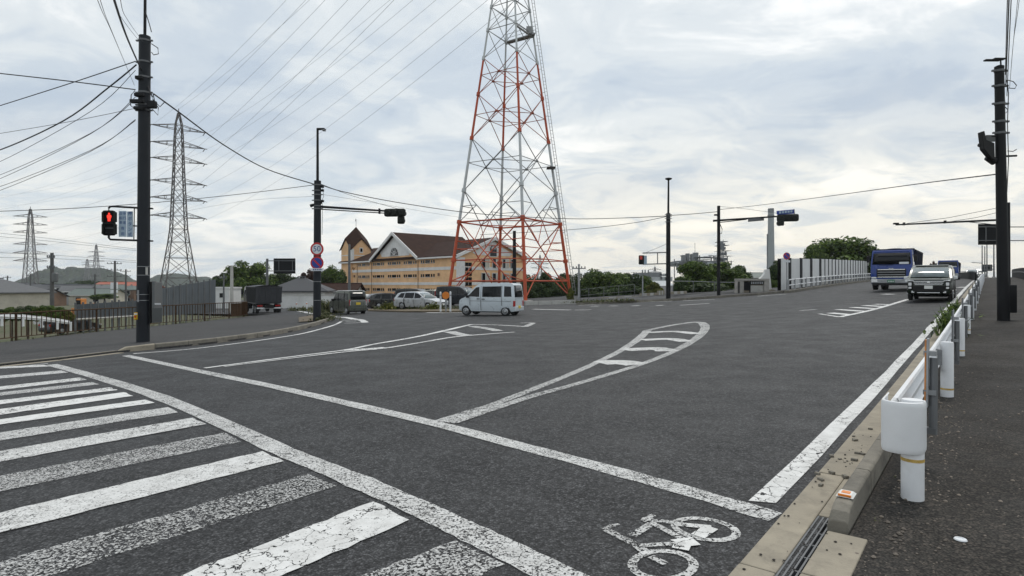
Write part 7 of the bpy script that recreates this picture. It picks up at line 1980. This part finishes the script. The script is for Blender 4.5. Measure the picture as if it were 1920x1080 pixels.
def lot(px, yb, D=None):
    if D is None: return P(px, yb)
    x = (px-CX)/F*D; return vec(x, D, rz(x, D))
make_car('silver station wagon parked nose right before the orange building', lot(789, 580.5), R(118), wagon_spec(PT['silver']), 'car', 'parked_car')
make_car('white compact car parked just behind the olive kei car', lot(690, 579.5, 57), R(150), wagon_spec(PT['white'], 1.46, 4.4), 'car', 'parked_car')
make_car('dark grey hatchback parked between the white car and the silver wagon', lot(730, 580, 56), R(60), wagon_spec(PT['darkgrey'], 1.5), 'car', 'parked_car')
make_car('dark minivan mostly hidden behind the silver wagon', lot(781, 577, 63), R(110), minivan_spec(PT['darkgrey'], 1.85), 'van', 'parked_minivan')
make_car('beige car parked behind the round orange reflector', lot(823, 578, 60), R(140), wagon_spec(PT['beige'], 1.62), 'car', 'parked_car')
make_car('dark navy minivan parked at the end of the row behind the kei van', lot(862, 580, 55), R(120), minivan_spec(PT['navy'], 1.9), 'van', 'parked_minivan')

# --- two-tone off-road minivan coming along the bridge road
BAZ = RA + pi
suv_loc = vec((1741-CX)/F*27.2+UD.x*2.4, 27.2+UD.y*2.4, 0); suv_loc.z = rz(suv_loc.x, suv_loc.y)
spec = dict(L=4.8, W=1.80, H=1.87, belt=1.18, tum=0.17, r=0.35, xf=1.42, xr=-1.43, zb=0.34, paint=PT['darkgreen'], bev=0.07, endt=0.07,
    top=[(2.28,0.36),(2.38,0.50),(2.40,0.80),(2.37,1.02),(2.22,1.10),(1.72,1.18),(0.98,1.72),(0.72,1.80),(-0.2,1.87),(-1.8,1.85),(-2.24,1.76),(-2.36,1.18),(-2.40,0.9),(-2.38,0.46),(-2.28,0.36)],
    side=[[(1.52,1.20),(0.98,1.62),(0.6,1.68),(0.6,1.18)], [(0.5,1.18),(0.5,1.69),(-0.7,1.71),(-0.7,1.18)], [(-0.82,1.20),(-0.82,1.71),(-2.05,1.68),(-2.16,1.22)]],
    ws=((1.72,1.18),(0.98,1.72)), rw=((-2.35,1.22),(-2.25,1.72)),
    seams=[(0.55,0.55,0.4,1.74),(-0.76,-0.76,0.55,1.74)], handles=[(0.75,1.06),(0.35,1.06)],
    trim=[([(2.30,0.40),(2.30,0.56),(1.85,0.60),(1.85,0.40)], MT['black_plastic']), ([(0.98,0.36),(0.98,0.56),(-0.98,0.56),(-0.98,0.36)], MT['black_plastic'])],
    bits=[('roof_skin',-0.65,0,1.868,2.6,1.36,0.035,PT['pearl']),('bonnet_edge',2.13,0,1.112,0.36,1.46,0.035,PT['pearl']),('grille_bar',2.405,0,1.00,0.04,1.22,0.05,'chrome'),('grille_bar',2.415,0,0.91,0.04,1.16,0.05,'chrome'),('grille_bar',2.42,0,0.83,0.04,1.10,0.04,'chrome'),('grille',2.40,0,0.92,0.04,1.2,0.24,'black_plastic'),('bumper_mask',2.42,0,0.62,0.05,1.24,0.30,'black_plastic'),('headlight',2.385,0.73,0.80,0.08,0.20,0.44,'black_plastic'),('lamp_unit',2.43,0.735,0.86,0.03,0.13,0.16,'lamp_glass'),('lamp_unit',2.43,0.735,0.67,0.03,0.12,0.10,'lamp_glass'),('marker_lamp',2.38,0.70,1.03,0.07,0.26,0.05,'lamp_glass'),('plate_front',2.46,0,0.70,0.02,0.33,0.165,'plate_white'),('skid_plate',2.41,0,0.42,0.06,0.9,0.05,'chrome'),('fog_lamp',2.41,0.62,0.46,0.04,0.12,0.1,'lamp_glass'),('emblem',2.435,0,0.955,0.02,0.12,0.09,'chrome'),('wiper',1.74,0.3,1.21,0.03,0.5,0.02,'black_plastic')],
    mirror=(1.36,1.20), mirror_m=PT['white'])
make_car('black green and white off-road minivan approaching on the bridge road', suv_loc, BAZ, spec, 'van', 'minivan')[0].scale = (1, 0.97, 0.91)

# --- dump trucks
def dump_truck(label, loc, az, cabm, bedm, bed_h=1.5, ribs=True, detail=True, bedlen=5.1, name='dump_truck', logo=True):
    o = thing(name, label, 'truck', loc, pi/2-az)
    W2 = 1.22
    def hwf(x, z):
        w = W2
        if z > 1.9: w -= 0.08*(z-1.9)
        if z < 1.0: w -= 0.02
        return w
    # cab: x 2.2 .. 3.85 (front)
    prof = [(3.72,0.42),(3.84,0.60),(3.86,1.20),(3.84,1.72),(3.62,2.62),(3.50,2.76),(2.30,2.84),(2.18,2.70),(2.16,0.95)] + [(2.30,0.95)] + arch(2.85, 0.50, 0.55)[::-1] + [(3.50,0.42)]
    body('cab', prof, hwf, [1.0,1.75,2.3], [2.9], cabm, o, 0.06)
    cross_panel('windscreen', (3.84,1.76), (3.63,2.60), hwf, 0.10, 0.012, 'glass_car', o, 0.02, 0.96)
    side_panel('side_window', [(3.70,1.72),(3.52,2.42),(2.75,2.44),(2.75,1.66)], hwf, 0.008, 'glass_car', o)
    side_panel('door_seam', [(2.66,0.98),(2.68,0.98),(2.68,2.5),(2.66,2.5)], hwf, 0.004, 'void', o)
    MB().box((3.885,0,2.66), (0.10,2.1,0.10)).build('sun_visor', cabm, o, bevel=0.02)
    for z, h in ((1.42,0.05),(1.24,0.05),(1.06,0.05),(0.90,0.05)): MB().box((3.875,0,z), (0.04,1.6,h)).build('grille_bar', 'chrome' if z in (0.90,1.42) else 'galv', o)
    MB().box((3.868,0,1.16), (0.03,1.72,0.60)).build('grille', 'black_plastic', o)
    if logo:
        mb = MB(); mb.path([(3.91,-0.14+0.28*k/10, 1.47+0.02*sin(pi*k/10)) for k in range(11)], 0.018, 5); mb.tube((3.91,-0.1,1.38),(3.91,-0.1,1.53),0.018,n=5); mb.tube((3.91,0.1,1.38),(3.91,0.1,1.53),0.018,n=5); mb.build('emblem', 'chrome', o)
    bmp = MB().box((3.86,0,0.62), (0.16,2.40,0.30)).build('bumper', 'galv', o, bevel=0.04)
    MB().box((3.86,0,0.40), (0.12,2.2,0.14)).build('under_bumper', 'black_plastic', o)
    for sg in (1,-1):
        MB().box((3.92,sg*0.98,0.66), (0.06,0.36,0.20)).build('headlight', 'lamp_glass', bmp)
        MB().box((3.88,sg*1.02,0.86), (0.06,0.30,0.10)).build('turn_lamp', 'lamp_glass', o)
        MB().box((3.78,sg*(W2+0.16),2.15), (0.10,0.20,0.46)).build('mirror', 'black_plastic', o, bevel=0.03)
        MB().tube((3.7,sg*W2,2.42), (3.78,sg*(W2+0.16),2.40), 0.02, n=5).build('mirror_stay', 'black_plastic', o)
    MB().box((3.95,0,0.62), (0.02,0.42,0.2)).build('number_plate', 'plate_green', o)
    for k in range(4): MB().box((3.962,-0.13+0.085*k,0.60), (0.004,0.05,0.09)).build('plate_digit', 'plate_white', o)
    MB().box((3.87,0.74,1.86), (0.02,0.55,0.14)).build('paper_notice', 'white_sign', o)
    MB().box((3.88,-0.3,1.74), (0.02,0.8,0.02)).build('wiper', 'black_plastic', o)
    # chassis and wheels
    MB().bb((-3.4,-0.45,0.62), (2.6,0.45,0.95)).build('chassis', 'black_plastic', o)
    for x in (2.85, -1.35, -2.65):
        for sg in (1,-1):
            wheel(o, x, sg*1.05, 0.50, 0.30, 'galv', 8)
    # bed: tapered tipper body with ribs
    x0, x1 = 2.0, 2.0-bedlen; z0 = 1.15; zt = z0+bed_h
    bd = MB()
    A = [(x0,-1.15,z0),(x0,1.15,z0),(x0,1.25,zt+0.12),(x0,-1.25,zt+0.12)]
    bd.prism([(x0,1.18,z0),(x1,1.18,z0),(x1,1.25,zt),(x0,1.25,zt)], (0,-0.07,0)); bd.prism([(x0,-1.18,z0),(x0,-1.25,zt),(x1,-1.25,zt),(x1,-1.18,z0)], (0,0.07,0))
    bd.bb((x1,-1.18,z0-0.12), (x0,1.18,z0)); bd.bb((x0-0.08,-1.24,z0), (x0,1.24,zt+0.1))
    bed = bd.build('tipper_body', bedm, o)
    tg = MB().bb((x1-0.08,-1.24,z0), (x1,1.24,zt)).build('tailgate', bedm, o)
    for y in (-0.8,-0.27,0.27,0.8): MB().bb((x1-0.14,y-0.05,z0+0.05), (x1-0.08,y+0.05,zt-0.05)).build('tailgate_rib', bedm, tg)
    for z in (z0+0.08, zt-0.06): MB().bb((x1-0.15,-1.25,z-0.06), (x1-0.06,1.25,z+0.06)).build('tailgate_rail', bedm, tg)
    nr = int(bedlen/0.36)
    for k in range(nr+1):
        x = x0-0.05-(bedlen-0.1)*k/nr
        for sg in (1,-1): MB().prism([(x-0.035,sg*1.19,z0),(x+0.035,sg*1.19,z0),(x+0.035,sg*1.26,zt),(x-0.035,sg*1.26,zt)], (0,sg*0.05,0)).build('side_rib', bedm, bed)
    for sg in (1,-1): MB().tube((x0,sg*1.27,zt), (x1,sg*1.27,zt), 0.06, n=6).build('top_rail', bedm, bed)
    # dark tarp over the load, hooped
    tp = []
    for k in range(9):
        a = k/8; tp.append((-1.22+2.44*a, zt+0.05+0.16*sin(pi*a)))
    MB().prism([(x1,y,z) for y, z in tp], (x0-x1-0.2,0,0)).build('tarpaulin', 'black_plastic', o)
    MB().bb((x0-0.02,-1.2,zt), (x0+0.55,1.2,zt+0.14)).build('cab_guard', bedm, o)
    # rear end
    rb = MB().bb((x1-0.1,-1.15,0.55), (x1-0.02,1.15,0.67)).build('rear_bumper', 'guard_white', o)
    for sg in (1,-1): MB().box((x1-0.06,sg*0.85,0.85), (0.08,0.5,0.14)).build('tail_lamp', 'tail_red', o); MB().box((x1+0.3,sg*1.0,0.65), (0.04,0.5,0.6)).build('mud_flap', 'black_plastic', o)
    MB().box((x1-0.1,0,0.85), (0.02,0.36,0.18)).build('rear_plate', 'plate_green', o)
    return o
MT['bed_dark'] = mat('tipper_dark_steel', (0.022, 0.024, 0.030), 0.55, var=0.3, scale=2, dirt=0.35, dirtcol=(0.06, 0.052, 0.045))
MT['bed_navy'] = mat('tipper_navy_steel', (0.006, 0.010, 0.030), 0.6, var=0.2, scale=2, spec=0.25, dirt=0.2, dirtcol=(0.03, 0.03, 0.03))
MT['bed_blue'] = mat('tipper_blue_steel', (0.010, 0.022, 0.10), 0.5, var=0.2, scale=2, dirt=0.25, dirtcol=(0.05, 0.05, 0.05))
def front_at(px, py, az, fx_):
    p = P(px, py); return vec(p.x - sin(az)*fx_, p.y - cos(az)*fx_, 0)
q = vec((1671-CX)/F*40.5 + UD.x*3.85, 40.5 + UD.y*3.85, 0); q.z = rz(q.x, q.y)
dump_truck('bright blue dump truck with dark tipper body approaching beside the minivan', q, BAZ, PT['truckblue'], 'bed_navy', 1.62)
q = vec((1777-CX)/F*72 + UD.x*3.5, 72 + UD.y*3.5, 0); q.z = rz(q.x, q.y)
dump_truck('second blue dump truck half hidden behind the off-road minivan', q, BAZ, PT['truckblue'], 'bed_blue', 1.3).scale = (0.85, 0.85, 0.85)
q = P(504, 587); taz = R(-34); q = vec(q.x + sin(taz)*3.1, q.y + cos(taz)*3.1, 0); q.z = rz(q.x, q.y)
dump_truck('black dump truck driving away past the end of the rusty railing', q, taz, PT['black'], 'bed_dark', 1.6)
# far traffic on the crest
def far_car(label, px, D, v, spec): 
    x = (px-CX)/F*D; make_car(label, vec(x, D, rz(x, D)), BAZ, spec, 'car', 'far_car')
far_car('small grey car coming over the crest of the bridge', 1823, 102, -4, wagon_spec(PT['greycar'], 1.5))
far_car('pale minivan at the crest of the bridge behind the grey car', 1840, 112, -4, minivan_spec(PT['pearl'], 1.9))
# vehicles on the lower ground, left
def low_car(label, px, py, D, az, spec):
    q = at(px, py, D); make_car(label, vec(q.x, D, gz(q.x, D)), az, spec, 'car', 'parked_car')
low_car('white car parked below the green shed behind the rusty railing', 112, 575, 66, R(70), wagon_spec(PT['white'], 1.5))
low_car('dark blue car parked by the end of the grey sheet fence', 133, 590, 52, R(20), wagon_spec(PT['navy'], 1.5))
x = at(150,566,64)
o = thing('excavator', 'small orange digger arm and cab above the grey sheet fence', 'digger', vec(x.x, 64, gz(x.x, 64)))
zc = at(150,567,64).z - o.location.z
MB().bb((-0.8,-0.6,0.5), (0.8,0.6,1.0)).build('undercarriage', 'black_plastic', o); MB().bb((-0.6,-0.5,1.0), (0.4,0.5,max(1.4,zc-0.6))).build('body', 'orange_old', o); MB().bb((-0.1,-0.45,max(1.4,zc-0.6)), (0.45,0.4,zc+0.4)).build('cab', 'orange_old', o, bevel=0.05)
MB().path([(0.7,0,1.4),(1.5,0,2.4),(2.3,0,1.5)], 0.12, 6).build('arm', 'orange_old', o)
MB().bb((-0.05,-0.48,max(1.5,zc-0.4)), (0.4,-0.45,zc+0.25)).build('cab_window', 'window_dark', o)

# ---------------------------------------------------------------- air
hm = bpy.data.materials.new('haze_air'); hm.use_nodes = True; ht = hm.node_tree; ht.nodes.clear()
pv = ht.nodes.new('ShaderNodeVolumePrincipled'); pv.inputs['Color'].default_value = (0.90, 0.95, 1.0, 1); pv.inputs['Density'].default_value = 0.00015; pv.inputs['Anisotropy'].default_value = 0.1
ho_ = ht.nodes.new('ShaderNodeOutputMaterial'); ht.links.new(pv.outputs[0], ho_.inputs['Volume'])
MT['haze'] = hm
if True:
    hb_ = MB().bb((-2700,-320,-9), (2700,2700,110)).build('haze', 'haze'); tag(hb_, kind='stuff')
